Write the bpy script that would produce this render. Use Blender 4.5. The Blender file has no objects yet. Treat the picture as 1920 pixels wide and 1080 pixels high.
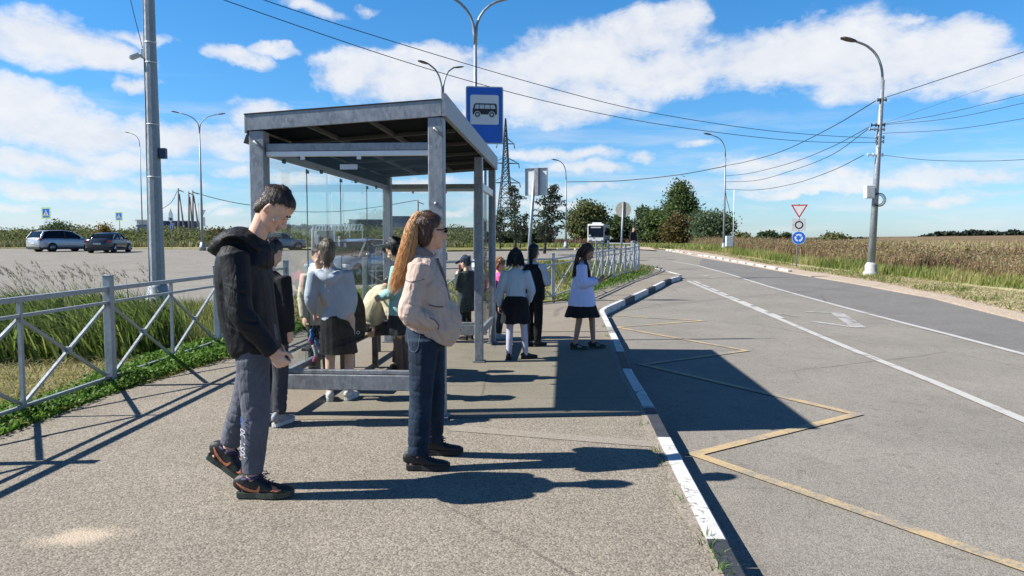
import bpy, bmesh, math, random
import numpy as np
from mathutils import Vector, Matrix, noise
from mathutils.bvhtree import BVHTree
R = math.radians
random.seed(7)
rng = np.random.default_rng(11)
SC = bpy.context.scene
COL = SC.collection

# ------------------------------------------------------------------ camera model
F_PX, CAM_H, HOR = 1400.0, 1.5, 450.0
PITCH = math.atan((540 - HOR) / F_PX)

def smooth(a, b, x):
    t = min(1, max(0, (x - a) / (b - a)))
    return t * t * (3 - 2 * t)

def hz(x, y):
    """height of the land"""
    return 0.8 * smooth(12, 65, y) - .75 * smooth(90, 240, y) * smooth(18, 70, x) + 4.6 * smooth(120, 420, y) * smooth(115, 330, x)

def ray(px, py):
    a, b = (px - 960) / F_PX, (540 - py) / F_PX
    return Vector((a, math.cos(PITCH) + b * math.sin(PITCH), -math.sin(PITCH) + b * math.cos(PITCH)))

def G(px, py, dz=0.0):
    """the point of the ground (raised by dz) that a pixel of the photograph shows"""
    d = ray(px, py)
    t = 1.0
    prev = 1.0
    while t < 4000:
        p = d * t
        if CAM_H + p.z <= hz(p.x, p.y) + dz:
            lo, hi = prev, t
            for _ in range(40):
                m = (lo + hi) / 2
                q = d * m
                if CAM_H + q.z <= hz(q.x, q.y) + dz: hi = m
                else: lo = m
            q = d * hi
            return Vector((q.x, q.y, CAM_H + q.z))
        prev = t
        t *= 1.02
    q = d * 600
    return Vector((q.x, q.y, hz(q.x, q.y) + dz))

def D(px, py, Y):
    """the point a pixel shows at distance Y"""
    d = ray(px, py)
    return Vector((0, 0, CAM_H)) + d * (Y / d.y)

# ------------------------------------------------------------------ materials
def nt(name):
    m = bpy.data.materials.new(name)
    m.use_nodes = True
    return m, m.node_tree, m.node_tree.nodes['Principled BSDF']

def N(t, kind, **kw):
    n = t.nodes.new(kind)
    for k, v in kw.items():
        if k in n.inputs.keys(): n.inputs[k].default_value = v
        else: setattr(n, k, v)
    return n

def ramp(t, stops, src=None):
    r = t.nodes.new('ShaderNodeValToRGB')
    e = r.color_ramp.elements
    while len(e) < len(stops): e.new(0.5)
    for el, (p, c) in zip(e, stops):
        el.position = p
        el.color = (*c, 1) if len(c) == 3 else c
    if src is not None: t.links.new(src, r.inputs[0])
    return r

def coords(t, scale=(1, 1, 1), obj=True):
    tc = t.nodes.new('ShaderNodeTexCoord')
    mp = t.nodes.new('ShaderNodeMapping')
    mp.inputs['Scale'].default_value = scale
    t.links.new(tc.outputs['Object'], mp.inputs['Vector'])
    return mp.outputs['Vector']

def noise_tex(t, vec, scale, detail=4, rough=.55, dist=0):
    n = t.nodes.new('ShaderNodeTexNoise')
    n.inputs['Scale'].default_value = scale
    n.inputs['Detail'].default_value = detail
    n.inputs['Roughness'].default_value = rough
    n.inputs['Distortion'].default_value = dist
    t.links.new(vec, n.inputs['Vector'])
    return n.outputs['Fac']

def bump(t, height, b, strength=.3, dist=.01):
    n = t.nodes.new('ShaderNodeBump')
    n.inputs['Strength'].default_value = strength
    n.inputs['Distance'].default_value = dist
    t.links.new(height, n.inputs['Height'])
    t.links.new(n.outputs['Normal'], b.inputs['Normal'])

def mixc(t, fac, a, b, mode='MIX'):
    n = t.nodes.new('ShaderNodeMix')
    n.data_type = 'RGBA'
    n.blend_type = mode
    for sock, v in ((0, fac), (6, a), (7, b)):
        if hasattr(v, 'is_output'): t.links.new(v, n.inputs[sock])
        elif sock == 0: n.inputs[0].default_value = v
        else: n.inputs[sock].default_value = (*v, 1)
    return n.outputs[2]

def mathn(t, op, a, b=None, c=None, clamp=False):
    n = t.nodes.new('ShaderNodeMath')
    n.operation = op
    n.use_clamp = clamp
    for i, v in enumerate((a, b, c)):
        if v is None: continue
        if hasattr(v, 'is_output'): t.links.new(v, n.inputs[i])
        else: n.inputs[i].default_value = v
    return n.outputs[0]

KC = .72
def kc(c, k=None): return tuple(x * (KC if k is None else k) for x in c)

def plain(name, col, rough=.6, metal=0, var=.12, scale=9, bmp=0, bscale=60, spec=.5, sheen=0):
    col = kc(col)
    m, t, b = nt(name)
    v = coords(t)
    f = noise_tex(t, v, scale, 5)
    dark = tuple(c * (1 - var) for c in col)
    lite = tuple(min(1, c * (1 + var)) for c in col)
    r = ramp(t, [(.3, dark), (.7, lite)], f)
    t.links.new(r.outputs[0], b.inputs['Base Color'])
    b.inputs['Roughness'].default_value = rough
    b.inputs['Metallic'].default_value = metal
    b.inputs['Specular IOR Level'].default_value = spec
    if sheen: b.inputs['Sheen Weight'].default_value = sheen
    if bmp:
        bump(t, noise_tex(t, v, bscale, 4), b, bmp, .004)
    return m

def cloth(name, col, fold=.5, weave=.15, var=.14, rough=.85, fscale=13, stretch=(1, 1, .45)):
    """fabric: soft creases plus a fine weave"""
    col = kc(col, .95)
    m, t, b = nt(name)
    v = coords(t, stretch)
    f1 = noise_tex(t, v, fscale, 3, .5, .6)
    v2 = coords(t)
    f2 = noise_tex(t, v2, 420, 2)
    f3 = noise_tex(t, v2, 6, 3)
    r = ramp(t, [(.3, tuple(c * (1 - var) for c in col)), (.7, tuple(min(1, c * (1 + var)) for c in col))], f3)
    t.links.new(r.outputs[0], b.inputs['Base Color'])
    b.inputs['Roughness'].default_value = rough
    b.inputs['Specular IOR Level'].default_value = .25
    h = mathn(t, 'MULTIPLY_ADD', f2, weave * .06, mathn(t, 'MULTIPLY', f1, 1.0))
    bump(t, h, b, fold, .03)
    return m

def leafmat(name, stops, rough=.6, trans=.25):
    """vegetation: one colour per blade or leaf from the attribute 'rnd'"""
    m, t, b = nt(name)
    a = t.nodes.new('ShaderNodeAttribute')
    a.attribute_name = 'rnd'
    r = ramp(t, [(p, kc(c)) for p, c in stops], a.outputs['Fac'])
    t.links.new(r.outputs[0], b.inputs['Base Color'])
    b.inputs['Roughness'].default_value = rough
    b.inputs['Specular IOR Level'].default_value = .3
    tr = t.nodes.new('ShaderNodeBsdfTranslucent')
    t.links.new(r.outputs[0], tr.inputs['Color'])
    mx = t.nodes.new('ShaderNodeMixShader')
    mx.inputs[0].default_value = trans
    t.links.new(b.outputs[0], mx.inputs[1])
    t.links.new(tr.outputs[0], mx.inputs[2])
    t.links.new(mx.outputs[0], t.nodes['Material Output'].inputs[0])
    return m

# ------------------------------------------------------------------ objects
def thing(name, label, cat, loc=(0, 0, 0), rz=0, group=None):
    o = bpy.data.objects.new(name, None)
    o.empty_display_size = .2
    COL.objects.link(o)
    o.location = loc
    o.rotation_euler = (0, 0, rz)
    o['label'] = label
    o['category'] = cat
    if group: o['group'] = group
    return o

def tag(o, label, cat, group=None):
    o['label'] = label
    o['category'] = cat
    if group: o['group'] = group
    return o

def structure(o):
    o['kind'] = 'structure'
    return o

def link_mesh(name, me, mats, parent=None, smooth_=False):
    o = bpy.data.objects.new(name, me)
    COL.objects.link(o)
    for m in (mats if isinstance(mats, (list, tuple)) else [mats]): me.materials.append(m)
    if smooth_:
        me.polygons.foreach_set('use_smooth', np.ones(len(me.polygons), dtype=bool))
    if parent is not None: o.parent = parent
    return o

def dup_tree(root, label=None, group=None):
    r = root.copy()
    COL.objects.link(r)
    if label: r['label'] = label
    if group: r['group'] = group
    for ch in root.children:
        c = ch.copy(); COL.objects.link(c); c.parent = r
        for g in ch.children:
            d = g.copy(); COL.objects.link(d); d.parent = c
    return r

class MB:
    """collects faces and links them as one mesh object"""
    def __init__(s): s.v, s.f, s.m, s.sm = [], [], [], []
    def add(s, verts, faces, mi=0, sm=False):
        o = len(s.v)
        s.v += [tuple(v) for v in verts]
        for f in faces:
            s.f.append([i + o for i in f]); s.m.append(mi); s.sm.append(sm)
        return s
    def box(s, c, size, rz=0, mi=0, rot=None, bev=0):
        bm = bmesh.new()
        bmesh.ops.create_cube(bm, size=1)
        for v in bm.verts: v.co = Vector((v.co.x * size[0], v.co.y * size[1], v.co.z * size[2]))
        if bev: bmesh.ops.bevel(bm, geom=list(bm.edges), offset=bev, segments=2, affect='EDGES', profile=.5)
        M = Matrix.Translation(c) @ (rot.to_4x4() if rot is not None else Matrix.Rotation(rz, 4, 'Z'))
        bm.transform(M)
        bm.verts.index_update()
        s.add([v.co[:] for v in bm.verts], [[v.index for v in f.verts] for f in bm.faces], mi)
        bm.free()
        return s
    def bar(s, p, q, w, h=None, mi=0, up=(0, 0, 1), bev=0):
        """a square bar from p to q"""
        p, q = Vector(p), Vector(q)
        d = q - p
        L = d.length
        y = d.normalized()
        u = Vector(up)
        if abs(y.dot(u)) > .97: u = Vector((0, 1, 0)) if abs(y.y) < .9 else Vector((1, 0, 0))
        x = y.cross(u).normalized()
        z = x.cross(y)
        rot = Matrix((x, y, z)).transposed()
        return s.box((p + q) / 2, (w, L, h or w), mi=mi, rot=rot, bev=bev)
    def tube(s, path, r, n=8, mi=0, caps=True):
        P = [Vector(p) for p in path]
        rr = r if isinstance(r, (list, tuple)) else [r] * len(P)
        rings = []
        ref = None
        for i, p in enumerate(P):
            t = (P[min(i + 1, len(P) - 1)] - P[max(i - 1, 0)]).normalized()
            if ref is None:
                ref = Vector((1, 0, 0)) if abs(t.x) < .8 else Vector((0, 1, 0))
            a = (ref - t * ref.dot(t)).normalized()
            ref = a
            b = t.cross(a)
            rings.append([p + (a * math.cos(k * 2 * math.pi / n) + b * math.sin(k * 2 * math.pi / n)) * rr[i] for k in range(n)])
        vs = [v for ring in rings for v in ring]
        fs = [[i * n + k, i * n + (k + 1) % n, (i + 1) * n + (k + 1) % n, (i + 1) * n + k] for i in range(len(P) - 1) for k in range(n)]
        if caps:
            fs += [list(range(n))[::-1], [(len(P) - 1) * n + k for k in range(n)]]
        return s.add(vs, fs, mi, True)
    def prism(s, poly, axis, d0, d1, mi=0):
        """polygon given in the two other axes, extruded along axis"""
        def P(u, v, d):
            return {'x': (d, u, v), 'y': (u, d, v), 'z': (u, v, d)}[axis]
        n = len(poly)
        vs = [P(u, v, d0) for u, v in poly] + [P(u, v, d1) for u, v in poly]
        fs = [[i, (i + 1) % n, n + (i + 1) % n, n + i] for i in range(n)] + [list(range(n))[::-1], list(range(n, 2 * n))]
        return s.add(vs, fs, mi)
    def ellipsoid(s, c, r, mi=0, nu=14, nv=9):
        vs, fs = [], []
        for j in range(nv + 1):
            th = math.pi * j / nv
            for i in range(nu):
                ph = 2 * math.pi * i / nu
                vs.append((c[0] + r[0] * math.sin(th) * math.cos(ph), c[1] + r[1] * math.sin(th) * math.sin(ph), c[2] + r[2] * math.cos(th)))
        for j in range(nv):
            for i in range(nu):
                fs.append([j * nu + i, (j + 1) * nu + i, (j + 1) * nu + (i + 1) % nu, j * nu + (i + 1) % nu])
        return s.add(vs, fs, mi, True)
    def build(s, name, mats, parent=None, smooth_=None, bev=0):
        me = bpy.data.meshes.new(name)
        me.from_pydata(s.v, [], s.f)
        me.polygons.foreach_set('material_index', s.m)
        bm = bmesh.new(); bm.from_mesh(me)
        bmesh.ops.recalc_face_normals(bm, faces=bm.faces)
        bm.to_mesh(me); bm.free()
        o = link_mesh(name, me, mats, parent)
        sm = s.sm if smooth_ is None else [smooth_] * len(s.f)
        me.polygons.foreach_set('use_smooth', sm)
        return o

def sheet(name, poly, dz, mat, step=3.0, skirt=.25, hf=None):
    """a polygon laid on the land, cut into strips that follow it, with a skirt"""
    bm = bmesh.new()
    vs = [bm.verts.new((p[0], p[1], 0)) for p in poly]
    bm.faces.new(vs)
    bmesh.ops.triangulate(bm, faces=bm.faces[:])
    for ax in (1, 0):
        lo, hi = min(p[ax] for p in poly), max(p[ax] for p in poly)
        st = step if hi - lo < 130 else (hi - lo) / 45
        if ax == 0: st = max(st, 12)
        k = lo + st
        while k < hi:
            co = Vector((0, k, 0)) if ax == 1 else Vector((k, 0, 0))
            no = Vector((0, 1, 0)) if ax == 1 else Vector((1, 0, 0))
            bmesh.ops.bisect_plane(bm, geom=bm.verts[:] + bm.edges[:] + bm.faces[:], plane_co=co, plane_no=no, dist=1e-5)
            k += st
    for f in bm.faces:
        if f.normal.z < 0: f.normal_flip()
    for v in bm.verts: v.co.z = hz(v.co.x, v.co.y) + (dz if hf is None else dz + hf(v.co.x, v.co.y))
    if skirt:
        be = [e for e in bm.edges if len(e.link_faces) == 1]
        ret = bmesh.ops.extrude_edge_only(bm, edges=be)
        for g in ret['geom']:
            if isinstance(g, bmesh.types.BMVert): g.co.z -= skirt
    bmesh.ops.recalc_face_normals(bm, faces=bm.faces)
    me = bpy.data.meshes.new(name)
    bm.to_mesh(me); bm.free()
    up = np.zeros(len(me.polygons) * 3); me.polygons.foreach_get('normal', up)
    if up[2::3].sum() < 0: me.flip_normals()
    o = link_mesh(name, me, mat)
    return structure(o)

def ribbon(pts, w, dz, left=0.5):
    """offset a polyline into a band polygon strip list of quads (for paint)"""
    P = [Vector((p[0], p[1])) for p in pts]
    quads = []
    L, Rr = [], []
    for i, p in enumerate(P):
        a = (P[i] - P[i - 1]).normalized() if i > 0 else None
        b = (P[i + 1] - P[i]).normalized() if i < len(P) - 1 else None
        t = ((a or b) + (b or a)).normalized()
        n = Vector((-t.y, t.x))
        k = 1.0
        if a is not None and b is not None: k = 1 / max(.25, n.dot(Vector((-a.y, a.x))))
        L.append(p + n * w * left * k)
        Rr.append(p - n * w * (1 - left) * k)
    return L, Rr

def paint(name, lines, w, dz, mat, sub=1.5):
    """painted lines lying on the road as thin sheets"""
    mb = MB()
    for pts in lines:
        Q = []
        for i in range(len(pts) - 1):
            a, b = Vector(pts[i][:2]), Vector(pts[i + 1][:2])
            n = max(1, int((b - a).length / sub))
            Q += [a.lerp(b, k / n) for k in range(n)]
        Q.append(Vector(pts[-1][:2]))
        L, Rr = ribbon(Q, w, dz)
        vs = [(p.x, p.y, hz(p.x, p.y) + dz) for p in L] + [(p.x, p.y, hz(p.x, p.y) + dz) for p in Rr]
        n = len(Q)
        mb.add(vs, [[i, i + 1, n + i + 1, n + i] for i in range(n - 1)])
    o = mb.build(name, mat)
    return structure(o)

def catmull(pts, n=8):
    P = [Vector(p) for p in pts]
    P = [P[0] * 2 - P[1]] + P + [P[-1] * 2 - P[-2]]
    out = []
    for i in range(1, len(P) - 2):
        for k in range(n):
            t = k / n
            a, b, c, d = P[i - 1], P[i], P[i + 1], P[i + 2]
            out.append(.5 * ((2 * b) + (c - a) * t + (2 * a - 5 * b + 4 * c - d) * t * t + (3 * b - a - 3 * c + d) * t ** 3))
    out.append(P[-2])
    return out

# ------------------------------------------------------------------ plants as raw arrays
def blades(name, base, h, w, lean, mat, droop=.35, seed=1, kind='stuff', parent=None, patch=0.0):
    """base Nx3, h N, w N, lean Nx2 (tip offset as a share of height)"""
    g = np.random.default_rng(seed)
    n = len(base)
    ang = g.uniform(0, 2 * np.pi, n)
    d = np.stack([np.cos(ang), np.sin(ang), np.zeros(n)], 1) * w[:, None] * .5
    l3 = np.concatenate([lean * h[:, None], np.zeros((n, 1))], 1)
    up = np.zeros((n, 3)); up[:, 2] = h
    mid = base + up * .55 + l3 * .3
    tip = base + up * (1 - droop * .3 * np.abs(lean).sum(1)[:, None]) + l3
    V = np.empty((n, 5, 3))
    V[:, 0] = base - d; V[:, 1] = base + d
    V[:, 2] = mid + d * .8; V[:, 3] = mid - d * .8
    V[:, 4] = tip
    V = V.reshape(-1, 3)
    idx = np.arange(n)[:, None] * 5
    quads = idx + np.array([[0, 1, 2, 3]])
    tris = idx + np.array([[3, 2, 4]])
    me = bpy.data.meshes.new(name)
    me.vertices.add(n * 5)
    me.vertices.foreach_set('co', V.ravel())
    loops = np.concatenate([quads, tris], 1)          # 7 per blade
    me.loops.add(n * 7)
    me.loops.foreach_set('vertex_index', loops.ravel().astype(np.int32))
    me.polygons.add(n * 2)
    st = (np.arange(n)[:, None] * 7 + np.array([[0, 4]])).ravel()
    tot = np.tile(np.array([4, 3]), n)
    me.polygons.foreach_set('loop_start', st.astype(np.int32))
    me.polygons.foreach_set('loop_total', tot.astype(np.int32))
    me.update(calc_edges=True)
    at = me.attributes.new('rnd', 'FLOAT', 'POINT')
    rv = g.uniform(0, 1, n)
    if patch: rv = np.clip(rv * .55 + (patchy(base, patch, seed) - .5) * 1.5 + .25, 0, 1)
    at.data.foreach_set('value', np.repeat(rv, 5))
    o = link_mesh(name, me, mat, parent)
    if parent is None or kind == 'stuff': o['kind'] = 'stuff'
    return o

def leaf_cloud(name, cen, size, mat, seed=1, parent=None, flat=0.0, rnd=None, aspect=1.6):
    """N small leaf quads with random orientation"""
    g = np.random.default_rng(seed)
    n = len(cen)
    a = g.normal(size=(n, 3)); a[:, 2] *= (1 - flat)
    a /= np.linalg.norm(a, axis=1)[:, None] + 1e-9
    b = g.normal(size=(n, 3)); b[:, 2] *= (1 - flat)
    b -= a * (a * b).sum(1)[:, None]
    b /= np.linalg.norm(b, axis=1)[:, None] + 1e-9
    s = (size * g.uniform(.6, 1.3, n))[:, None] if np.isscalar(size) else size[:, None]
    V = np.empty((n, 4, 3))
    V[:, 0] = cen - a * s * aspect * .5
    V[:, 1] = cen + b * s * .5
    V[:, 2] = cen + a * s * aspect * .5
    V[:, 3] = cen - b * s * .5
    me = bpy.data.meshes.new(name)
    me.vertices.add(n * 4)
    me.vertices.foreach_set('co', V.ravel())
    me.loops.add(n * 4)
    me.loops.foreach_set('vertex_index', np.arange(n * 4, dtype=np.int32))
    me.polygons.add(n)
    me.polygons.foreach_set('loop_start', np.arange(n, dtype=np.int32) * 4)
    me.polygons.foreach_set('loop_total', np.full(n, 4, dtype=np.int32))
    me.update(calc_edges=True)
    at = me.attributes.new('rnd', 'FLOAT', 'POINT')
    at.data.foreach_set('value', np.repeat(g.uniform(0, 1, n) if rnd is None else rnd, 4))
    return link_mesh(name, me, mat, parent)

def in_poly(P, poly):
    x, y = P[:, 0], P[:, 1]
    inside = np.zeros(len(P), bool)
    n = len(poly)
    for i in range(n):
        x0, y0 = poly[i][:2]; x1, y1 = poly[(i + 1) % n][:2]
        c = ((y0 > y) != (y1 > y)) & (x < (x1 - x0) * (y - y0) / (y1 - y0 + 1e-12) + x0)
        inside ^= c
    return inside

def scatter(poly, n, seed=1, dz=0.0):
    g = np.random.default_rng(seed)
    xs = [p[0] for p in poly]; ys = [p[1] for p in poly]
    out = []
    got = 0
    while got < n:
        P = np.stack([g.uniform(min(xs), max(xs), n), g.uniform(min(ys), max(ys), n)], 1)
        P = P[in_poly(P, poly)]
        out.append(P); got += len(P)
    P = np.concatenate(out)[:n]
    z = np.array([hz(a, b) for a, b in P]) + dz
    return np.concatenate([P, z[:, None]], 1)

def patchy(P, scale, seed=0):
    """smooth 0..1 value per point, for clumps"""
    return np.array([noise.noise(Vector((p[0] / scale + seed * 7.1, p[1] / scale, seed * 3.3))) for p in P]) * .5 + .5
# ================================================================== GROUND
def aggregate(name, c0, c1, c2, vscale, bumpd=.004, sand=None, cracks=True, big=.35, bstr=.6, gain=.67, oil=0.0):
    c0, c1, c2 = kc(c0, gain), kc(c1, gain), kc(c2, gain)
    m, t, b = nt(name)
    v = coords(t)
    vo = t.nodes.new('ShaderNodeTexVoronoi'); vo.inputs['Scale'].default_value = vscale
    t.links.new(v, vo.inputs['Vector'])
    sep = t.nodes.new('ShaderNodeSeparateColor'); t.links.new(vo.outputs['Color'], sep.inputs[0])
    f0 = noise_tex(t, v, vscale * .45, 3)
    k = mathn(t, 'MULTIPLY_ADD', f0, .5, mathn(t, 'MULTIPLY', sep.outputs[0], .62))
    r = ramp(t, [(.22, c0), (.52, c1), (.86, c2)], k)
    f1 = noise_tex(t, v, .55, 5, .6, .4)
    f2 = noise_tex(t, v, 3.1, 4)
    shade = ramp(t, [(.28, (1 - big,) * 3), (.72, (1.0, 1.0, 1.0))], mathn(t, 'MULTIPLY_ADD', f2, .35, mathn(t, 'MULTIPLY', f1, .65)))
    col = mixc(t, 1.0, r.outputs[0], shade.outputs[0], 'MULTIPLY')
    if cracks:
        vc = t.nodes.new('ShaderNodeTexVoronoi'); vc.feature = 'DISTANCE_TO_EDGE'; vc.inputs['Scale'].default_value = .27
        mp = t.nodes.new('ShaderNodeMix'); mp.data_type = 'VECTOR'; mp.inputs[0].default_value = .10
        nz = t.nodes.new('ShaderNodeTexNoise'); nz.inputs['Scale'].default_value = 1.6; nz.inputs['Detail'].default_value = 6
        t.links.new(v, nz.inputs['Vector'])
        t.links.new(v, mp.inputs[4]); t.links.new(nz.outputs['Color'], mp.inputs[5])
        t.links.new(mp.outputs[1], vc.inputs['Vector'])
        cm = ramp(t, [(0.0, (1, 1, 1)), (.0022, (0, 0, 0))], vc.outputs['Distance'])
        gate = ramp(t, [(.47, (0, 0, 0)), (.55, (1, 1, 1))], noise_tex(t, v, .23, 2))
        cf = mathn(t, 'MULTIPLY', mathn(t, 'MULTIPLY', cm.outputs[0], gate.outputs[0]), .55)
        col = mixc(t, cf, col, tuple(c * .35 for c in c0))
    if oil:
        ov = coords(t, (1, .35, 1))
        o1 = ramp(t, [(.60, (0, 0, 0)), (.74, (1, 1, 1))], noise_tex(t, ov, 2.6, 6, .6, .3))
        o2 = ramp(t, [(.60, (0, 0, 0)), (.68, (1, 1, 1))], noise_tex(t, v, 7.5, 3))
        of = mathn(t, 'MULTIPLY', mathn(t, 'MAXIMUM', mathn(t, 'MULTIPLY', o1.outputs[0], .55), mathn(t, 'MULTIPLY', o2.outputs[0], .6)), oil)
        col = mixc(t, of, col, kc(c0, .6))
    if sand:
        # a spill of pale sand with its own ragged shape
        for (sx, sy, rx, ry, rot) in sand:
            mpn = t.nodes.new('ShaderNodeMapping'); mpn.vector_type = 'TEXTURE'
            mpn.inputs['Location'].default_value = (sx, sy, 0)
            mpn.inputs['Rotation'].default_value = (0, 0, rot)
            mpn.inputs['Scale'].default_value = (rx, ry, 50)
            t.links.new(v, mpn.inputs['Vector'])
            ln = t.nodes.new('ShaderNodeVectorMath'); ln.operation = 'LENGTH'; t.links.new(mpn.outputs[0], ln.inputs[0])
            e = mathn(t, 'MULTIPLY_ADD', noise_tex(t, v, 7, 5), .9, ln.outputs['Value'])
            e2 = mathn(t, 'MULTIPLY_ADD', sep.outputs[1], .35, e)
            mk = ramp(t, [(.95, (1, 1, 1)), (1.5, (0, 0, 0))], e2)
            mk.color_ramp.elements[0].position = .62; mk.color_ramp.elements[1].position = .98
            e3 = mathn(t, 'MULTIPLY', e2, .62)
            t.links.new(e3, mk.inputs[0])
            col = mixc(t, mathn(t, 'MULTIPLY', mk.outputs[0], .9), col, (.44, .36, .27))
    t.links.new(col, b.inputs['Base Color'])
    b.inputs['Roughness'].default_value = .9
    b.inputs['Specular IOR Level'].default_value = .25
    hgt = mathn(t, 'SUBTRACT', 1.0, vo.outputs['Distance'])
    bump(t, mathn(t, 'MULTIPLY_ADD', f0, .8, hgt), b, bstr, bumpd)
    return m

s1 = G(150, 1003)
M_WALK = aggregate('walk_asphalt', (.225, .193, .15), (.36, .314, .25), (.51, .45, .365), 95, .005, big=.28,
                   sand=[(s1.x, s1.y, .26, .15, .25)])
M_PAD = aggregate('pad_asphalt', (.265, .215, .16), (.37, .312, .238), (.44, .38, .30), 130, .003, big=.28, bstr=.3)
M_ROAD = aggregate('road_asphalt', (.225, .20, .166), (.325, .296, .252), (.42, .39, .34), 120, .005, big=.30, bstr=.5, gain=.74, oil=.55)
M_LANE = aggregate('dark_asphalt', (.135, .126, .115), (.225, .212, .195), (.31, .295, .275), 120, .005, big=.28, bstr=.5, oil=.55, gain=.78)
M_SANDY = aggregate('sandy_dirt', (.30, .23, .17), (.44, .35, .265), (.56, .46, .36), 40, .01, cracks=False, big=.2, gain=.95)
M_STRIP = aggregate('patched_joint', (.30, .26, .21), (.40, .35, .29), (.47, .42, .35), 120, .002, cracks=False, big=.15, bstr=.2)

def soil(name, stops, scale=.6):
    m, t, b = nt(name)
    v = coords(t)
    f = mathn(t, 'MULTIPLY_ADD', noise_tex(t, v, scale * 9, 6), .5, mathn(t, 'MULTIPLY', noise_tex(t, v, scale, 5), .5))
    r = ramp(t, [(p, kc(c)) for p, c in stops], f)
    t.links.new(r.outputs[0], b.inputs['Base Color'])
    b.inputs['Roughness'].default_value = 1
    b.inputs['Specular IOR Level'].default_value = .1
    bump(t, noise_tex(t, v, 30, 6), b, .8, .04)
    return m
M_TURF = soil('turf_soil', [(.34, (.10, .12, .03)), (.46, (.20, .20, .06)), (.56, (.34, .29, .13)), (.68, (.18, .21, .055))])
M_HAY = soil('mown_hay', [(.32, (.28, .27, .11)), (.45, (.48, .44, .22)), (.56, (.62, .55, .33)), (.7, (.38, .39, .15))], 1.1)
M_MEADOW = soil('meadow', [(.3, (.16, .11, .055)), (.45, (.20, .15, .08)), (.6, (.26, .18, .115)), (.75, (.13, .13, .05))], .03)

# land out to the horizon
def grid_axis(near, far, n1, n2):
    a = np.linspace(-near, near, n1)
    b = np.geomspace(near * 1.15, far, n2)
    return np.concatenate([-b[::-1], a, b])
gx, gy = grid_axis(60, 4000, 41, 34), grid_axis(90, 4000, 61, 34)
gv = [(x, y, hz(x, y) - .24) for y in gy for x in gx]
W = len(gx)
gf = [[j * W + i, j * W + i + 1, (j + 1) * W + i + 1, (j + 1) * W + i] for j in range(len(gy) - 1) for i in range(W - 1)]
me = bpy.data.meshes.new('terrain'); me.from_pydata(gv, [], gf)
structure(link_mesh('terrain', me, M_MEADOW, smooth_=True))

ROAD_Z, WALK_Z = -.15, 0.0
# right-hand edge of the carriageway
edge_r = [G(x, y, ROAD_Z) for x, y in ((1920, 603), (1750, 560), (1600, 532), (1480, 512), (1400, 497), (1320, 484), (1262, 473))]
d0 = (edge_r[0] - edge_r[1]); d0.z = 0
near_r = [edge_r[0] + d0 * k for k in (3.2, 2, 1)]
far_e = [G(x, y, ROAD_Z) for x, y in ((1238, 468), (1180, 467), (1090, 468.5), (1000, 470), (900, 471), (838, 472), (700, 470), (480, 468), (200, 467), (0, 466.5), (-500, 466))]
road_poly = [(-70, -14), (near_r[0].x, -14)] + [(p.x, p.y) for p in near_r + edge_r + far_e] + [(-100, far_e[-1].y)]
sheet('road', road_poly, ROAD_Z, M_ROAD, step=3)
# the darker outer lane beyond the edge line
lineB = [G(x, y, ROAD_Z) for x, y in ((1920, 665), (1780, 628), (1640, 592), (1540, 565), (1440, 537), (1370, 515), (1310, 498.5), (1262, 490.5), (1215, 487.2), (1180, 486))]
dB = lineB[0] - lineB[1]
lineB = [lineB[0] + dB * 4, lineB[0] + dB * 2] + lineB
lane = [(p.x, p.y) for p in lineB[:-3]] + [(p.x - .1, p.y) for p in reversed(edge_r[:-1])] + [(p.x - .1, p.y) for p in reversed(near_r)]
sheet('road_lane', lane, ROAD_Z + .004, M_LANE, skirt=0)

# kerb line of the bus bay (outer top edge)
kerb_px = [(1400, 1076), (1285, 868), (1232, 770), (1187, 697), (1163, 640), (1133, 582)]
kerb_a = [G(x, y) for x, y in kerb_px]
kdir = Vector((.073, 1, 0)).normalized()
kerb_a = [kerb_a[0] - kdir * 15] + kerb_a
for p in kerb_a: p.z = 0
kerb_b = [G(x, y) for x, y in ((1139, 577), (1170, 563), (1205, 547), (1232, 535), (1254, 524), (1276, 518))]
kerb_c = [G(x, y) for x, y in ((1279, 515.5), (1263, 511), (1240, 504.5), (1212, 500), (1196, 497))]
kerb_line = kerb_a + kerb_b + kerb_c
fence_main = [(-4.22, -.6), (-4.2, 2.13), (-4.17, 4.9), (-4.15, 7.66), (-4.13, 10.43), (-4.0, 13.2)]
fr = [G(x, y) for x, y in ((1037, 561), (1104, 537), (1129, 528), (1151, 522), (1172, 515.5), (1189, 510.5), (1197, 507))]
fence_right = [(-3.0, 15.2), (-.95, 16.6)] + [(p.x, p.y) for p in fr]
fence_ret = [(p.x, p.y) for p in (G(1197, 507), G(1187, 497), G(1140, 495.5), G(1117, 496))]
walk_left = [(-3.97, -14), (-3.95, 5), (-3.92, 7.2), (-3.6, 9.6), (-3.5, 13.0), (-2.6, 14.6), (-.6, 16.2)] + [(p.x + .38, p.y - .25) for p in fr]
inner = []
L_, R_ = ribbon([(p.x, p.y) for p in kerb_line], .105, 0, left=1.0)
for p in L_: inner.append((p.x, p.y))
walk_poly = walk_left + [(G(1198, 500).x, G(1198, 500).y)] + inner[::-1]
sheet('pavement', walk_poly, WALK_Z - .008, M_WALK, step=2.5)
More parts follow.
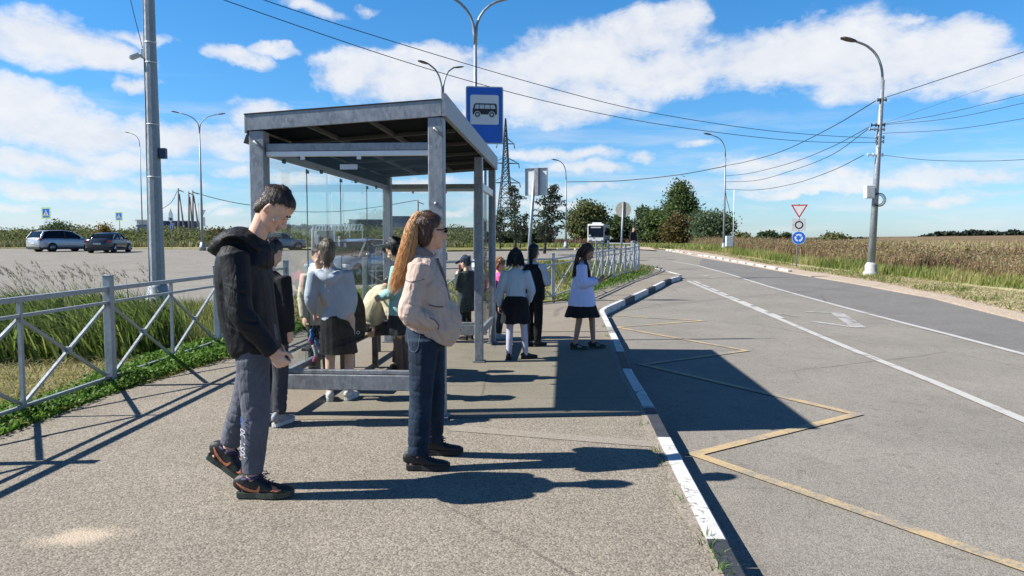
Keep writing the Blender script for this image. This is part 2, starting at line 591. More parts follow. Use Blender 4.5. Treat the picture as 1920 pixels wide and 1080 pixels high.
# smoother surface from the shelter on
a0, a1 = G(500, 790), G(1211, 778)
pad = [(-2.28, a0.y + .05), (a1.x - .02, a1.y)] + [p for p in inner if 6.6 < p[1] < 15.6] + [(1.2, 16.6), (-.4, 15.9), (-1.5, 14.6), (-2.0, 12.6), (-2.05, 9.8)]
sheet('pavement_slab', pad, WALK_Z - .004, M_PAD, step=2.5, skirt=0)
st = [G(860, 797), G(1262, 829), G(1266, 840), G(840, 806)]
sheet('pavement_joint', [(p.x, p.y) for p in st], WALK_Z - .004, M_STRIP, skirt=0)

# broken, sandy edge of the asphalt along the kerb
ke = [p for p in inner if -14 < p[1] < 15.6]
ke = [ke[0]] + [tuple(q) for a_, b_ in zip(ke, ke[1:]) for q in [Vector(a_).lerp(Vector(b_), k / max(1, int((Vector(b_) - Vector(a_)).length / .11))) for k in range(1, max(1, int((Vector(b_) - Vector(a_)).length / .11)) + 1)]]
ke = [p for p in ke if p[1] > 2]
rag = [(x - .018 - .07 * max(0, noise.noise(Vector((0, y * 1.3, 0))) + .55) - .03 * abs(noise.noise(Vector((3, y * 6, 0)))), y) for x, y in ke]
sheet('pavement_edge', [(x + .004, y) for x, y in ke] + rag[::-1], WALK_Z - .0015, aggregate('kerbside_grit', (.30, .25, .19), (.40, .345, .275), (.50, .44, .36), 70, .005, cracks=False, big=.3, gain=.72), skirt=0)
# painted kerb stones
def kerbpaint(name, col, under, thr):
    col, under = kc(col), kc(under, .6)
    m, t, b = nt(name)
    v = coords(t)
    f = mathn(t, 'MULTIPLY_ADD', noise_tex(t, v, 26, 6, .65), .55, mathn(t, 'MULTIPLY', noise_tex(t, v, 3.5, 4), .45))
    k = ramp(t, [(thr, (0, 0, 0)), (thr + .035, (1, 1, 1))], f)
    c = mixc(t, k.outputs[0], under, col)
    dirt = ramp(t, [(.3, (.78, .76, .72)), (.6, (1, 1, 1))], noise_tex(t, v, 9, 5))
    c = mixc(t, 1, c, dirt.outputs[0], 'MULTIPLY')
    t.links.new(c, b.inputs['Base Color'])
    b.inputs['Roughness'].default_value = .75
    bump(t, f, b, .5, .012)
    return m
M_KW = kerbpaint('kerb_white', (.80, .80, .79), (.36, .33, .29), .41)
M_KB = kerbpaint('kerb_black', (.045, .05, .065), (.20, .19, .18), .39)
M_CONC = plain('concrete', (.36, .34, .31), .9, 0, .22, 4, .4, 50)

def kerb_solid(line, pattern, name, w=.105, h=.15, top=.004):
    """line: outer top edge; pattern: list of (length, material)"""
    P = [Vector((p.x, p.y)) for p in line]
    cum = [0]
    for a, b_ in zip(P, P[1:]): cum.append(cum[-1] + (b_ - a).length)
    def at(s):
        s = min(max(s, 0), cum[-1])
        for i in range(len(P) - 1):
            if s <= cum[i + 1] + 1e-9:
                k = (s - cum[i]) / max(1e-9, cum[i + 1] - cum[i])
                d = (P[i + 1] - P[i]).normalized()
                return P[i].lerp(P[i + 1], k), d
        return P[-1], (P[-1] - P[-2]).normalized()
    mb = MB()
    s, i = 0.0, 0
    while s < cum[-1] - .02:
        ln, mi = pattern[i % len(pattern)] if i < len(pattern) else pattern[-2 + (i - len(pattern)) % 2]
        e = min(cum[-1], s + ln)
        cuts = [s + .006] + [c for c in cum if s + .05 < c < e - .05] + [e - .006]
        ring = []
        for c in cuts:
            p, d = at(c)
            if c in cum:
                q, d2 = at(c + .02); d = (d + d2).normalized()
            n = Vector((-d.y, d.x))
            z = hz(p.x, p.y) + top
            jit = random.uniform(-.004, .004)
            i0 = p + n * w
            ring.append([(p.x, p.y, z - h - .1), (p.x, p.y, z - .012 + jit), (p.x + n.x * .012, p.y + n.y * .012, z + jit), (i0.x, i0.y, z + jit), (i0.x, i0.y, z - .2)])
        vs = [v for r_ in ring for v in r_]
        fs = [[a * 5 + k, a * 5 + k + 1, (a + 1) * 5 + k + 1, (a + 1) * 5 + k] for a in range(len(ring) - 1) for k in range(4)]
        fs += [[0, 1, 2, 3, 4], [(len(ring) - 1) * 5 + k for k in range(5)][::-1]]
        mb.add(vs, fs, mi)
        s = e; i += 1
    return structure(mb.build(name, [M_KW, M_KB, M_CONC]))
base = 15.0
kerb_solid(kerb_a, [(14.2, 0), (1.18, 1), (1.95, 0), (1.0, 1), (.06, 2), (2.0, 0), (1.3, 1), (1.0, 0), (1.0, 0), (.9, 2), (1.0, 0), (1.0, 0)], 'kerb')
kerb_solid([kerb_a[-1] + Vector((.01, .03, 0))] + kerb_b, [(2.7, 0), (1.35, 1), (2.2, 0), (1.3, 1)], 'kerb')
kerb_solid(kerb_c, [(2.0, 0), (1.0, 2)], 'kerb')

# painted markings
def roadpaint(name, col, thr, under=(.23, .22, .205)):
    col, under = kc(col, .66), kc(under, .6)
    m, t, b = nt(name)
    v = coords(t)
    f = mathn(t, 'MULTIPLY_ADD', noise_tex(t, v, 60, 5, .7), .5, mathn(t, 'MULTIPLY', noise_tex(t, v, 4, 4), .5))
    k = ramp(t, [(thr, (0, 0, 0)), (thr + .09, (1, 1, 1))], f)
    t.links.new(mixc(t, k.outputs[0], under, col), b.inputs['Base Color'])
    b.inputs['Roughness'].default_value = .8
    return m
M_WHITE = roadpaint('road_white', (.62, .60, .56), .37)
M_YEL = roadpaint('road_yellow', (.64, .47, .24), .445, (.36, .33, .28))
M_FADED = roadpaint('faded_white', (.55, .53, .50), .42)
Z1 = ROAD_Z + .009
zz = [G(x, y, ROAD_Z) for x, y in ((1302, 853), (1606, 778), (1206, 684.5), (1400, 658), (1155, 614), (1318, 602), (1142, 592))]
zfirst = G(1920, 1067, ROAD_Z)
zd = zfirst - zz[0]
paint('road_marking', [[zz[0] + zd * 1.6] + zz], .10, Z1, M_YEL)
la = [G(x, y, ROAD_Z) for x, y in ((1920, 789), (1760, 721), (1600, 657), (1465, 600), (1380, 564.5), (1290, 527))]
la = [la[0] + (la[0] - la[1]) * 2.5] + la
paint('road_marking', [la, lineB], .125, Z1, M_WHITE)
dash = [((1466, 597), (1444, 588)), ((1438, 585), (1415, 575.5)), ((1410, 573.5), (1390, 565)), ((1385, 563), (1368, 556)), ((1364, 554), (1349, 548)),
        ((1346, 546.5), (1332, 540.5)), ((1329, 539), (1317, 534)), ((1314, 532.5), (1301, 527)), ((1345, 520), (1325, 521.5)), ((1330, 516.5), (1318, 518))]
paint('road_marking', [[G(*a, ROAD_Z), G(*b_, ROAD_Z)] for a, b_ in dash], .12, Z1, M_WHITE)
tri = [(1511, 585), (1568, 587), (1610, 615), (1520, 603), (1470, 597)]
T = [G(x, y, ROAD_Z) for x, y in tri]
paint('road_marking', [[T[0], T[1]], [T[2], T[3]]], .16, Z1, M_FADED)
paint('road_marking', [[T[1], T[2]]], .26, Z1 + .003, M_FADED)
paint('road_marking', [[G(1460, 589, ROAD_Z), G(1495, 594, ROAD_Z)]], .1, Z1, M_FADED)

# ground beside the roads
def off(pts_px, dz): return [(G(x, y, dz).x, G(x, y, dz).y) for x, y in pts_px]
lot_edge = [(-60, 17.5)] + [(G(x, y, -.05).x, G(x, y, -.05).y) for x, y in ((-300, 583), (200, 577), (400, 571), (520, 560), (700, 541), (860, 527), (930, 506), (1000, 489), (1085, 487.5), (1118, 488))]
verge_left = [(-60, -14), (-2, -14), (-2, 14), (0, 17.2)] + [(p.x + .2, p.y) for p in fr] + [fence_ret[1], fence_ret[2], fence_ret[3]] + lot_edge[::-1]
sheet('grass_verge', verge_left, -.03, M_TURF, step=3, skirt=.3)
sand_px = [(1990, 606), (1920, 582), (1780, 550), (1640, 524), (1520, 507), (1440, 494), (1350, 477), (1270, 466)]
sandline = off(sand_px, -.1)
e0 = [(p.x, p.y) for p in edge_r]
nr = [(p.x, p.y) for p in near_r]
dd = Vector((nr[1][0] - nr[2][0], nr[1][1] - nr[2][1]))
sandy = nr + e0 + sandline[::-1][:-1] + [(sandline[0][0] + dd.x + .8, sandline[0][1] + dd.y), (nr[0][0] + 2.5, nr[0][1])]
sheet('dirt_shoulder', sandy, -.125, M_SANDY, step=3, skirt=.2)
verge_r = [(sandline[0][0] + dd.x * 1.5 + .4, sandline[0][1] + dd.y * 1.5)] + sandline + off([(1236, 464), (1236, 459)], -.1) + [(60, 160), (140, 150), (140, -10), (30, -10)]
sheet('mown_verge', verge_r, -.10, M_HAY, step=4, skirt=.2)
# the far side of the lot and the grass island of the roundabout
fl = [(p.x, p.y) for p in far_e[6:]]
far_verge = [(x, y + .15) for x, y in fl] + [(-100, fl[-1][1]), (-200, 160), (-22, 160)]
sheet('far_verge', far_verge, -.04, M_HAY, step=10, skirt=.2)
fi = [(p.x, p.y + .15) for p in far_e[1:6]]
isl = fi + [(-14, fi[-1][1] + 30), (4, fi[-1][1] + 55), off([(1128, 462)], 0)[0], off([(1150, 464)], 0)[0]]
sheet('grass_island', isl, -.04, M_TURF, step=6, skirt=.2)
sheet('dirt_track', off([(1160, 465), (1230, 469), (1215, 461), (1185, 459.5)], -.05), -.06, M_SANDY, step=10, skirt=0)

# low kerb stones on far edges (worn whitewash)
M_KW2 = kerbpaint('worn_kerb', (.74, .72, .66), (.38, .34, .28), .40)
def stones(name, px, dz, gap, length, h=.14, w=.18):
    P = [G(x, y, dz) for x, y in px]
    mb = MB()
    for a, b_ in zip(P, P[1:]):
        L = (b_ - a).length; n = max(1, int(L / (length + gap)))
        for k in range(n):
            if random.random() < .12: continue
            p, q = a.lerp(b_, k / n), a.lerp(b_, (k + length / (length + gap)) / n)
            z = h / 2 - .03 + random.uniform(-.03, .02)
            mb.bar(p + Vector((0, 0, z)), q + Vector((0, 0, z + random.uniform(-.02, .02))), w, h, bev=.02)
    return structure(mb.build(name, M_KW2))
stones('kerb', [(1250, 470), (1300, 478), (1360, 488), (1420, 499), (1488, 512)], -.15, .35, 1.0)
stones('kerb', [(310, 465.5), (362, 466), (400, 466.5), (480, 467)], -.15, .1, 2.0, .2)
stones('kerb', [(832, 471), (884, 471.5)], -.15, .1, 2.0, .3, .3)
stones('kerb', [(0, 466), (120, 466), (310, 466)], -.15, 1.2, 1.0, .12)
stones('kerb', [(925, 470), (1010, 469.5), (1110, 468.5)], -.15, .6, 1.2, .2)
# ================================================================== SHELTER AND STREET FURNITURE
def galv(name, base=(.38, .40, .43), rough=.52, metal=.55, scale=16, contrast=.35):
    """hot-dip galvanised steel: spangle and streaks"""
    base = kc(base)
    m, t, b = nt(name)
    v = coords(t, (1, 1, .5))
    vo = t.nodes.new('ShaderNodeTexVoronoi'); vo.inputs['Scale'].default_value = scale * 3
    t.links.new(v, vo.inputs['Vector'])
    sep = t.nodes.new('ShaderNodeSeparateColor'); t.links.new(vo.outputs['Color'], sep.inputs[0])
    f = mathn(t, 'MULTIPLY_ADD', sep.outputs[0], .3, mathn(t, 'MULTIPLY', noise_tex(t, v, scale * .35, 6, .65, .8), .8))
    r = ramp(t, [(.25, tuple(c * (1 - contrast) for c in base)), (.55, base), (.85, tuple(min(1, c * (1 + contrast)) for c in base))], f)
    t.links.new(r.outputs[0], b.inputs['Base Color'])
    b.inputs['Metallic'].default_value = metal
    rr = ramp(t, [(.3, (rough - .12,) * 3), (.8, (rough + .16,) * 3)], f)
    t.links.new(rr.outputs[0], b.inputs['Roughness'])
    bump(t, f, b, .12, .01)
    return m
M_GALV = galv('galvanised_steel')
M_GALVD = galv('dull_steel', (.30, .32, .35), .6, .4)
M_FENCE = galv('fence_steel', (.44, .48, .52), .5, .4, 20, .22)
M_POLE = galv('pole_steel', (.35, .385, .42), .5, .4, 10, .28)
M_ALU = plain('white_aluminium', (.98, .98, .98), .4, .2, .06)
M_ROOF = plain('roof_sheet', (.0035, .0065, .013), .9, 0, .2, 6, 0, 60, .1)
M_RAFT = plain('rafter_steel', (.085, .09, .10), .7, 0, .15)
M_BLACK = plain('black_plastic', (.018, .018, .02), .5, 0, .2)
M_WOOD = plain('bench_wood', (.06, .042, .03), .65, 0, .35, 14, .3, 60)
M_WHITEP = plain('white_paint', (.78, .79, .79), .45, 0, .06)
M_GREYP = plain('grey_sign_back', (.80, .86, .90), .55, .1, .10, 5)
M_BLUE = plain('sign_blue', (.008, .15, .72), .35, 0, .08, 3)
M_RED = plain('sign_red', (.55, .02, .03), .4, 0, .08)
M_NAVY = plain('sign_navy', (.015, .035, .10), .4, 0, .1)
M_LIME = plain('sign_lime', (.62, .86, .30), .4, 0, .04)
M_LAMP = plain('lamp_head_grey', (.10, .105, .115), .5, .3, .1)
M_GLEDGE = plain('glass_edge', (.03, .06, .065), .4)
M_CABLE = plain('cable_black', (.02, .022, .026), .6, 0, .1)

def glassmat(name, tint, refl=.9, streak=True):
    m = bpy.data.materials.new(name); m.use_nodes = True
    t = m.node_tree
    t.nodes.remove(t.nodes['Principled BSDF'])
    tr = t.nodes.new('ShaderNodeBsdfTransparent'); tr.inputs[0].default_value = (*tint, 1)
    gl = t.nodes.new('ShaderNodeBsdfGlossy'); gl.inputs['Roughness'].default_value = .01; gl.inputs['Color'].default_value = (refl, refl, refl, 1)
    fr = t.nodes.new('ShaderNodeFresnel'); fr.inputs['IOR'].default_value = 1.5
    mx = t.nodes.new('ShaderNodeMixShader')
    ge = t.nodes.new('ShaderNodeNewGeometry')
    ff = mathn(t, 'MULTIPLY', fr.outputs[0], mathn(t, 'SUBTRACT', 1.0, ge.outputs['Backfacing']))
    t.links.new(ff, mx.inputs[0]); t.links.new(tr.outputs[0], mx.inputs[1]); t.links.new(gl.outputs[0], mx.inputs[2])
    df = t.nodes.new('ShaderNodeBsdfDiffuse'); df.inputs[0].default_value = (.62, .68, .68, 1)
    v = coords(t, (1, 1, .6))
    f = noise_tex(t, v, 3.5, 6, .65, .6)
    k = ramp(t, [(.45, (.002,) * 3), (.75, (.018,) * 3)], f)
    m2 = t.nodes.new('ShaderNodeMixShader')
    t.links.new(k.outputs[0], m2.inputs[0]); t.links.new(mx.outputs[0], m2.inputs[1]); t.links.new(df.outputs[0], m2.inputs[2])
    t.links.new(m2.outputs[0], t.nodes['Material Output'].inputs[0])
    return m
M_GLASS = glassmat('shelter_glass', (.955, .985, .985))
M_GLASSC = glassmat('clear_glass', (.985, .99, .99), .5)

M_COLLAR = plain('grey_concrete', (.56, .55, .53), .85, 0, .18, 6)
# ---------------------------------------------------------------- shelter
SH0 = G(834, 785); SH0.z = 0
SHA = -R(4.0)
sh = thing('bus_shelter', 'grey galvanised steel bus shelter with glass walls and a sloping dark roof', 'bus shelter', SH0, SHA)
SHM = Matrix.Translation(SH0) @ Matrix.Rotation(SHA, 4, 'Z')
Wd, Ln = 1.642, 4.72
def rz_(x): return 2.515 + x * .062          # underside of the roof beams, falling to the back
def post(x0, x1, y0, y1, tilt=0):
    mb = MB()
    cx, cy = (x0 + x1) / 2, (y0 + y1) / 2
    top = rz_(cx) - .004
    mb.box((cx, cy, (top + .012) / 2), (x1 - x0, y1 - y0, top - .012), bev=.008)
    mb.box((cx, cy, .006), (x1 - x0 + .05, y1 - y0 + .05, .012))
    if y0 < .1:
        for zz_ in (top - .10,):
            mb.tube([(cx, y0 - .035, zz_), (cx, y0 + .01, zz_)], .014, 8)
            mb.tube([(cx, y0 - .04, zz_ + .002), (cx + .07, y0 - .012, zz_ - .06)], .008, 6)
        mb.tube([(cx, y0 - .006, 1.8), (cx, y0 + .01, 1.8)], .016, 8)
    return mb.build('post', M_GALV, sh)
post(-.128, 0, 0, .128); post(-Wd, -Wd + .128, 0, .128)
post(-Wd, -Wd + .12, Ln - .12, Ln); post(-.095, 0, Ln - .12, Ln); post(-.10, 0, 2.92, 3.04)
# roof
rf = MB()
x0, x1 = -Wd - .008, .012
def rq(xa, xb, ya, yb, za, zb, mi=0):
    """box with sloped top and bottom following the roof fall"""
    vs = []
    for x in (xa, xb):
        for y in (ya, yb):
            for z in (za, zb): vs.append((x, y, rz_(x) + z))
    f = [(0, 1, 3, 2), (4, 6, 7, 5), (0, 4, 5, 1), (2, 3, 7, 6), (0, 2, 6, 4), (1, 5, 7, 3)]
    rf.add(vs, f, mi)
rq(x0 + .02, x1 - .03, .03, Ln - .03, .035, .10, 0)
roof = rf.build('roof', M_ROOF, sh)
for nm, args in (('fascia', (x0, x1 - .026, -.012, .022, 0, .128)), ('fascia', (x0, x1 - .026, Ln - .01, Ln + .02, 0, .128)), ('fascia', (x0 - .02, x0 - .002, -.012, Ln + .02, -.02, .125))):
    rf = MB(); rq(*args); rf.build(nm, M_GALV, roof)
rf = MB(); rq(x1 - .022, x1 + .014, -.014, Ln + .022, -.002, .180); rf.build('fascia', M_GALV, roof)
rf = MB(); rq(x0 - .022, x1 - .026, -.016, Ln, .1285, .140); rf.build('roof_edge', M_BLACK, roof)
mb = MB()
for xx in (-1.15, -.62): mb.bar((xx, .03, rz_(xx) + .018), (xx, Ln - .03, rz_(xx) + .018), .03, .035)
mb.build('rafter', M_RAFT, roof)
for yy in (.9, 1.8, 2.7, 3.6):
    mb = MB(); mb.bar((x0 + .05, yy, rz_(x0) + .010), (-.03, yy, rz_(-.03) + .012), .035, .03); mb.build('rafter', M_RAFT, roof)
mb = MB(); mb.box((-.81, .058, 2.112), (.15, .002, .042)); nt_ = mb.build('notice', M_WHITEP, sh)
mb = MB()
for k_ in range(9): mb.box((-.865 + k_ * .0135, .0565, 2.112), (.007, .001, .018))
mb.build('faded_print', M_GREYP, nt_)
mb = MB(); mb.prism([(-Wd - .055, rz_(-Wd) - .10), (-Wd - .005, rz_(-Wd) - .10), (-Wd - .005, rz_(-Wd) - .02), (-Wd - .03, rz_(-Wd) - .03)], 'y', .02, Ln); mb.build('gutter', M_BLACK, roof)
mb = MB(); mb.box((-Wd + .064, Ln / 2, 2.345), (.02, Ln - .256, .118)); mb.build('back_flashing', M_ROOF, roof)
# frames
def endframe(y, zb0, zb1):
    mb = MB(); mb.box((-Wd / 2 + .0, y, 2.277), (Wd - .262, .06, .062), bev=.004)
    mb.build('beam', M_GALV, sh)
    mb = MB(); mb.box((-Wd / 2, y - .006, 2.222), (Wd - .262, .045, .042), bev=.003)
    for xx in (-1.2, -.72): mb.box((xx, y - .012, 2.19), (.03, .03, .03))
    mb.build('glass_rail', M_ALU, sh)
    mb = MB(); mb.box((-Wd / 2, y, (zb0 + zb1) / 2 - .02), (Wd - .262, .085, zb1 - zb0 - .04), bev=.006)
    mb.box((-Wd / 2, y + .005, zb1 - .0185), (Wd - .262, .05, .035), bev=.006)
    mb.build('beam', M_GALV, sh)
    mb = MB(); mb.box((-Wd / 2, y, (zb1 + 2.2) / 2), (Wd - .268, .008, 2.2 - zb1 - .004)); mb.build('glass_pane', M_GLASSC, sh)
endframe(.064, .225, .395)
endframe(Ln - .06, .115, .30)
# back wall of four panes
yb = [.13, 1.22, 2.35, 3.5, Ln - .125]
mb = MB(); mb.box((-Wd + .064, Ln / 2, 2.255), (.06, Ln - .256, .06), bev=.004)
mb.build('beam', M_GALVD, sh)
mb = MB(); mb.box((-Wd + .064, Ln / 2, .27), (.06, Ln - .256, .06), bev=.004); mb.build('beam', M_GALVD, sh)
for a, b_ in zip(yb, yb[1:]):
    mb = MB(); mb.box((-Wd + .064, (a + b_) / 2, 1.26), (.008, b_ - a - .012, 1.9)); mb.build('glass_pane', M_GLASS, sh)
for y in yb[1:-1]:
    mb = MB(); mb.box((-Wd + .064, y, 1.26), (.010, .006, 1.9))
    for z in (2.18, .38): mb.box((-Wd + .072, y, z), (.02, .05, .035), bev=.004)
    mb.build('clamp', M_GLEDGE, sh)
for y in (.55, 1.6, 2.9, 3.9):
    mb = MB(); mb.box((-Wd + .09, y, 2.215), (.02, .05, .04)); mb.build('clamp', M_BLACK, sh)
# half pane on the road side
mb = MB(); mb.box((-.05, 3.82, 1.26), (.008, 1.52, 1.70)); mb.build('glass_pane', M_GLASSC, sh)
mb = MB(); mb.box((-.05, 3.82, .34), (.05, 1.556, .10), bev=.005); mb.build('beam', M_GALV, sh)
mb = MB(); mb.box((-.05, 3.82, 2.17), (.05, 1.556, .09), bev=.005); mb.build('beam', M_ALU, sh)
mb = MB(); mb.prism([(4.40, .012), (4.598, .012), (4.598, .27), (4.40, .15)], 'x', -.06, -.045); mb.build('gusset', M_GALV, sh)

# ---------------------------------------------------------------- bench in the shelter
bn = thing('bench', 'dark slatted wooden bench along the back glass of the shelter', 'bench', SHM @ Vector((-1.36, 2.55, 0)), SHA)
mb = MB()
for k in range(4): mb.box((-.15 + k * .1, 0, .435), (.08, 3.3, .03), bev=.005)
mb.build('seat', M_WOOD, bn)
for y in (-1.35, -.1, 1.15):
    mb = MB()
    for x in (-.14, .14): mb.box((x, y, .20), (.06, .06, .40))
    mb.box((0, y, .405), (.34, .06, .03))
    mb.build('leg', M_BLACK, bn)

# ---------------------------------------------------------------- fences
def fence(name_label, pts, group, bay=2.77, first=True):
    P = [Vector((p[0], p[1])) for p in pts]
    root = thing('metal_fence', name_label, 'fence', (P[0].x, P[0].y, hz(P[0].x, P[0].y)), 0, group)
    o = Vector((P[0].x, P[0].y, hz(P[0].x, P[0].y)))
    for p in P:
        mb = MB()
        h = 1.13
        z = hz(p.x, p.y)
        mb.box((p.x - o.x, p.y - o.y, z - o.z + h / 2 - .1), (.082, .082, h + .2), bev=.006)
        mb.box((p.x - o.x, p.y - o.y, z - o.z + h + .006), (.09, .09, .012), bev=.003)
        mb.box((p.x - o.x + .0, p.y - o.y - .045, z - o.z + h - .16), (.03, .012, .05))
        mb.build('post', M_FENCE, root)
    for a, b_ in zip(P, P[1:]):
        n = (b_ - a).normalized()
        nn = Vector((n.x, n.y, 0))
        A = Vector((a.x, a.y, hz(a.x, a.y))) - o + nn * .042
        B = Vector((b_.x, b_.y, hz(b_.x, b_.y))) - o - nn * .042
        up = lambda q, z: q + Vector((0, 0, z))
        mb = MB()
        mb.bar(up(A, 1.0), up(B, 1.0), .045, .045, bev=.004)
        mb.bar(up(A, .86), up(B, .86), .028, .028)
        mb.bar(up(A, .085), up(B, .085), .03, .03)
        M = (A + B) / 2
        mb.bar(up(M, .10), up(M, .977), .032, .032, up=(1, 0, 0))
        for p, q in ((A, M), (M, B)):
            e = nn * .018
            mb.bar(up(p + e, .115), up(q - e, .835), .026, .026)
            side = Vector((-nn.y, nn.x, 0)) * .0265
            mb.bar(up(p + e, .835) + side, up(q - e, .115) + side, .026, .026)
            mb.box(up((p + q) / 2, .475) + side * .5, (.06, .06, .05), rz=math.atan2(n.y, n.x))
        mb.build('rail_panel', M_FENCE, root)
    return root
fence('galvanised fence with crossed braces along the near left edge of the pavement', fence_main, 'braced steel fences by the stop')
fence('galvanised braced fence behind the far end of the shelter and along the far pavement', fence_right, 'braced steel fences by the stop')
fence('short far stretch of braced fence turning back behind the round sign pole', [(p[0] + .05, p[1] + .3) for p in fence_ret], 'braced steel fences by the stop')

# ---------------------------------------------------------------- poles and lamps
def lamp_head(mb, p, d, s=1.0):
    """cobra head lying along the horizontal direction d"""
    d = Vector((d[0], d[1], 0)).normalized(); n = Vector((-d.y, d.x, 0))
    q = Vector(p)
    secs = [(0, .05, .035), (.12, .12, .05), (.35, .16, .06), (.6, .14, .045), (.68, .05, .02)]
    vs = []
    for u, w_, h_ in secs:
        c = q + d * u * s + Vector((0, 0, u * .18 * s))
        for a_, b_ in ((-1, -.6), (1, -.6), (.8, .7), (-.8, .7)):
            vs.append(c + n * w_ * a_ * s + Vector((0, 0, h_ * b_ * s)))
    fs = [[i * 4 + k, i * 4 + (k + 1) % 4, (i + 1) * 4 + (k + 1) % 4, (i + 1) * 4 + k] for i in range(4) for k in range(4)] + [[3, 2, 1, 0], [16, 17, 18, 19]]
    mb.add(vs, fs)

def street_lamp(label, base, h, arms, r0=.09, r1=.045, base_h=.6, lean=(0, 0), group='street lamps', rise=1.1, top_z=None):
    root = thing('street_lamp', label, 'street lamp', base, 0, group)
    L = Vector((lean[0], lean[1], 0))
    mb = MB()
    mb.tube([(0, 0, -.1), L * .5 + Vector((0, 0, h * .5)), L + Vector((0, 0, h))], [r0, (r0 + r1) / 2, r1], 10)
    mb.build('pole', M_POLE, root)
    mb = MB()
    mb.tube([(0, 0, -.1), (0, 0, .28), (0, 0, .33), (0, 0, base_h)], [r0 * 2.3, r0 * 2.2, r0 * 1.7, r0 * 1.35], 10)
    mb.build('base_collar', M_POLE, root)
    for (dx, dy, reach) in arms:
        d = Vector((dx, dy, 0)).normalized()
        t0 = L + Vector((0, 0, h - .25))
        path = [t0, t0 + Vector((0, 0, .45)) + d * .03] + [t0 + Vector((0, 0, .45 + rise * math.sin(a_))) + d * (reach * (1 - math.cos(a_)) + .03) for a_ in np.linspace(.25, 1.35, 6)]
        end = path[-1]
        t_ = (path[-1] - path[-2]).normalized()
        path.append(end + t_ * .25)
        mb = MB(); mb.tube(path, [r1 * 1.05] * 2 + [r1 * .8] * (len(path) - 2), 8)
        ar = mb.build('arm', M_POLE, root)
        mb = MB(); lamp_head(mb, path[-1], d, .95)
        mb.build('lamp_head', M_LAMP, ar)
    return root
def lamp_at(label, px, py, ytop, arms, **k):
    b = G(px, py, -.04)
    top = D(px, ytop, b.y)
    return street_lamp(label, b, top.z - b.z - .8, arms, **k)
lamp_at('slim grey street lamp with one arm reaching left over the far side of the lot', 268, 461, 259, [(-1, -.4, .95)])
lamp_at('grey street lamp with two curved arms standing past the black-jacketed teenager\'s hood', 380, 467.5, 226, [(-1, -.3, 1.5), (1, .3, 1.35)], r0=.12)
b = D(891, 70, 28); b.z = hz(b.x, 28)
street_lamp('tall street lamp with two curved arms rising directly behind the blue bus stop sign', b, D(891, 72, 28).z - b.z, [(-1, -.25, 1.35), (1, .25, 1.35)], r0=.1, r1=.06, rise=1.3)
b = D(830, 185, 42); b.z = hz(b.x, 42)
street_lamp('street lamp with two unequal arms peeking over the front corner of the shelter roof', b, D(830, 182, 42).z - b.z, [(-1, -.6, .75), (1, .75, .65)], r0=.1, r1=.06, rise=1.4)
lamp_at('single-arm street lamp standing behind the larches beside the white bus', 1061, 466, 315, [(-1, -.25, .55)], r0=.1)
lamp_at('single-arm street lamp in front of the roadside trees with a cable tied to it', 1357, 470, 268, [(-1, -.25, 1.15)], r0=.1)
# box beside that lamp, on a thin pole
bb = G(1363, 472, -.04)
bx = thing('utility_cabinet', 'small grey cabinet on a thin post beside the lamp by the roadside trees', 'utility box', bb)
mb = MB(); mb.box((.15, 0, .75), (.5, .3, .75), bev=.02); mb.build('cabinet', M_GREYP, bx)
mb = MB(); mb.tube([(.42, 0, 0), (.44, 0, 4.4)], .03, 6); mb.build('post', M_GREYP, bx)

# the thick pole behind the near fence
pb = G(297, 571, -.03)
lp = thing('lamp_pole', 'thick faceted steel pole with cables up its side behind the near fence', 'lamp pole', pb)
mb = MB(); mb.tube([(0, 0, 0), (0, 0, 3), (0, 0, 9.5)], [.172, .150, .098], 10); mb.build('pole', M_POLE, lp, smooth_=False)
mb = MB(); mb.tube([(0, 0, -.15), (0, 0, .16), (0, 0, .20), (0, 0, .42), (0, 0, .5)], [.30, .29, .25, .22, .178], 14); mb.build('base_collar', M_POLE, lp)
for ph, am in ((2.6, .5), (3.3, .35), (3.6, -.3)):
    path = []
    for k in range(60):
        z = .05 + k * .155
        r_ = .172 - z * .0078 + .012
        a_ = ph + am * math.sin(z * 1.7 + ph) * .5
        path.append((r_ * math.cos(a_) , r_ * math.sin(a_) , z))
    mb = MB(); mb.tube(path, .011, 5); mb.build('cable', M_POLE if am < .4 else M_CABLE, lp)
for z in (2.95, 4.15, 5.55, 6.0):
    mb = MB(); mb.tube([(0, 0, z), (0, 0, z + .02)], .178 - z * .0078, 14); mb.build('strap', M_ALU, lp)
z = D(305, 288, pb.y).z - pb.z
mb = MB(); mb.box((.225, -.02, z), (.15, .13, .24), bev=.012); mb.build('control_box', M_NAVY, lp)
cz = D(265, 103, pb.y).z - pb.z
cm = thing('security_camera', 'small white security camera on a bracket high on the thick pole', 'security camera', pb + Vector((0, 0, cz)))
mb = MB(); mb.box((-.15, 0, .03), (.13, .10, .22), bev=.01); mb.build('bracket', M_GREYP, cm)
mb = MB(); mb.tube([(-.20, -.02, .0), (-.27, -.05, -.03)], .03, 8)
mb.bar((-.24, -.04, .0), (-.42, -.10, -.09), .12, .11, bev=.02); mb.build('housing', M_WHITEP, cm)
mb = MB(); mb.tube([(-.424, -.1015, -.092), (-.435, -.105, -.098)], .035, 10); mb.build('lens', M_BLACK, cm)

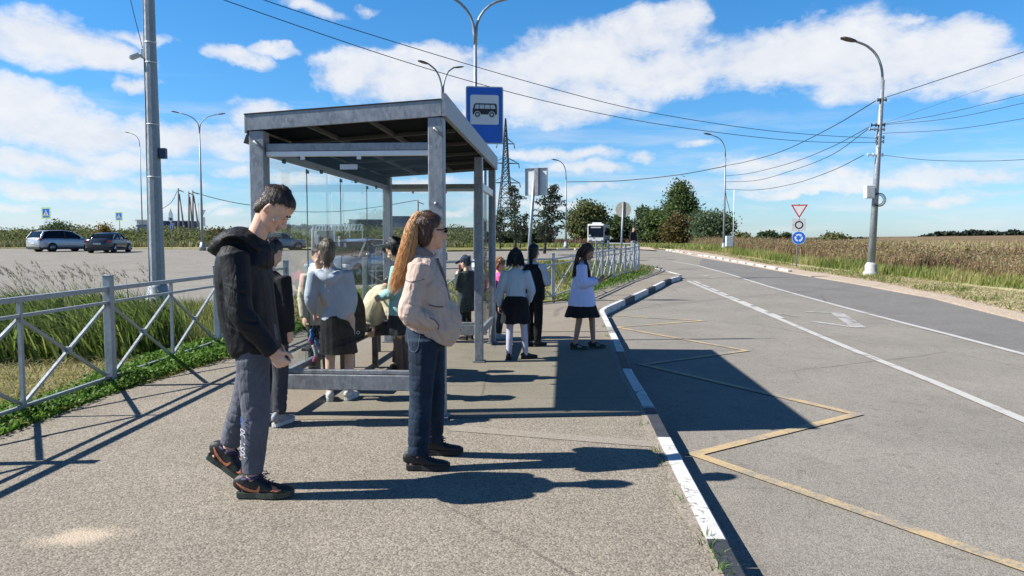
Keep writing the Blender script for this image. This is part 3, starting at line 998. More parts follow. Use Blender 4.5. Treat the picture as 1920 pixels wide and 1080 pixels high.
# the leaning pole on the right with the cables
rb = G(1632, 516, -.1)
rt = D(1655, 150, rb.y)
rp = thing('lamp_pole', 'leaning roadside lamp pole hung with cables and a white meter box', 'lamp pole', rb)
lx = rt - rb
mb = MB(); mb.tube([(0, 0, -.1), lx * .5, lx], [.155, .115, .075], 10); mb.build('pole', M_POLE, rp)
mb = MB(); mb.tube([(0, 0, -.1), (0, 0, .12), (0, 0, .17), (.01, 0, .38), (.02, 0, .5)], [.30, .29, .22, .24, .165], 8); mb.build('base_collar', M_COLLAR, rp)
Yr = rb.y
arm_px = [(1654.5, 160), (1654, 135), (1649, 115), (1640, 99), (1625, 86), (1606, 78)]
mb = MB(); mb.tube(catmull([D(x, y, Yr) - rb for x, y in arm_px], 4), .05, 8); ar = mb.build('arm', M_POLE, rp)
mb = MB(); lamp_head(mb, D(1606, 78, Yr) - rb, (-1, -.2, 0), 1.0); mb.build('lamp_head', M_LAMP, ar)
q = D(1630, 360, Yr - .15) - rb
mb = MB(); mb.box(q, (.34, .26, .50), bev=.015); bxo = mb.build('meter_box', M_WHITEP, rp)
mb = MB(); mb.box(q + Vector((0, -.133, -.02)), (.26, .006, .36), bev=.003); mb.build('door', M_WHITEP, bxo)
mb = MB()
for dy, rr_ in ((0, .23), (.03, .19), (-.03, .26)):
    c = D(1645, 375, Yr) - rb
    mb.tube([c + Vector((math.cos(a_) * rr_, -.12 + dy, math.sin(a_) * rr_)) for a_ in np.linspace(-2.4, 2.6, 26)], .014, 5)
mb.build('cable_coil', M_CABLE, rp)
def ppt(y): return D(1632 + (516 - y) * 23 / 366, y, Yr)
for y, dx, mt_ in ((188, -.16, M_CABLE), (235, -.35, M_CABLE), (243, -.4, M_POLE), (258, -.15, M_POLE), (266, -.15, M_POLE), (291, -.42, M_WHITEP)):
    mb = MB()
    c = ppt(y) - rb
    mb.bar(c + Vector((dx, -.05, 0)), c + Vector((.18, -.05, 0)), .05, .05)
    for k in (dx, dx * .5, .16): mb.tube([c + Vector((k, -.05, -.06)), c + Vector((k, -.05, .07))], .03, 6)
    mb.build('crossarm', mt_, rp)

def cable(label, pts, r=.014, n=10, sag=0):
    P = catmull(pts, n)
    mb = MB(); mb.tube(P, r * .72, 5)
    o = mb.build('power_cable', M_CABLE)
    return tag(o, label, 'cable', 'overhead cables')
def wire(px, Y0, Y1):
    k = len(px)
    return [D(x, y, Y0 + (Y1 - Y0) * i / (k - 1)) for i, (x, y) in enumerate(px)]
cable('upper of two long cables crossing the sky above the shelter from the top edge', wire([(380, -50), (495, 0), (750, 82), (1000, 156), (1200, 207), (1400, 240), (1530, 253), (1640, 259)], 14, Yr), .014)
cable('lower of two long cables crossing the sky and passing behind the bus stop sign', wire([(310, -45), (420, 0), (760, 116), (1000, 184), (1200, 227), (1400, 255), (1530, 266), (1640, 267)], 14, Yr), .014)
cable('thick cable from the upper bracket of the leaning pole out to the top right', wire([(1653, 185), (1760, 150), (1920, 97), (2100, 38)], Yr, 20), .02)
lm = G(1357, 470, -.04)
cable('thick cable sagging from the top bracket of the leaning pole to the roadside lamp', wire([(1642, 189), (1560, 238), (1470, 282), (1400, 303), (1358, 311)], Yr, lm.y), .028)
lm2 = G(1061, 466, -.04)
cable('cable running on from the roadside lamp to the lamp by the larches', wire([(1358, 312), (1270, 328), (1160, 339), (1061, 341)], lm.y, lm2.y), .045)
for i, (lb, p) in enumerate((
    ('upper of three thin cables from the leaning pole sagging toward the roadside trees', [(1630, 238), (1560, 275), (1490, 303), (1410, 324), (1359, 330)]),
    ('middle of three thin cables from the leaning pole sagging toward the roadside trees', [(1628, 242), (1560, 290), (1490, 318), (1420, 338), (1359, 341)]),
    ('lowest sagging cable, from the white bracket of the leaning pole to the roadside lamp', [(1619, 291), (1560, 320), (1490, 344), (1420, 356), (1359, 355)]))):
    cable(lb, wire(p, Yr, lm.y), .022)
cable('faint thin cable from the leaning pole rising to the right, alone above the paired cables', wire([(1654, 232), (1760, 195), (1920, 140), (2000, 112)], Yr, 22), .007)
cable('upper cable of the close pair leaving the leaning pole to the right', wire([(1655, 233), (1760, 215), (1920, 177), (2080, 135)], Yr, 22), .013)
cable('lower cable of the close pair leaving the leaning pole to the right', wire([(1655, 234), (1780, 222), (1920, 193), (2080, 155)], Yr, 22), .013)
cable('cable right of the leaning pole running just under the close pair', wire([(1655, 250), (1780, 243), (1920, 222), (2080, 190)], Yr, 22), .013)
cable('lowest, nearly level cable leaving the leaning pole to the right', wire([(1656, 291), (1740, 300), (1830, 302), (1920, 299), (2080, 286)], Yr, 26), .013)
cable('thin cable dropping from the top edge to the camera bracket on the thick pole', wire([(240, -20), (252, 30), (268, 92)], pb.y, pb.y), .012)
cable('thin cable looping from the roadside lamp down to the cabinet post', wire([(1358, 340), (1362, 370), (1367, 390), (1368, 400)], lm.y, lm.y), .03)

# ---------------------------------------------------------------- signs
def disc(mb, c, r, y0, y1, mi=0, n=28, r_in=None):
    if r_in is None:
        mb.prism([(c[0] + r * math.cos(a_), c[1] + r * math.sin(a_)) for a_ in np.linspace(0, 2 * math.pi, n, endpoint=False)], 'y', y0, y1, mi)
    else:
        for i in range(n):
            a0_, a1_ = 2 * math.pi * i / n, 2 * math.pi * (i + 1) / n
            mb.prism([(c[0] + r * math.cos(a0_), c[1] + r * math.sin(a0_)), (c[0] + r * math.cos(a1_), c[1] + r * math.sin(a1_)), (c[0] + r_in * math.cos(a1_), c[1] + r_in * math.sin(a1_)), (c[0] + r_in * math.cos(a0_), c[1] + r_in * math.sin(a0_))], 'y', y0, y1, mi)
def rrect(w_, h_, r, cx=0, cz=0, n=5):
    out = []
    for (sx, sz, a0_) in ((1, 1, 0), (-1, 1, .5), (-1, -1, 1), (1, -1, 1.5)):
        for k in range(n + 1):
            a_ = math.pi * (a0_ + .5 * k / n)
            out.append((cx + sx * (w_ / 2 - r) + r * math.cos(a_), cz + sz * (h_ / 2 - r) + r * math.sin(a_)))
    return out
# bus stop sign (faces the camera, -Y)
Ys = 12.0
sp = D(907, 215, Ys)
base_ = Vector((sp.x + .01, Ys + .06, 0))
bs = thing('bus_stop_sign', 'blue rectangular bus stop sign with a white bus pictogram above the shelter roof', 'road sign', base_, R(7))
zc = sp.z
mb = MB(); mb.tube([(0, .04, -.1), (0, .04, zc + .3)], .035, 10); mb.build('post', M_POLE, bs)
tl = .025
pan = MB()
pan.prism(rrect(.60, .905, .035, 0, zc), 'y', -.012, .004, 1)
panel = pan.build('sign_panel', [M_BLUE, M_WHITEP], bs)
mb = MB(); mb.prism(rrect(.565, .87, .028, 0, zc), 'y', -.0145, -.0121, 0); mb.build('blue_field', M_BLUE, panel)
pz = zc + .085
M_SIGNW = plain('sign_white', (.95, .97, .97), .5, 0, .02)
mb = MB(); mb.prism(rrect(.455, .465, .03, 0, pz), 'y', -.017, -.0147, 0); mb.build('white_field', M_SIGNW, panel)
ic = MB()
ic.prism([(-.19, -.075), (-.19, 0.0), (-.165, .085), (-.14, .10), (.175, .10), (.195, .08), (.20, -.06), (.19, -.075)], 'y', -.0195, -.0172, 0)
ic.v = [(x, y, z + pz + .0) for x, y, z in ic.v]
ic2 = MB()
for a_, b_ in ((-.16, -.09), (-.08, -.005), (.005, .085), (.095, .175)):
    ic2.prism([(a_, .015 + pz), (b_, .015 + pz), (b_ - (.0 if b_ < .17 else .015), .078 + pz), (a_ + (.018 if a_ < -.15 else 0), .078 + pz)], 'y', -.0215, -.0197, 0)
for cx in (-.115, .115): disc(ic2, (cx, pz - .075), .052, -.0215, -.0197, 0)
pic = ic.build('pictogram', M_BLACK, panel)
ic2.build('pictogram_window', M_WHITEP, panel)
for cx in (-.115, .115):
    ic3 = MB(); disc(ic3, (cx, pz - .075), .04, -.0235, -.0217, 0, r_in=.022); ic3.build('pictogram_wheel', M_BLACK, panel)
# back of a sign panel on a leaning post
Yb = 19.6
b0 = G(988, 545, 0); b0 = D(985, 520, Yb); b0.z = 0
p1 = D(1003, 320, Yb)
SR = Matrix.Rotation(R(22), 3, 'Z')
sb = thing('road_sign', 'blank grey back of a rectangular sign on a leaning post near the larches', 'road sign', b0, -R(22))
lx = SR @ (p1 - b0)
mb = MB(); mb.tube([(0, 0, -.1), lx * .5, lx], .045, 10); mb.build('post', M_POLE, sb)
c = SR @ (D(1004.5, 341, Yb) - b0)
mb = MB(); mb.box(c + Vector((-.16, .06, 0)), (.29, .02, .70), bev=.006); mb.box(c + Vector((.17, .06, 0)), (.27, .02, .70), bev=.006)
mb.build('sign_panel', M_GREYP, sb)
mb = MB(); mb.box(c + Vector((0.04, -.005, .0)), (.10, .10, .72), bev=.006)
for x in (-.30, .30): mb.box(c + Vector((x, .04, 0)), (.012, .05, .70))
mb.box(c + Vector((0, .04, .355)), (.62, .05, .012))
mb.build('frame', M_GALVD, sb)
# back of a round sign
b0 = G(1163, 499, 0); p1 = D(1169, 378, b0.y)
rs = thing('road_sign', 'plain grey back of a round sign on a thin pole inside the far fence corner', 'road sign', b0, -R(20))
SR = Matrix.Rotation(R(20), 3, 'Z')
lx = SR @ (p1 - b0)
mb = MB(); mb.tube([(0, 0, -.1), lx], .045, 8); mb.build('post', M_POLE, rs)
c = SR @ (D(1168.5, 393, b0.y) - b0)
mb = MB(); disc(mb, (c.x, c.z), .36, .05, .065, 0); mb.build('sign_panel', plain('beige_sign_back', (.42, .40, .34), .6, .1), rs)
# give way, roundabout plate and roundabout sign on one pole
b0 = G(1493, 501, -.1)
s_ = b0.y / F_PX                                   # metres per pixel here
yg = thing('road_sign', 'pole with a red-edged triangle, a grey ring plate and a blue roundabout disc', 'road sign', b0, -R(20))
mb = MB(); mb.tube([(0, .06, -.1), (.06, .06, 118 * s_)], .035, 8); mb.build('post', M_POLE, yg)
z = lambda py: (501 - py) * s_
X_ = 3 * s_
w3 = 14.5 * s_
def tri_(k, zoff=0): 
    cz = z(393); return [(X_ - w3 * k, cz + 8.5 * s_ * k), (X_ + w3 * k, cz + 8.5 * s_ * k), (X_, cz - 16.5 * s_ * k)]
mb = MB(); mb.prism(tri_(1.03), 'y', -.01, 0, 0); g1 = mb.build('triangle_panel', M_RED, yg)
mb = MB(); mb.prism(tri_(.76), 'y', -.014, -.011, 0); mb.build('white_field', M_WHITEP, g1)
mb = MB(); mb.prism(rrect(24.5 * s_, 23.5 * s_, .02, X_, z(422)), 'y', -.01, 0, 0); g2 = mb.build('plate_panel', plain('plate_grey', (.62, .64, .64), .5, 0, .08), yg)
mb = MB(); disc(mb, (X_, z(422)), 7.5 * s_, -.014, -.011, 0, r_in=5.2 * s_)
for dx, dz_, w_, h_ in ((-10, 0, 2, .8), (0, 10, .8, 2), (0, -10, .8, 2)): mb.box((X_ + dx * s_, -.0125, z(422) + dz_ * s_), (w_ * s_, .003, h_ * s_))
mb.build('ring_mark', M_BLACK, g2)
mb = MB(); disc(mb, (X_, z(446)), 12.2 * s_, -.01, 0, 0); g3 = mb.build('round_panel', M_WHITEP, yg)
mb = MB(); disc(mb, (X_, z(446)), 11.5 * s_, -.014, -.011, 0); f3 = mb.build('blue_field', M_BLUE, g3)
ar3 = MB()
for k in range(3):
    a0_ = 2 * math.pi * k / 3 + .3
    n = 7
    an = [a0_ - 1.35 * i / (n - 1) for i in range(n)]
    ri, ro = 4.4 * s_, 7.2 * s_
    pol = [(X_ + ro * math.cos(a_), z(446) + ro * math.sin(a_)) for a_ in an] + [(X_ + ri * math.cos(a_), z(446) + ri * math.sin(a_)) for a_ in an[::-1]]
    for i in range(n - 1):
        ar3.prism([pol[i], pol[i + 1], pol[2 * n - 2 - i], pol[2 * n - 1 - i]], 'y', -.018, -.0145, 0)
    ae = an[-1]
    ar3.prism([(X_ + 8.6 * s_ * math.cos(ae), z(446) + 8.6 * s_ * math.sin(ae)), (X_ + 6 * s_ * math.cos(ae - .55), z(446) + 6 * s_ * math.sin(ae - .55)), (X_ + 3 * s_ * math.cos(ae), z(446) + 3 * s_ * math.sin(ae))], 'y', -.018, -.0145, 0)
ar3.build('arrow_mark', M_WHITEP, f3)

def small_post(root, h, r=.04): 
    mb = MB(); mb.tube([(0, .05, -.1), (0, .05, h)], r, 8); return mb.build('post', M_GALVD, root)
def crossing_sign(label, px, pyc, pybase, wpx, back=False):
    b0 = G(px, pybase, -.04)
    k = b0.y / F_PX
    root = thing('crossing_sign', label, 'road sign', b0, -R(16), 'pedestrian crossing signs across the lot')
    zc_ = (pybase - pyc) * k
    small_post(root, zc_ + .3)
    w_ = wpx * k
    mb = MB(); mb.prism(rrect(w_, w_ * 1.02, .04, 0, zc_), 'y', -.02, 0, 0); p_ = mb.build('sign_panel', M_LIME, root)
    mb = MB(); mb.prism(rrect(w_ * .74, w_ * .76, .02, 0, zc_), 'y', -.026, -.021, 0); f_ = mb.build('blue_field', M_BLUE, p_)
    a_ = w_ * .31
    mb = MB(); mb.prism([(-a_, zc_ - a_ * .85), (a_, zc_ - a_ * .85), (0, zc_ + a_ * .95)], 'y', -.032, -.027, 0); t_ = mb.build('white_triangle', M_WHITEP, f_)
    mb = MB()
    u = a_
    mb.prism([(-.05 * u, zc_ + .45 * u), (.07 * u, zc_ + .45 * u), (.15 * u, zc_ - .1 * u), (.30 * u, zc_ - .55 * u), (.18 * u, zc_ - .55 * u), (.02 * u, zc_ - .15 * u), (-.2 * u, zc_ - .55 * u), (-.32 * u, zc_ - .55 * u), (-.12 * u, zc_ - .1 * u)], 'y', -.037, -.033, 0)
    for k2 in (-.5, -.2, .15, .48): mb.box((k2 * u, -.035, zc_ - .70 * u), (.16 * u, .004, .16 * u))
    mb.build('walking_figure', M_BLACK, p_)
    if back:
        mb = MB(); disc(mb, (.06, zc_ - w_ * .87), w_ * .33, -.02, 0, 0); mb.build('round_panel', M_GREYP, root)
    return root
crossing_sign('lime-edged crossing sign above a round grey sign back, behind the silver estate car', 89, 400, 463, 21, True)
crossing_sign('lime-edged crossing sign on its own pole just behind the dark saloon car', 225, 406, 463, 16)
# distant sign cluster beside the thick pole
b0 = G(322, 465, -.04); k = b0.y / F_PX
ds = thing('road_sign', 'thin pole with a house-shaped plate, a round ringed sign and a small blue plate', 'road sign', b0)
small_post(ds, 66 * k)
mb = MB(); mb.prism([(-4 * k, 54 * k), (4 * k, 54 * k), (4 * k, 63 * k), (0, 74 * k), (-4 * k, 63 * k)], 'y', -.02, 0); mb.build('triangle_panel', M_GREYP, ds)
mb = MB(); disc(mb, (0, 54 * k), 5 * k, -.04, -.022, 0); d_ = mb.build('round_panel', M_WHITEP, ds)
mb = MB(); disc(mb, (0, 54 * k), 2.6 * k, -.05, -.042, 0); mb.build('dark_centre', M_NAVY, d_)
mb = MB(); mb.box((1.2 * k, -.02, 40.5 * k), (8.5 * k, .03, 9.5 * k)); d_ = mb.build('blue_plate', M_BLUE, ds)
mb = MB()
mb.box((-1.0 * k, -.04, 40 * k), (1 * k, .01, 7 * k)); mb.box((3.2 * k, -.04, 40 * k), (1 * k, .01, 7 * k)); mb.box((.4 * k, -.04, 43 * k), (3.2 * k, .01, 1 * k)); mb.build('white_mark', M_WHITEP, d_)
b0 = G(374, 463, -.04); k = b0.y / F_PX
ds = thing('road_sign', 'dark back of a give-way triangle over a plate, beside the two-armed street lamp', 'road sign', b0)
small_post(ds, 82 * k)
mb = MB(); mb.prism([(3 * k, 69 * k), (14 * k, 69 * k), (8 * k, 58 * k)], 'y', -.02, 0); mb.build('triangle_panel', M_GREYP, ds)
mb = MB(); mb.box((8 * k, -.01, 47 * k), (8 * k, .03, 17 * k)); mb.build('plate_panel', M_GREYP, ds)
# red chevron board on the island
b0 = G(1032, 466, -.04); k = b0.y / F_PX
cb = thing('chevron_sign', 'low red and white direction board behind the leaning larch trunk', 'road sign', b0)
mb = MB()
for x in (-8, 9): mb.tube([(x * k, .05, -.1), (x * k, .05, 30 * k)], .04, 6)
mb.build('post', M_GALVD, cb)
mb = MB(); mb.box((2 * k, 0, 28.5 * k), (25 * k, .04, 10.5 * k)); bp = mb.build('sign_panel', M_WHITEP, cb)
mb = MB()
for a_ in (-10, -1): mb.prism([(a_ * k, 24 * k), ((a_ + 4.5) * k, 24 * k), ((a_ + 8.5) * k, 28.5 * k), ((a_ + 4.5) * k, 33 * k), (a_ * k, 33 * k), ((a_ + 3) * k, 28.5 * k)], 'y', -.03, -.022)
mb.build('chevron_mark', M_RED, bp)
# ================================================================== VEGETATION
L_GRASS = leafmat('grass_blade', [(0, (.09, .14, .02)), (.45, (.17, .23, .04)), (.75, (.27, .28, .08)), (1, (.45, .38, .17))], .6, .4)
L_REED = leafmat('reed_blade', [(0, (.11, .17, .035)), (.5, (.22, .31, .07)), (.8, (.34, .40, .12)), (1, (.50, .44, .20))], .6, .55)
L_PLUME = leafmat('reed_plume', [(0, (.26, .23, .13)), (.6, (.42, .37, .24)), (1, (.58, .51, .36))], .9, .5)
L_CLOVER = leafmat('clover_leaf', [(0, (.08, .17, .02)), (.5, (.14, .29, .035)), (1, (.22, .38, .065))], .6, .4)
L_HAY = leafmat('hay_stalk', [(0, (.26, .21, .09)), (.6, (.42, .35, .18)), (1, (.80, .72, .48))], .9, .4)
L_BROWN = leafmat('dry_reed', [(0, (.13, .085, .05)), (.25, (.27, .17, .095)), (.5, (.42, .29, .165)), (.68, (.55, .42, .25)), (.80, (.27, .28, .09)), (.92, (.38, .34, .14)), (1, (.62, .50, .32))], .9, .4)
L_GREENR = leafmat('green_reed', [(0, (.14, .19, .04)), (.5, (.28, .34, .08)), (.85, (.42, .43, .14)), (1, (.55, .47, .22))], .6, .5)

def lean_of(n, mx, my, sd, seed):
    g = np.random.default_rng(seed)
    return np.stack([g.normal(mx, sd, n), g.normal(my, sd, n)], 1)
def U(n, a, b, seed): return np.random.default_rng(seed).uniform(a, b, n)

# short turf behind the near fence and beyond the shelter
near_turf = [(-11, 3), (-3.93, 3), (-3.93, 7.2), (-3.62, 9.6), (-3.5, 13), (-2.6, 14.7), (-.6, 16.3), (1.3, 19.3), (3.3, 25), (1, 31), (-3, 27), (-13, 27), (-13, 9)]
P = scatter(near_turf, 46000, 3, -.04)
keep = (patchy(P, 1.3, 1) + U(len(P), -.25, .25, 4) > .36) & in_poly(P, verge_left)
P = P[keep]
n = len(P)
dist = np.hypot(P[:, 0], P[:, 1])
hh = U(n, .03, .11, 5) * (.7 + .9 * patchy(P, .8, 2))
blades('grass', P, hh, .006 + dist * .0006, lean_of(n, -.1, 0, .35, 6), L_GRASS, seed=7)
P = scatter([(p[0], p[1]) for p in [(3.0, 24.5), (4.2, 26), (6.5, 33), (5, 38), (2, 39), (-2, 28)]], 9000, 8, -.04)
n = len(P)
blades('grass', P, U(n, .05, .2, 9), np.full(n, .03), lean_of(n, -.1, 0, .3, 10), L_GRASS, seed=11)
# tall leaning grass
P = scatter([(-12, 8.9), (-6.2, 9.0), (-5.0, 9.35), (-4.6, 10.4), (-5.2, 12.2), (-7, 13.5), (-12, 13.5)], 13000, 12, -.04)
n = len(P)
hh = U(n, .35, 1.08, 13) * (.70 + .4 * patchy(P, 1.2, 3))
blades('tall_grass', P, hh, U(n, .014, .034, 14), lean_of(n, -.55, -.08, .30, 15), L_REED, droop=1.1, seed=16, patch=1.1)
P2 = P[::60]
n = len(P2)
ls = lean_of(n, -.45, -.05, .14, 17)
h2 = U(n, .95, 1.22, 18)
blades('tall_grass', P2, h2, U(n, .008, .012, 19), ls, L_REED, droop=.6, seed=20)
g = np.random.default_rng(21)
tips = P2 + np.concatenate([ls * h2[:, None] * .92, (h2 * .93)[:, None]], 1)
q_ = g.uniform(0, 1, (n, 16, 1))
tdir = np.concatenate([ls * 1.6, np.full((n, 1), .62)], 1)
tdir /= np.linalg.norm(tdir, axis=1)[:, None]
cen = (tips[:, None, :] - tdir[:, None, :] * (q_ - .25) * .20 + g.normal(0, .009, (n, 16, 3))).reshape(-1, 3)
n3 = len(cen)
lean3 = np.repeat(ls, 16, 0) * 1.9 + g.normal(0, .35, (n3, 2))
blades('tall_grass', cen, g.uniform(.03, .06, n3), np.full(n3, .009), lean3, L_PLUME, droop=.3, seed=23)
# medium green grass up to the thick pole, thinning out
P = scatter([(-6.2, 10.2), (-4.3, 10.2), (-4.25, 14.5), (-6.5, 15.5), (-9.5, 16.6), (-9.5, 13)], 9000, 23, -.04)
n = len(P)
blades('grass', P, U(n, .18, .46, 24) * (.5 + .8 * patchy(P, .9, 4)), U(n, .010, .018, 25), lean_of(n, -.25, 0, .25, 26), L_GREENR, droop=.8, seed=27)
# hay lying round the pole
P = scatter([(-10.5, 15.0), (-4.6, 13.8), (-3.6, 16), (-4.2, 18), (-13, 18)], 5000, 28, 0)
P = P[in_poly(P, verge_left)]
n = len(P)
blades('hay', P, U(n, .05, .13, 29), np.full(n, .02), lean_of(n, 0, 0, 1.6, 30), L_HAY, seed=31)
P = scatter([(-8, 6.6), (-4.4, 6.4), (-4.4, 9), (-8, 9.2)], 2600, 32, -.01)
n = len(P)
blades('hay', P, U(n, .05, .14, 33), np.full(n, .008), lean_of(n, 0, 0, 1.8, 34), L_HAY, seed=35)
# broad-leaved low growth along the pavement edge
def clover(poly, N_, h, seed):
    P = scatter(poly, N_, seed, 0)
    gg = np.random.default_rng(seed + 1)
    hmap = h * (.25 + .9 * patchy(P, .35, seed))
    P[:, 2] += gg.uniform(-.02, 1, N_) * hmap
    leaf_cloud('ground_cover', P, .034, L_CLOVER, seed + 2, flat=.35, aspect=1.15)['kind'] = 'stuff'
clover([(-4.5, 7.7), (-3.95, 7.75), (-3.58, 9.7), (-3.45, 12.6), (-4.4, 12.6)], 14000, .17, 40)
clover([(-4.6, 5.0), (-3.93, 4.9), (-3.90, 7.8), (-4.4, 7.9)], 4200, .09, 44)
clover([(1.0, 18.2), (1.6, 18.4), (3.7, 24.2), (5.6, 29.5), (5.3, 30), (2.9, 24.6)], 3500, .14, 48)
# tufts in the kerb joint
P = []
for (x, y, k) in ((1362, 1035, 26), (1348, 1010, 12), (1370, 1066, 20), (1252, 848, 12), (1262, 872, 9), (1228, 795, 8), (1300, 940, 8), (1140, 612, 18), (1146, 630, 14), (1283, 905, 6)):
    q = G(x - (20 if y > 780 else 8), y, 0)
    gg = np.random.default_rng(int(x))
    P.append(np.stack([q.x + gg.normal(0, .022, k), q.y + gg.normal(0, .05, k), np.full(k, -.02)], 1))
P = np.concatenate(P); n = len(P)
blades('weeds', P, U(n, .03, .085, 50), np.full(n, .007), lean_of(n, 0, 0, .6, 51), L_CLOVER, seed=52)

# right-hand verge: mown hay, then green and brown reeds
hay_poly = [(p[0], p[1]) for p in off([(1990, 606), (1920, 586), (1780, 553), (1640, 526), (1520, 508), (1440, 495), (1350, 478), (1270, 467), (1250, 464), (1350, 473), (1420, 485), (1500, 498), (1640, 514), (1729, 523), (1780, 531), (1920, 547), (1990, 556)], -.08)]
P = scatter(hay_poly, 15000, 60, -.1)
n = len(P)
blades('hay', P, U(n, .03, .085, 61), U(n, .012, .028, 62), lean_of(n, .2, 0, 2.2, 63), L_HAY, seed=64)
P = scatter(hay_poly, 5000, 65, -.1); P = P[patchy(P, 1.7, 5) > .62]; n = len(P)
blades('grass', P, U(n, .06, .2, 66), U(n, .02, .04, 67), lean_of(n, .1, 0, .5, 68), L_GREENR, seed=69)
front_px = [(1990, 552), (1920, 543), (1780, 529), (1700, 520), (1640, 513), (1500, 496), (1420, 484), (1350, 473), (1270, 464)]
fr_ = off(front_px, -.08)
def band(d0, d1):
    a_ = [(x + d0 * .75, y + d0 * .65) for x, y in fr_]
    b_ = [(x + d1 * .75, y + d1 * .65) for x, y in fr_]
    return a_ + b_[::-1]
P = scatter(band(0, 3.2), 17000, 70, -.12); n = len(P)
blades('reeds', P, U(n, .18, .66, 71) * (.55 + .8 * patchy(P, 2.2, 6)), U(n, .018, .04, 72), lean_of(n, .15, 0, .28, 73), L_GREENR, droop=.8, seed=74, patch=3)
P = scatter(band(1.8, 9), 26000, 75, -.12); n = len(P)
hh = U(n, .62, 1.22, 76) * (.66 + .36 * patchy(P, 3, 7))
ls = lean_of(n, .16, 0, .22, 77)
blades('reeds', P, hh, U(n, .02, .042, 78), ls, L_BROWN, droop=.9, seed=79, patch=2.2)
k = slice(0, n, 3)
g = np.random.default_rng(80)
m_ = len(P[k])
tips = P[k] + np.concatenate([ls[k] * hh[k][:, None] * .85, (hh[k] * .95)[:, None]], 1)
cen = (tips[:, None, :] + g.normal(0, 1, (m_, 3, 3)) * np.array([.06, .05, .09])).reshape(-1, 3)
leaf_cloud('reeds', cen, .042, L_BROWN, 81, aspect=2.8)['kind'] = 'stuff'
P = scatter(band(9, 40), 24000, 82, -.12); n = len(P)
blades('reeds', P, U(n, .55, 1.0, 83), U(n, .05, .12, 84), lean_of(n, .15, 0, .25, 85), L_BROWN, droop=.7, seed=86, patch=9)
P = scatter(band(40, 110), 14000, 87, -.12); n = len(P)
blades('reeds', P, U(n, .3, .6, 88), U(n, .15, .35, 89), lean_of(n, .1, 0, .25, 90), L_BROWN, droop=.7, seed=91)
# weeds and rough grass under the roadside trees
P = scatter([(p[0], p[1]) for p in off([(1262, 466), (1380, 474), (1420, 480)], -.05)] + [(45, 110), (14, 120)], 9000, 92, -.1); n = len(P)
blades('grass', P, U(n, .15, .55, 93), U(n, .06, .14, 94), lean_of(n, 0, 0, .3, 95), L_GREENR, seed=96)
P = scatter(isl, 9000, 97, -.05); P = P[P[:, 1] > 75]; n = len(P)
blades('grass', P, U(n, .15, .5, 98), U(n, .08, .2, 99), lean_of(n, 0, 0, .3, 100), L_GREENR, seed=101)
L_HEATH = leafmat('heath', [(0, (.11, .06, .05)), (.5, (.19, .11, .09)), (1, (.22, .19, .08))], .9)
P = scatter([(-12, 112), (-6, 106), (22, 118), (26, 132), (-14, 132)], 7000, 102, -.1); n = len(P)
blades('heath', P, U(n, .5, 1.2, 103), U(n, .15, .3, 104), lean_of(n, 0, 0, .3, 105), L_HEATH, seed=106)

# scrub across the lot
L_SCRUB = leafmat('scrub_leaf', [(0, (.07, .095, .034)), (.4, (.125, .16, .055)), (.75, (.19, .22, .085)), (1, (.34, .30, .15))], .8, .45)
def scrub(name, poly, N_, h, size, seed, mat=L_SCRUB):
    P = scatter(poly, N_, seed, 0)
    gg = np.random.default_rng(seed + 1)
    hm = h * (.45 + .75 * patchy(P, 5, seed)) * (.7 + .5 * patchy(P, 1.6, seed + 1))
    P[:, 2] += gg.uniform(0, 1, N_) ** .8 * hm
    o = leaf_cloud(name, P, size, mat, seed + 2)
    o['kind'] = 'stuff'
    return o
fy = far_e[-3].y
scrub('scrub', [(-72, fy + 5), (-5, fy + 7), (-3, fy + 24), (-85, fy + 24)], 46000, 2.4, .15, 110)
P = scatter([(-72, fy + 2), (-5, fy + 3), (-5, fy + 8), (-80, fy + 8)], 11000, 113, 0); n = len(P)
blades('tall_grass', P, U(n, .25, .8, 114), U(n, .07, .16, 115), lean_of(n, -.15, 0, .3, 116), leafmat('pale_grass', [(0, (.13, .16, .05)), (.5, (.28, .29, .12)), (1, (.44, .40, .22))]), seed=117)
scrub('hedge_scrub', [(-11, fy + 26), (4, fy + 28), (6, fy + 34), (-12, fy + 34)], 9000, 2.3, .3, 120, leafmat('dark_scrub', [(0, (.02, .045, .012)), (.6, (.045, .085, .02)), (1, (.08, .12, .035))], .6))

# far woods: nobody could count them
def wood(name, px0, px1, ybase, ytops, Y, N_, size, seed, cols):
    gg = np.random.default_rng(seed)
    xs = gg.uniform(px0, px1, N_)
    k = Y / F_PX
    prof = np.interp(xs, np.linspace(px0, px1, len(ytops)), ytops)
    jag = np.array([noise.noise(Vector((x * .11, seed, 0))) + .6 * noise.noise(Vector((x * .37, seed, 3))) for x in xs])
    yy = prof - jag * 4.0
    u = gg.uniform(0, 1, N_) ** .7
    py = ybase + (yy - ybase) * u
    C = np.array([D(x, y, Y + dy)[:] for x, y, dy in zip(xs, py, gg.uniform(0, 25, N_))])
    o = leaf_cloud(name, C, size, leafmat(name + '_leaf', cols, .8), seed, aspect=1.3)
    o['kind'] = 'stuff'
DK = [(0, (.018, .03, .024)), (.6, (.04, .06, .04)), (1, (.075, .09, .055))]
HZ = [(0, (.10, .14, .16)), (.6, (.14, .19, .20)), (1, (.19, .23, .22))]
wood('far_wood', 1720, 1960, 452, [449, 441, 437, 439, 434, 437, 438, 435, 439, 437], 520, 9000, 3.2, 130, DK)
wood('far_wood', 1370, 1760, 458, [450, 448, 450, 451, 449, 447, 449, 450, 448, 446], 480, 6000, 2.4, 131, [(0, (.05, .075, .06)), (1, (.11, .13, .10))])
wood('far_wood', 460, 900, 447, [431, 427, 424, 427, 430, 429, 431, 433, 434, 436], 900, 6000, 6.0, 132, HZ)
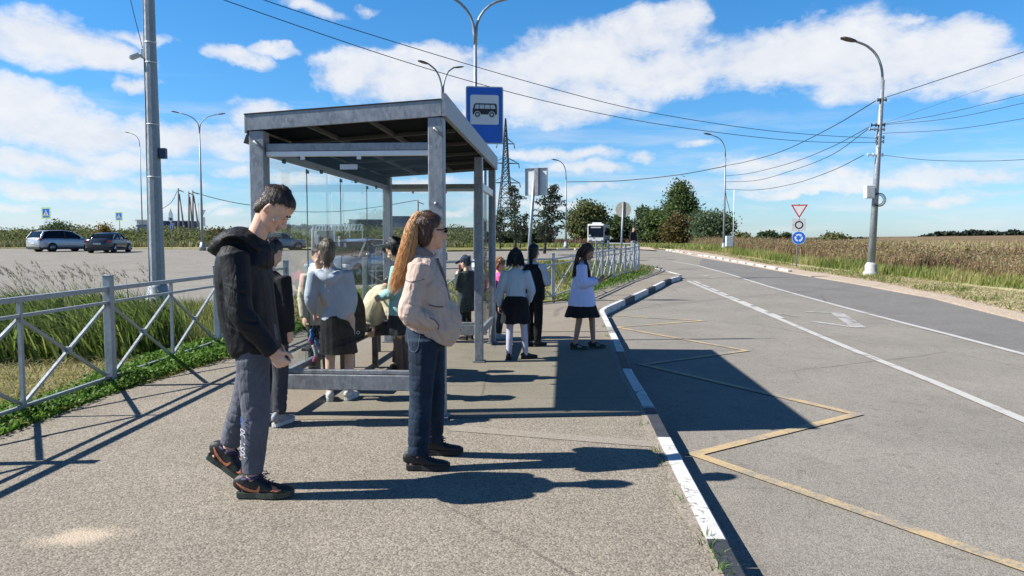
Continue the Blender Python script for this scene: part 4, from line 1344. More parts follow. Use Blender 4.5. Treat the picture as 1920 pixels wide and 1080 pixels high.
wood('far_wood', -60, 470, 450, [433, 436, 433, 434, 437, 432, 433, 435, 434], 700, 4000, 4.0, 133, [(0, (.06, .08, .06)), (1, (.12, .14, .11))])

# ------------------------------------------------------------------ trees
M_BARK = plain('bark', (.10, .08, .06), .95, 0, .35, 12, .6, 30)
def broad(label, px, pybase, pytop, wpx, Y, cols, seed, leaves=3600, size=.3, shape='round', bare=.12, group='roadside trees beyond the road'):
    b0 = D(px, pybase, Y); b0.z = hz(b0.x, Y) - .05
    k = Y / F_PX
    H = D(px, pytop, Y).z - b0.z
    Wr = wpx * k / 2
    root = thing('tree', label, 'tree', b0, 0, group)
    gg = np.random.default_rng(seed)
    mb = MB()
    sway = gg.uniform(-.3, .3, 2)
    mb.tube([(0, 0, -.2), (sway[0] * .4, sway[1] * .4, H * .35), (sway[0], sway[1], H * .8)], [H * .022, H * .016, H * .005], 7)
    for i in range(9):
        a_ = gg.uniform(0, 6.28); z0 = H * gg.uniform(.12, .55)
        mb.tube([(sway[0] * z0 / H, sway[1] * z0 / H, z0), (math.cos(a_) * Wr * .4, math.sin(a_) * Wr * .4, z0 + H * .14), (math.cos(a_) * Wr * .8, math.sin(a_) * Wr * .8, z0 + H * .22)], [H * .010, H * .006, H * .003], 5)
    mb.build('trunk', M_BARK, root)
    # clumps spread through the crown, leaves round each clump
    nc = int(46 + 18 * Wr)
    C = []
    while len(C) < nc:
        u = gg.uniform(-1, 1, 3)
        r_ = np.linalg.norm(u)
        if r_ > 1 or r_ < .25: continue
        z = (u[2] + 1) / 2
        if shape == 'tall': wz = math.sin(math.pi * min(1, .16 + z * .84)) ** .7 * (1 - .35 * z)
        elif shape == 'cone': wz = 1.05 - z * .85
        else: wz = 1.0
        C.append((u[0] * Wr * wz, u[1] * Wr * wz, H * (bare + (1 - bare) * z)))
    C = np.array(C)
    per = int(leaves * 2.3) // nc
    s_ = .16 * Wr + .22
    pts = (C[:, None, :] + gg.normal(0, 1, (nc, per, 3)) * np.array([s_, s_, s_ * .72])).reshape(-1, 3)
    tone = np.clip(np.repeat(gg.uniform(0, .55, nc), per) + gg.uniform(0, .45, nc * per), 0, 1)
    keep = pts[:, 2] > H * bare * .6
    leaf_cloud('crown', pts[keep], size * .72, leafmat('crown_leaf', cols, .6, .45), seed, root, rnd=tone[keep])
    return root
GR = [(0, (0.054, 0.090, 0.030)), (.5, (0.118, 0.180, 0.056)), (1, (0.251, 0.312, 0.114))]
GD = [(0, (0.040, 0.071, 0.030)), (.5, (0.083, 0.136, 0.052)), (1, (0.180, 0.236, 0.094))]
GO = [(0, (0.076, 0.099, 0.033)), (.5, (0.161, 0.189, 0.068)), (1, (0.324, 0.339, 0.143))]
GB = [(0, (0.059, 0.094, 0.052)), (.5, (0.130, 0.189, 0.103)), (1, (0.280, 0.348, 0.208))]
RD = [(0, (.07, .06, .022)), (.5, (.16, .125, .045)), (1, (.25, .22, .085))]
broad('wide olive tree crown standing behind the white bus', 1099, 462, 381, 66, 125, GO, 201, 4200, .42, bare=.06)
broad('dark low tree just right of the white bus', 1164, 461, 404, 46, 135, GD, 202, 3200, .42, bare=.04)
broad('slender grey-green poplar left of the tallest tree', 1207, 461, 386, 34, 120, GB, 203, 2600, .36, 'tall', .05)
broad('mid green tree between the poplar and the tallest tree', 1231, 462, 394, 40, 115, GR, 204, 3000, .36, bare=.05)
broad('tallest roadside tree with an open feathery top', 1275, 463, 345, 70, 110, GR, 205, 5200, .34, 'tall', .08)
broad('rust brown bushy tree at the foot of the tallest tree', 1268, 464, 408, 42, 98, RD, 206, 3000, .32, bare=.05)
broad('dark green tree between the rust brown one and the lamp', 1304, 464, 398, 40, 104, GD, 207, 2600, .34, bare=.05)  # crown in the dark green leaf colours
broad('round blue-green tree with bare stems right beside the roadside lamp', 1337, 467, 400, 66, 88, GB, 208, 3800, .28, bare=.2)
broad('small bush at the right foot of the round blue-green tree', 1388, 455, 437, 26, 150, GO, 209, 900, .4, bare=.0, group='small trees on the field edge')
broad('left one of two small dark trees standing on the far field edge', 1428, 453, 436, 16, 300, GD, 210, 700, .9, bare=.1, group='small trees on the field edge')
broad('larger of two small dark trees standing on the far field edge', 1443, 453, 435, 26, 310, GD, 211, 900, .9, bare=.1, group='small trees on the field edge')
broad('small dark tree just left of the roundabout disc', 1473, 453, 438, 20, 310, GD, 212, 700, .9, bare=.1, group='small trees on the field edge')
broad('low dark thicket between the sign pole and the leaning lamp pole', 1563, 455, 439, 40, 260, GO, 213, 1100, .8, bare=.0, group='small trees on the field edge')
broad('bushy shrub with a yellow top behind the dark saloon car', 196, 462, 421, 22, 76, [(0, (.10, .09, .02)), (.6, (.22, .15, .03)), (1, (.30, .21, .05))], 214, 700, .2, bare=.0, group='shrubs across the lot')
broad('dark shrub sticking up behind the silver estate car', 108, 462, 417, 34, 78, GD, 215, 900, .22, bare=.0, group='shrubs across the lot')
broad('orange-tinged shrub beside the teenager\'s hood', 412, 461, 427, 24, 80, RD, 216, 700, .22, bare=.0, group='shrubs across the lot')

# sparse larches on the grass island
L_LARCH = leafmat('larch_needle', [(0, (.03, .05, .032)), (.5, (.06, .09, .055)), (.85, (.11, .14, .085)), (1, (.19, .15, .08))], .7)
def larch(label, px0, py0, px1, py1, wpx, Y, seed, dens=1.0):
    b0 = D(px0, py0, Y); b0.z = hz(b0.x, Y) - .05
    tip = D(px1, py1, Y) - b0
    k = Y / F_PX
    gg = np.random.default_rng(seed)
    root = thing('larch_tree', label, 'tree', b0, 0, 'young larches on the grass island')
    H = tip.z
    def ax(t_): return Vector((tip.x * (t_ ** 1.4), .15 * math.sin(t_ * 4 + seed), H * t_))
    mb = MB()
    mb.tube([ax(t_) for t_ in np.linspace(0, 1, 9)], [H * .022 * (1 - t_) + .012 for t_ in np.linspace(0, 1, 9)], 7)
    pts = []
    Wr = wpx * k / 2
    for lv in np.linspace(.20, .97, int(19 * dens + 4)):
        nb = gg.integers(4, 7)
        for j in range(nb):
            if gg.uniform() < .15: continue
            a_ = gg.uniform(0, 6.28)
            ln = Wr * (1.12 - lv) ** .7 * gg.uniform(.6, 1.2) * (.55 if lv < .3 else 1)
            p0 = ax(lv)
            d = Vector((math.cos(a_), math.sin(a_), gg.uniform(.12, .45)))
            p1 = p0 + d * ln * .6
            p2 = p0 + Vector((d.x * ln, d.y * ln, d.z * ln * .8 - .05 * ln))
            mb.tube([p0, p1, p2], [.022, .014, .006], 4)
            m_ = int(7 * dens + ln * 10)
            for q in range(m_):
                u = gg.uniform(.2, 1.05)
                c = p0.lerp(p1, u / .6) if u < .6 else p1.lerp(p2, (u - .6) / .4)
                pts.append((c.x + gg.normal(0, .07), c.y + gg.normal(0, .07), c.z + gg.normal(-.04, .07)))
    mb.build('trunk', M_BARK, root)
    leaf_cloud('crown', np.array(pts), .105, L_LARCH, seed, root, aspect=2.0)
    return root
larch('thin young larch nearest the shelter posts', 938, 472, 938, 392, 44, 62, 301, .8)
larch('taller young larch right of the thin one, with a bare lower trunk', 966, 473, 964, 347, 72, 60, 302, 1.15)
larch('smallest young larch, standing between the taller larch and the leaning sign post', 975, 472, 986, 400, 40, 66, 303, .7)
larch('dense young larch with a strongly leaning trunk right of the leaning sign post', 1021, 492, 1037, 347, 84, 50, 304, 1.4)
# ================================================================== VEHICLES AND BUILDINGS FAR OFF
def carpaint(name, col, metal=.35, rough=.3):
    col = kc(col)
    m, t, b = nt(name)
    v = coords(t)
    f = noise_tex(t, v, 2.5, 5)
    r = ramp(t, [(.3, tuple(c * .9 for c in col)), (.7, col)], f)
    t.links.new(r.outputs[0], b.inputs['Base Color'])
    b.inputs['Metallic'].default_value = metal; b.inputs['Roughness'].default_value = rough
    b.inputs['Coat Weight'].default_value = .6; b.inputs['Coat Roughness'].default_value = .08
    return m
P_SILV = carpaint('silver_paint', (.60, .62, .65)); P_DARK = carpaint('dark_paint', (.035, .042, .06), .3)
P_BLUEG = carpaint('bluegrey_paint', (.22, .30, .38)); P_WHITE = carpaint('white_bus_paint', (1.05, 1.05, 1.03), 0, .35)
M_BUSGL = plain('coach_glass', (.006, .012, .032), .15, 0, .1, 3, 0, 60, .2)
M_CGLASS = plain('car_glass', (.010, .014, .022), .08, 0, .1, 3, 0, 60, .28)
M_TYRE = plain('tyre', (.02, .02, .021), .85); M_RIM = plain('alloy_rim', (.42, .43, .45), .35, .8)
M_TAIL = plain('tail_light', (.42, .015, .02), .25); M_HEAD = plain('head_light', (.75, .78, .80), .15)
M_PLATE = plain('number_plate', (.72, .72, .70), .5)
M_SILL = plain('dark_trim', (.035, .036, .04), .6)

def car(label, pos, az, L, Wd_, Hh, paint_, style):
    root = thing('parked_car', label, 'car', pos, -az)
    hw = Wd_ / 2
    gc = .21
    if style == 'saloon':
        st = [(0, .80, .62, .90), (.10, .93, .66, .97), (.55, .99, .68, .99), (1.05, 1, .80, 1.0), (2.6, 1, .80, 1.0), (3.3, .985, .80, .93), (4.0, .97, .70, .88), (4.35, .90, .6, .78), (4.5, .74, .55, .66)]
        gh = [(.72, .98, 0), (1.35, 1.38, 1), (1.6, 1.44, 1), (2.35, 1.45, 1), (2.65, 1.40, 1), (3.40, .93, 0)]
    else:
        st = [(0, .86, .66, 1.00), (.06, .95, .70, 1.04), (.6, 1, .70, 1.04), (1.3, 1, .8, 1.04), (2.7, 1, .8, 1.02), (3.5, .985, .80, .98), (4.2, .96, .72, .92), (4.55, .88, .6, .80), (4.7, .72, .55, .66)]
        gh = [(.10, 1.04, 0), (.42, 1.56, 1), (.9, 1.64, 1), (2.0, 1.67, 1), (2.75, 1.56, 1), (3.62, .98, 0)]
    sc = L / st[-1][0]
    zs = Hh / (1.45 if style == 'saloon' else 1.67)
    mb = MB()
    ns = []
    for (y, wf, _, zt) in st:
        y *= sc; zt *= zs
        w_ = hw * wf
        ring = [(w_ * .86, gc), (w_ * .97, gc + .12), (w_, gc + .32), (w_ * .985, zt - .14), (w_ * .93, zt - .02), (w_ * .55, zt + .03), (0, zt + .045)]
        full = ring + [(-x, z) for x, z in ring[-2::-1]]
        ns.append([(x, y - L / 2, z) for x, z in full])
    k = len(ns[0])
    fs = [[i * k + j, i * k + j + 1, (i + 1) * k + j + 1, (i + 1) * k + j] for i in range(len(ns) - 1) for j in range(k - 1)]
    fs += [[i * k + k - 1, i * k, (i + 1) * k, (i + 1) * k + k - 1] for i in range(len(ns) - 1)]
    fs += [list(range(k)), [(len(ns) - 1) * k + j for j in range(k)]]
    mb.add([v for r_ in ns for v in r_], fs, 0, True)
    body = mb.build('body', paint_, root)
    mb = MB(); mb.box((0, 0, gc + .03), (Wd_ * .965, L * .93, .16), bev=.03); mb.box((0, -L / 2 + .12, gc + .1), (Wd_ * .92, .26, .2), bev=.04)
    mb.build('sill', M_SILL, root)
    # greenhouse of dark glass, painted roof and pillars
    def ring_at(y, z, up):
        zb = np.interp(y, [s[0] for s in st], [s[3] for s in st])
        return y * sc - L / 2, z * zs, zb * zs
    mb = MB(); rf_ = MB()
    rings = []
    for (y, z, up) in gh:
        yy, zz_, zb = ring_at(y, z, up)
        wb = hw * .93
        wt = hw * (.93 - .20 * (zz_ - zb) / (.55 * zs)) if up else hw * .86
        rings.append((yy, wb, wt, zb - .05, max(zz_, zb)))
    def V(r_): return [(r_[1], r_[0], r_[3]), (r_[2], r_[0], r_[4] - .03), (r_[2] * .8, r_[0], r_[4]), (-r_[2] * .8, r_[0], r_[4]), (-r_[2], r_[0], r_[4] - .03), (-r_[1], r_[0], r_[3])]
    vs = [v for r_ in rings for v in V(r_)]
    fs = [[i * 6 + j, i * 6 + j + 1, (i + 1) * 6 + j + 1, (i + 1) * 6 + j] for i in range(len(rings) - 1) for j in range(5)]
    fs += [[j for j in range(6)], [(len(rings) - 1) * 6 + j for j in range(6)]]
    mb.add(vs, fs, 0, True)
    mb.build('window_glass', M_CGLASS, root)
    up_ = [r_ for r_, g_ in zip(rings, gh) if g_[2]]
    rv = []
    for r_ in up_: rv += [(r_[2] * 1.01, r_[0], r_[4] - .05), (r_[2] * .82, r_[0], r_[4] + .012), (-r_[2] * .82, r_[0], r_[4] + .012), (-r_[2] * 1.01, r_[0], r_[4] - .05)]
    fs = [[i * 4 + j, i * 4 + j + 1, (i + 1) * 4 + j + 1, (i + 1) * 4 + j] for i in range(len(up_) - 1) for j in range(3)]
    rf_.add(rv, fs, 0, True)
    rf_.build('roof', paint_, root)
    for s_ in (-1, 1):
        for (ia, ib, wpl) in ((0, 1, .12), (len(gh) - 1, len(gh) - 2, .06)):
            mb = MB()
            a_, b_ = rings[ia], rings[ib]
            mb.bar((s_ * a_[1] * .985, a_[0], a_[3] + .03), (s_ * b_[2] * 1.0, b_[0], b_[4] - .045), wpl, .05, up=(1, 0, 0)); mb.build('pillar', paint_, root)
        mb = MB(); ym = (2.0 if style == 'saloon' else 1.95) * sc - L / 2
        zb = .97 * zs
        mb.bar((s_ * hw * .935, ym, zb), (s_ * hw * .80, ym, 1.40 * zs if style == 'saloon' else 1.6 * zs), .07, .03, up=(1, 0, 0)); mb.build('pillar', M_SILL, root)
        ymr = (3.0 if style == 'saloon' else 3.15) * sc - L / 2
        mb = MB(); mb.ellipsoid((s_ * hw * 1.08, ymr, zb + .08), (.11, .08, .07)); mb.build('mirror', paint_, root)
        mb = MB(); mb.box((s_ * hw * .80, -L / 2 + .10, (.80 if style == 'saloon' else .92) * zs), (.34, .20, .16), bev=.03); mb.build('tail_light', M_TAIL, root)
        mb = MB(); mb.box((s_ * hw * .72, L / 2 - .2, .66 * zs), (.36, .26, .13), bev=.03); mb.build('headlight', M_HEAD, root)
        for yw in (-L / 2 + L * .20, L / 2 - L * .19):
            mb = MB(); mb.tube([(s_ * (hw - .21), yw, .325), (s_ * (hw + .006), yw, .325)], .37, 22); mb.build('wheel_arch', M_SILL, root)
            mb = MB(); mb.tube([(s_ * (hw - .2), yw, .315), (s_ * (hw + .012), yw, .315)], .318, 22); wh = mb.build('wheel', M_TYRE, root)
            mb = MB(); mb.tube([(s_ * (hw + .0), yw, .315), (s_ * (hw + .02), yw, .315)], .205, 18)
            mb.build('rim', M_RIM, wh)
    mb = MB(); mb.box((0, -L / 2 - .012, .64 * zs), (.52, .02, .115)); mb.build('number_plate', M_PLATE, root)
    if style != 'saloon':
        for s_ in (-1, 1):
            mb = MB(); mb.bar((s_ * hw * .68, .6 * sc - L / 2, 1.71 * zs), (s_ * hw * .68, 2.6 * sc - L / 2, 1.70 * zs), .04, .04); mb.build('roof_rail', M_SILL, root)
    return root
def lotp(px, py): p = G(px, py, ROAD_Z); return p
p = lotp(119, 471)
car('silver estate car with dark windows parked across the lot', p, R(26), 4.75, 1.86, 1.64, P_SILV, 'estate')
p = lotp(206, 473)
car('dark saloon car parked beside the silver estate car', p, R(-7), 4.4, 1.78, 1.45, P_DARK, 'saloon')
p = D(664, 512, 27.5); p.z = hz(p.x, p.y) + ROAD_Z
car('silver hatchback seen through the back glass of the shelter', p, R(-164), 4.3, 1.76, 1.52, P_BLUEG, 'estate')
p = lotp(524, 469)
car('small blue-grey car far across the lot beyond the shelter glass', p, R(55), 4.3, 1.74, 1.46, P_BLUEG, 'saloon')

# coach on the side road
bb_ = D(1117, 462, 112); bb_.z = hz(bb_.x, bb_.y) - .05
bus = thing('coach', 'white coach with a large dark windscreen facing the camera by the trees', 'bus', bb_, R(-12))
W2, H2, L2 = 2.5, 3.15, 10.5
mb = MB(); mb.box((0, L2 / 2, .35 + (H2 - .35) / 2), (W2, L2, H2 - .35), bev=.14); body = mb.build('body', P_WHITE, bus)
mb = MB(); mb.box((0, -.012, 2.02), (2.26, .05, 1.66), bev=.02); mb.build('windscreen', M_BUSGL, bus)
mb = MB(); mb.box((0, -.045, 2.62), (1.5, .02, .17)); mb.build('destination_board', M_WHITEP, bus)
mb = MB(); mb.box((-.85, -.045, 1.42), (.36, .02, .26)); mb.build('notice', M_WHITEP, bus)
mb = MB(); mb.box((.1, 1.6, H2 + .1), (1.4, 1.6, .26), bev=.06); mb.build('roof_unit', P_WHITE, bus)
for s_ in (-1, 1):
    mb = MB(); mb.box((s_ * .92, -.02, .80), (.42, .06, .18), bev=.03); mb.build('headlight', M_HEAD, bus)
    mb = MB(); mb.bar((s_ * 1.2, 0, 2.75), (s_ * 1.42, -.3, 2.6), .06); mb.box((s_ * 1.45, -.32, 2.3), (.2, .12, .55), bev=.03); mb.build('mirror', M_SILL, bus)
    mb = MB(); mb.box((s_ * 1.252, L2 / 2 + .2, 2.05), (.02, L2 - 1.2, 1.1)); mb.build('window_strip', M_CGLASS, bus)
    for yw in (2.4, 8.0):
        mb = MB(); mb.tube([(s_ * .95, yw, .48), (s_ * 1.27, yw, .48)], .48, 18); mb.build('wheel', M_TYRE, bus)
mb = MB(); mb.box((0, -.03, .55), (2.35, .06, .10), bev=.02); mb.build('bumper_slot', M_SILL, bus)
mb = MB(); mb.bar((-.5, -.05, 1.25), (.5, -.05, 1.4), .02, .03); mb.build('wiper', M_SILL, bus)

# ------------------------------------------------------------------ buildings and masts
M_CLAD = plain('blue_grey_cladding', (.13, .18, .24), .6, .1, .06, 2)
M_CLADD = plain('dark_cladding', (.07, .10, .15), .6, .1, .06, 2)
M_WALLG = plain('grey_wall', (.30, .31, .34), .8, 0, .08, .6)
M_KIOSKB = plain('kiosk_blue', (.05, .16, .36), .5, 0, .1, 1)
M_NAVYB = plain('navy_board', (.015, .04, .12), .5, 0, .15, 1)
def quadbox(name, label, cat, px0, px1, pyt, pyb, Y, depth, mat, parts=None):
    p0, p1 = D(px0, pyb, Y), D(px1, pyt, Y)
    zb = hz((p0.x + p1.x) / 2, Y) - .3
    root = thing(name, label, cat, ((p0.x + p1.x) / 2, Y, zb))
    w_, h_ = p1.x - p0.x, p1.z - zb
    mb = MB(); mb.box((0, depth / 2, h_ / 2), (w_, depth, h_)); mb.build('wall', mat, root)
    return root, w_, h_
r_, w_, h_ = quadbox('warehouse', 'blue-grey flat-roofed warehouse seen behind the ponytailed woman', 'building', 722, 766, 407, 430, 300, 18, M_CLAD)
mb = MB(); mb.box((w_ * .5 + 1.2, 9, h_ * .5), (2.4, 18, h_)); mb.build('side_wing', M_CLADD, r_)
mb = MB(); mb.box((0, 9, h_ + .2), (w_ + .4, 18.4, .4)); mb.build('roof', M_CLADD, r_)
mb = MB(); mb.box((-w_ * .42, -.1, h_ * .72), (w_ * .12, .2, h_ * .32)); mb.build('sign_panel', M_WHITEP, r_)
r_, w_, h_ = quadbox('warehouse', 'dark low building left of the blue-grey warehouse, seen through the back glass', 'building', 655, 720, 413, 436, 330, 14, M_CLADD)
mb = MB(); mb.box((0, 7, h_ + .2), (w_ + .5, 14.5, .4)); mb.build('roof', M_CLAD, r_)
r_, w_, h_ = quadbox('boundary_wall', 'long pale grey wall running under the warehouse behind the shelter', 'wall', 700, 890, 427.5, 442, 230, 1, M_WALLG)
mb = MB(); mb.box((0, .5, h_ + .1), (w_ + .2, 1.3, .2)); mb.build('coping', M_WALLG, r_)
r_, w_, h_ = quadbox('kiosk', 'small white and blue building just left of the thick pole', 'building', 257, 282, 414, 440, 190, 5, M_WHITEP)
mb = MB(); mb.box((-w_ * .12, -.1, h_ * .48), (w_ * .6, .2, h_ * .7)); mb.build('blue_panel', M_KIOSKB, r_)
mb = MB(); mb.box((0, 2.5, h_ + .15), (w_ + .5, 5.6, .3)); mb.build('roof', M_WHITEP, r_)
mb = MB(); mb.box((w_ * .4, -.1, h_ * .42), (w_ * .14, .2, h_ * .8)); mb.build('side_panel', M_CLADD, r_)
r_, w_, h_ = quadbox('kiosk', 'dark blue low building right of the thick pole under the line masts', 'building', 303, 357, 416, 440, 200, 6, M_NAVYB)
for k_ in (-.25, -.05, .16, .36):
    mb = MB(); mb.box((k_ * w_, -.1, h_ * .5), (w_ * .10, .2, h_ * .35)); mb.build('window', M_CLAD, r_)
mb = MB(); mb.box((w_ * -.05, 3, h_ + .15), (w_ * 1.02, 6.4, .3)); mb.build('roof', M_CLAD, r_)
b0 = D(321, 440, 185); b0.z = hz(b0.x, 185)
k = 185 / F_PX
nb = thing('billboard', 'tall dark blue billboard on two legs right of the thick pole', 'billboard', b0)
for x in (-16, 3):
    mb = MB(); mb.tube([(x * k, 0, -.3), (x * k, 0, 34 * k)], .18, 6); mb.build('leg', M_CLAD, nb)
mb = MB(); mb.box((-13 * k, 0, 30 * k), (9 * k, .4, 20 * k)); pa = mb.build('panel', M_NAVYB, nb)
mb = MB(); mb.box((-13 * k, -.25, 24 * k), (6 * k, .1, 3 * k)); mb.build('white_band', M_WHITEP, pa)
mb = MB(); mb.box((4 * k, 0, 30 * k), (11 * k, .4, 19 * k)); pa = mb.build('panel', M_NAVYB, nb)
mb = MB(); mb.box((5 * k, -.25, 35 * k), (5 * k, .1, 2.4 * k)); mb.build('white_band', M_WHITEP, pa)

def aframe(label, px, pyt, px2, Y, group='timber line masts beyond the lot'):
    b0 = D(px, 440, Y); b0.z = hz(b0.x, Y) - .2
    root = thing('line_mast', label, 'mast', b0, 0, group)
    t_ = D(px - 1, pyt, Y) - b0
    f_ = D(px2, 440, Y); f_.z = b0.z; f_ = f_ - b0
    mb = MB(); mb.tube([(0, 0, 0), t_], [.28, .2], 6); mb.build('pole', M_MAST, root)
    mb = MB(); mb.tube([f_ + Vector((0, .4, 0)), t_ * .9 + Vector((.1, .3, 0))], [.26, .18], 6); mb.build('brace', M_MAST, root)
    mb = MB(); mb.bar(t_ + Vector((-.1, 0, -.3)), t_ + Vector((1.3, 0, -.9)), .2); mb.build('crossarm', M_MAST, root)
    return root
M_MAST = plain('mast_concrete', (.34, .32, .31), .85, 0, .15, 1)
aframe('braced line mast closest to the thick pole', 335, 353, 347, 180)
aframe('grey middle line mast of three beyond the lot', 354.5, 359, 362, 180)
aframe('braced line mast closest to the two-armed street lamp', 362, 357, 375, 182)
aframe('braced line mast rising behind the woman\'s ponytail', 784, 375, 770, 160)
cable('cable from the line masts sagging right toward the shelter roof', [D(365, 361, 182), D(400, 371, 182), D(440, 380, 182), D(480, 386, 182)], .12)
cable('cable seen through the far end glass climbing to the line mast', [D(500, 396, 160), D(620, 397, 160), D(700, 389, 160), D(784, 375, 160)], .1)
cable('cable drooping from the first line mast behind the thick pole', [D(333, 357, 180), D(322, 378, 180), D(305, 391, 180), D(296, 394, 180)], .1)

# pale frame with uprights and a lattice beam beyond the hatchback
b0 = D(636, 465, 58); b0.z = hz(b0.x, 58) - .1
k = 58 / F_PX
gt = thing('entrance_frame', 'pale frame with chunky uprights and a lattice beam behind the hatchback', 'frame', b0)
mb = MB()
for x, y0, y1 in ((-49, 465, 424), (-43, 452, 428), (-40, 460, 436)): mb.box((x * k, 0, (465 - (y0 + y1) / 2) * k), (4.5 * k, .3, (y0 - y1) * k), bev=.04)
mb.bar((-50 * k, .1, 8 * k), (-38 * k, .1, 30 * k), .18); mb.bar((-38 * k, .12, 10 * k), (-48 * k, .12, 36 * k), .16)
mb.build('upright', M_WHITEP, gt)
mb = MB()
for z_ in (38.5, 49): mb.box((-4 * k, 0, z_ * k), (98 * k, .10, 1.0 * k))
for x in range(-50, 46, 6): mb.bar((x * k, 0, 38.5 * k), ((x + (3 if x % 12 else -2)) * k, 0, 49 * k), .09)
mb.build('lattice_beam', M_GREYP, gt)
mb = MB(); mb.box((-24 * k, .25, 28 * k), (30 * k, .1, 20 * k)); mb.build('panel', plain('weathered_panel', (.13, .14, .14), .8, 0, .4, 1.2), gt)
for x in (-9, 20, 44):
    mb = MB(); mb.box((x * k, 0, 24 * k), (1.4 * k, .12, 48 * k)); mb.build('leg', M_GREYP, gt)

# high voltage pylon
b0 = D(948, 452, 230); b0.z = hz(b0.x, 230) - .5
k = 230 / F_PX
M_PYL = plain('pylon_steel', (.10, .115, .135), .6, .3, .15)
py_ = thing('pylon', 'tall lattice steel pylon with three pairs of crossarms behind the larches', 'pylon', b0, R(12))
zt = (452 - 220) * k
def hwid(z):
    zz_ = z / zt
    return np.interp(zz_, [0, .28, .55, .84, 1.0], [19, 12.5, 6.2, 2.8, .5]) * k
mb = MB()
zl = [0, .10, .20, .29, .37, .44, .50, .56, .61, .66, .71, .76, .80, .84, .88, .92, .96, 1.0]
for a_, b_ in zip(zl, zl[1:]):
    za, zb2 = a_ * zt, b_ * zt
    wa, wb = hwid(za), hwid(zb2)
    ca = [Vector((sx * wa, sy * wa, za)) for sx, sy in ((-1, -1), (1, -1), (1, 1), (-1, 1))]
    cb_ = [Vector((sx * wb, sy * wb, zb2)) for sx, sy in ((-1, -1), (1, -1), (1, 1), (-1, 1))]
    for i in range(4):
        j = (i + 1) % 4
        mb.bar(ca[i], cb_[i], .26); mb.bar(ca[i], cb_[j], .14); mb.bar(ca[j], cb_[i], .14); mb.bar(cb_[i], cb_[j], .13)
mb.build('tower', M_PYL, py_)
for zf, ln in ((.49, 27), (.645, 25), (.80, 16)):
    for s_ in (-1, 1):
        mb = MB()
        tipv = Vector((s_ * ln * k, 0, zf * zt))
        for sy in (-1, 1):
            w_ = hwid(zf * zt)
            mb.bar(Vector((s_ * w_, sy * w_, zf * zt)), tipv, .2)
            mb.bar(Vector((s_ * w_ * .9, sy * w_ * .9, zf * zt + 1.6)), tipv, .14)
        mb.tube([tipv, tipv + Vector((s_ * .2, 0, -1.4))], .14, 5)
        mb.build('crossarm', M_PYL, py_)
# ================================================================== PEOPLE
def skinmat(name, col):
    col = kc(col, 1.0)
    m, t, b = nt(name)
    v = coords(t)
    f = noise_tex(t, v, 24, 5)
    r = ramp(t, [(.3, tuple(c * k for c, k in zip(col, (.92, .84, .80)))), (.7, tuple(min(1, c * 1.08) for c in col))], f)
    t.links.new(r.outputs[0], b.inputs['Base Color'])
    b.inputs['Roughness'].default_value = .52
    b.inputs['Subsurface Weight'].default_value = .12
    b.inputs['Subsurface Radius'].default_value = (.02, .008, .004)
    b.inputs['Specular IOR Level'].default_value = .35
    bump(t, noise_tex(t, v, 180, 3), b, .12, .003)
    return m
def hairmat(name, c0, c1, c2):
    c0, c1, c2 = kc(c0, .9), kc(c1, .9), kc(c2, .9)
    m, t, b = nt(name)
    a = t.nodes.new('ShaderNodeAttribute'); a.attribute_name = 'rnd'
    v = coords(t, (1, 1, .12))
    f = noise_tex(t, v, 150, 4, .6)
    k = mathn(t, 'MULTIPLY_ADD', a.outputs['Fac'], .6, mathn(t, 'MULTIPLY', f, .5))
    r = ramp(t, [(.15, c0), (.5, c1), (.9, c2)], k)
    t.links.new(r.outputs[0], b.inputs['Base Color'])
    b.inputs['Roughness'].default_value = .42
    b.inputs['Anisotropic'].default_value = .4
    b.inputs['Specular IOR Level'].default_value = .45
    bump(t, f, b, .7, .006)
    return m
M_SKIN = skinmat('skin', (.66, .42, .31)); M_SKINW = skinmat('warm_skin', (.62, .36, .25)); M_SKINT = skinmat('tanned_skin', (.44, .25, .17))
M_LIPS = plain('lips', (.56, .31, .25), .5); M_BROW = plain('brow_hair', (.03, .02, .015), .7)
M_EYEW = plain('eye_white', (.72, .70, .68), .2, 0, .03); M_IRIS = plain('iris', (.03, .022, .015), .15)
H_BLACK = hairmat('black_hair', (.008, .007, .007), (.016, .013, .012), (.04, .033, .03))
H_DBROWN = hairmat('dark_brown_hair', (.014, .009, .007), (.035, .022, .016), (.09, .06, .04))
H_MBROWN = hairmat('mid_brown_hair', (.03, .02, .014), (.075, .05, .034), (.26, .19, .13))
H_RED = hairmat('reddish_hair', (.28, .12, .04), (.62, .32, .125), (.95, .60, .28))
H_AUB = hairmat('auburn_hair', (.022, .011, .008), (.06, .028, .018), (.15, .075, .04))
H_CURL = hairmat('curly_hair', (.14, .07, .035), (.30, .15, .07), (.50, .28, .14))

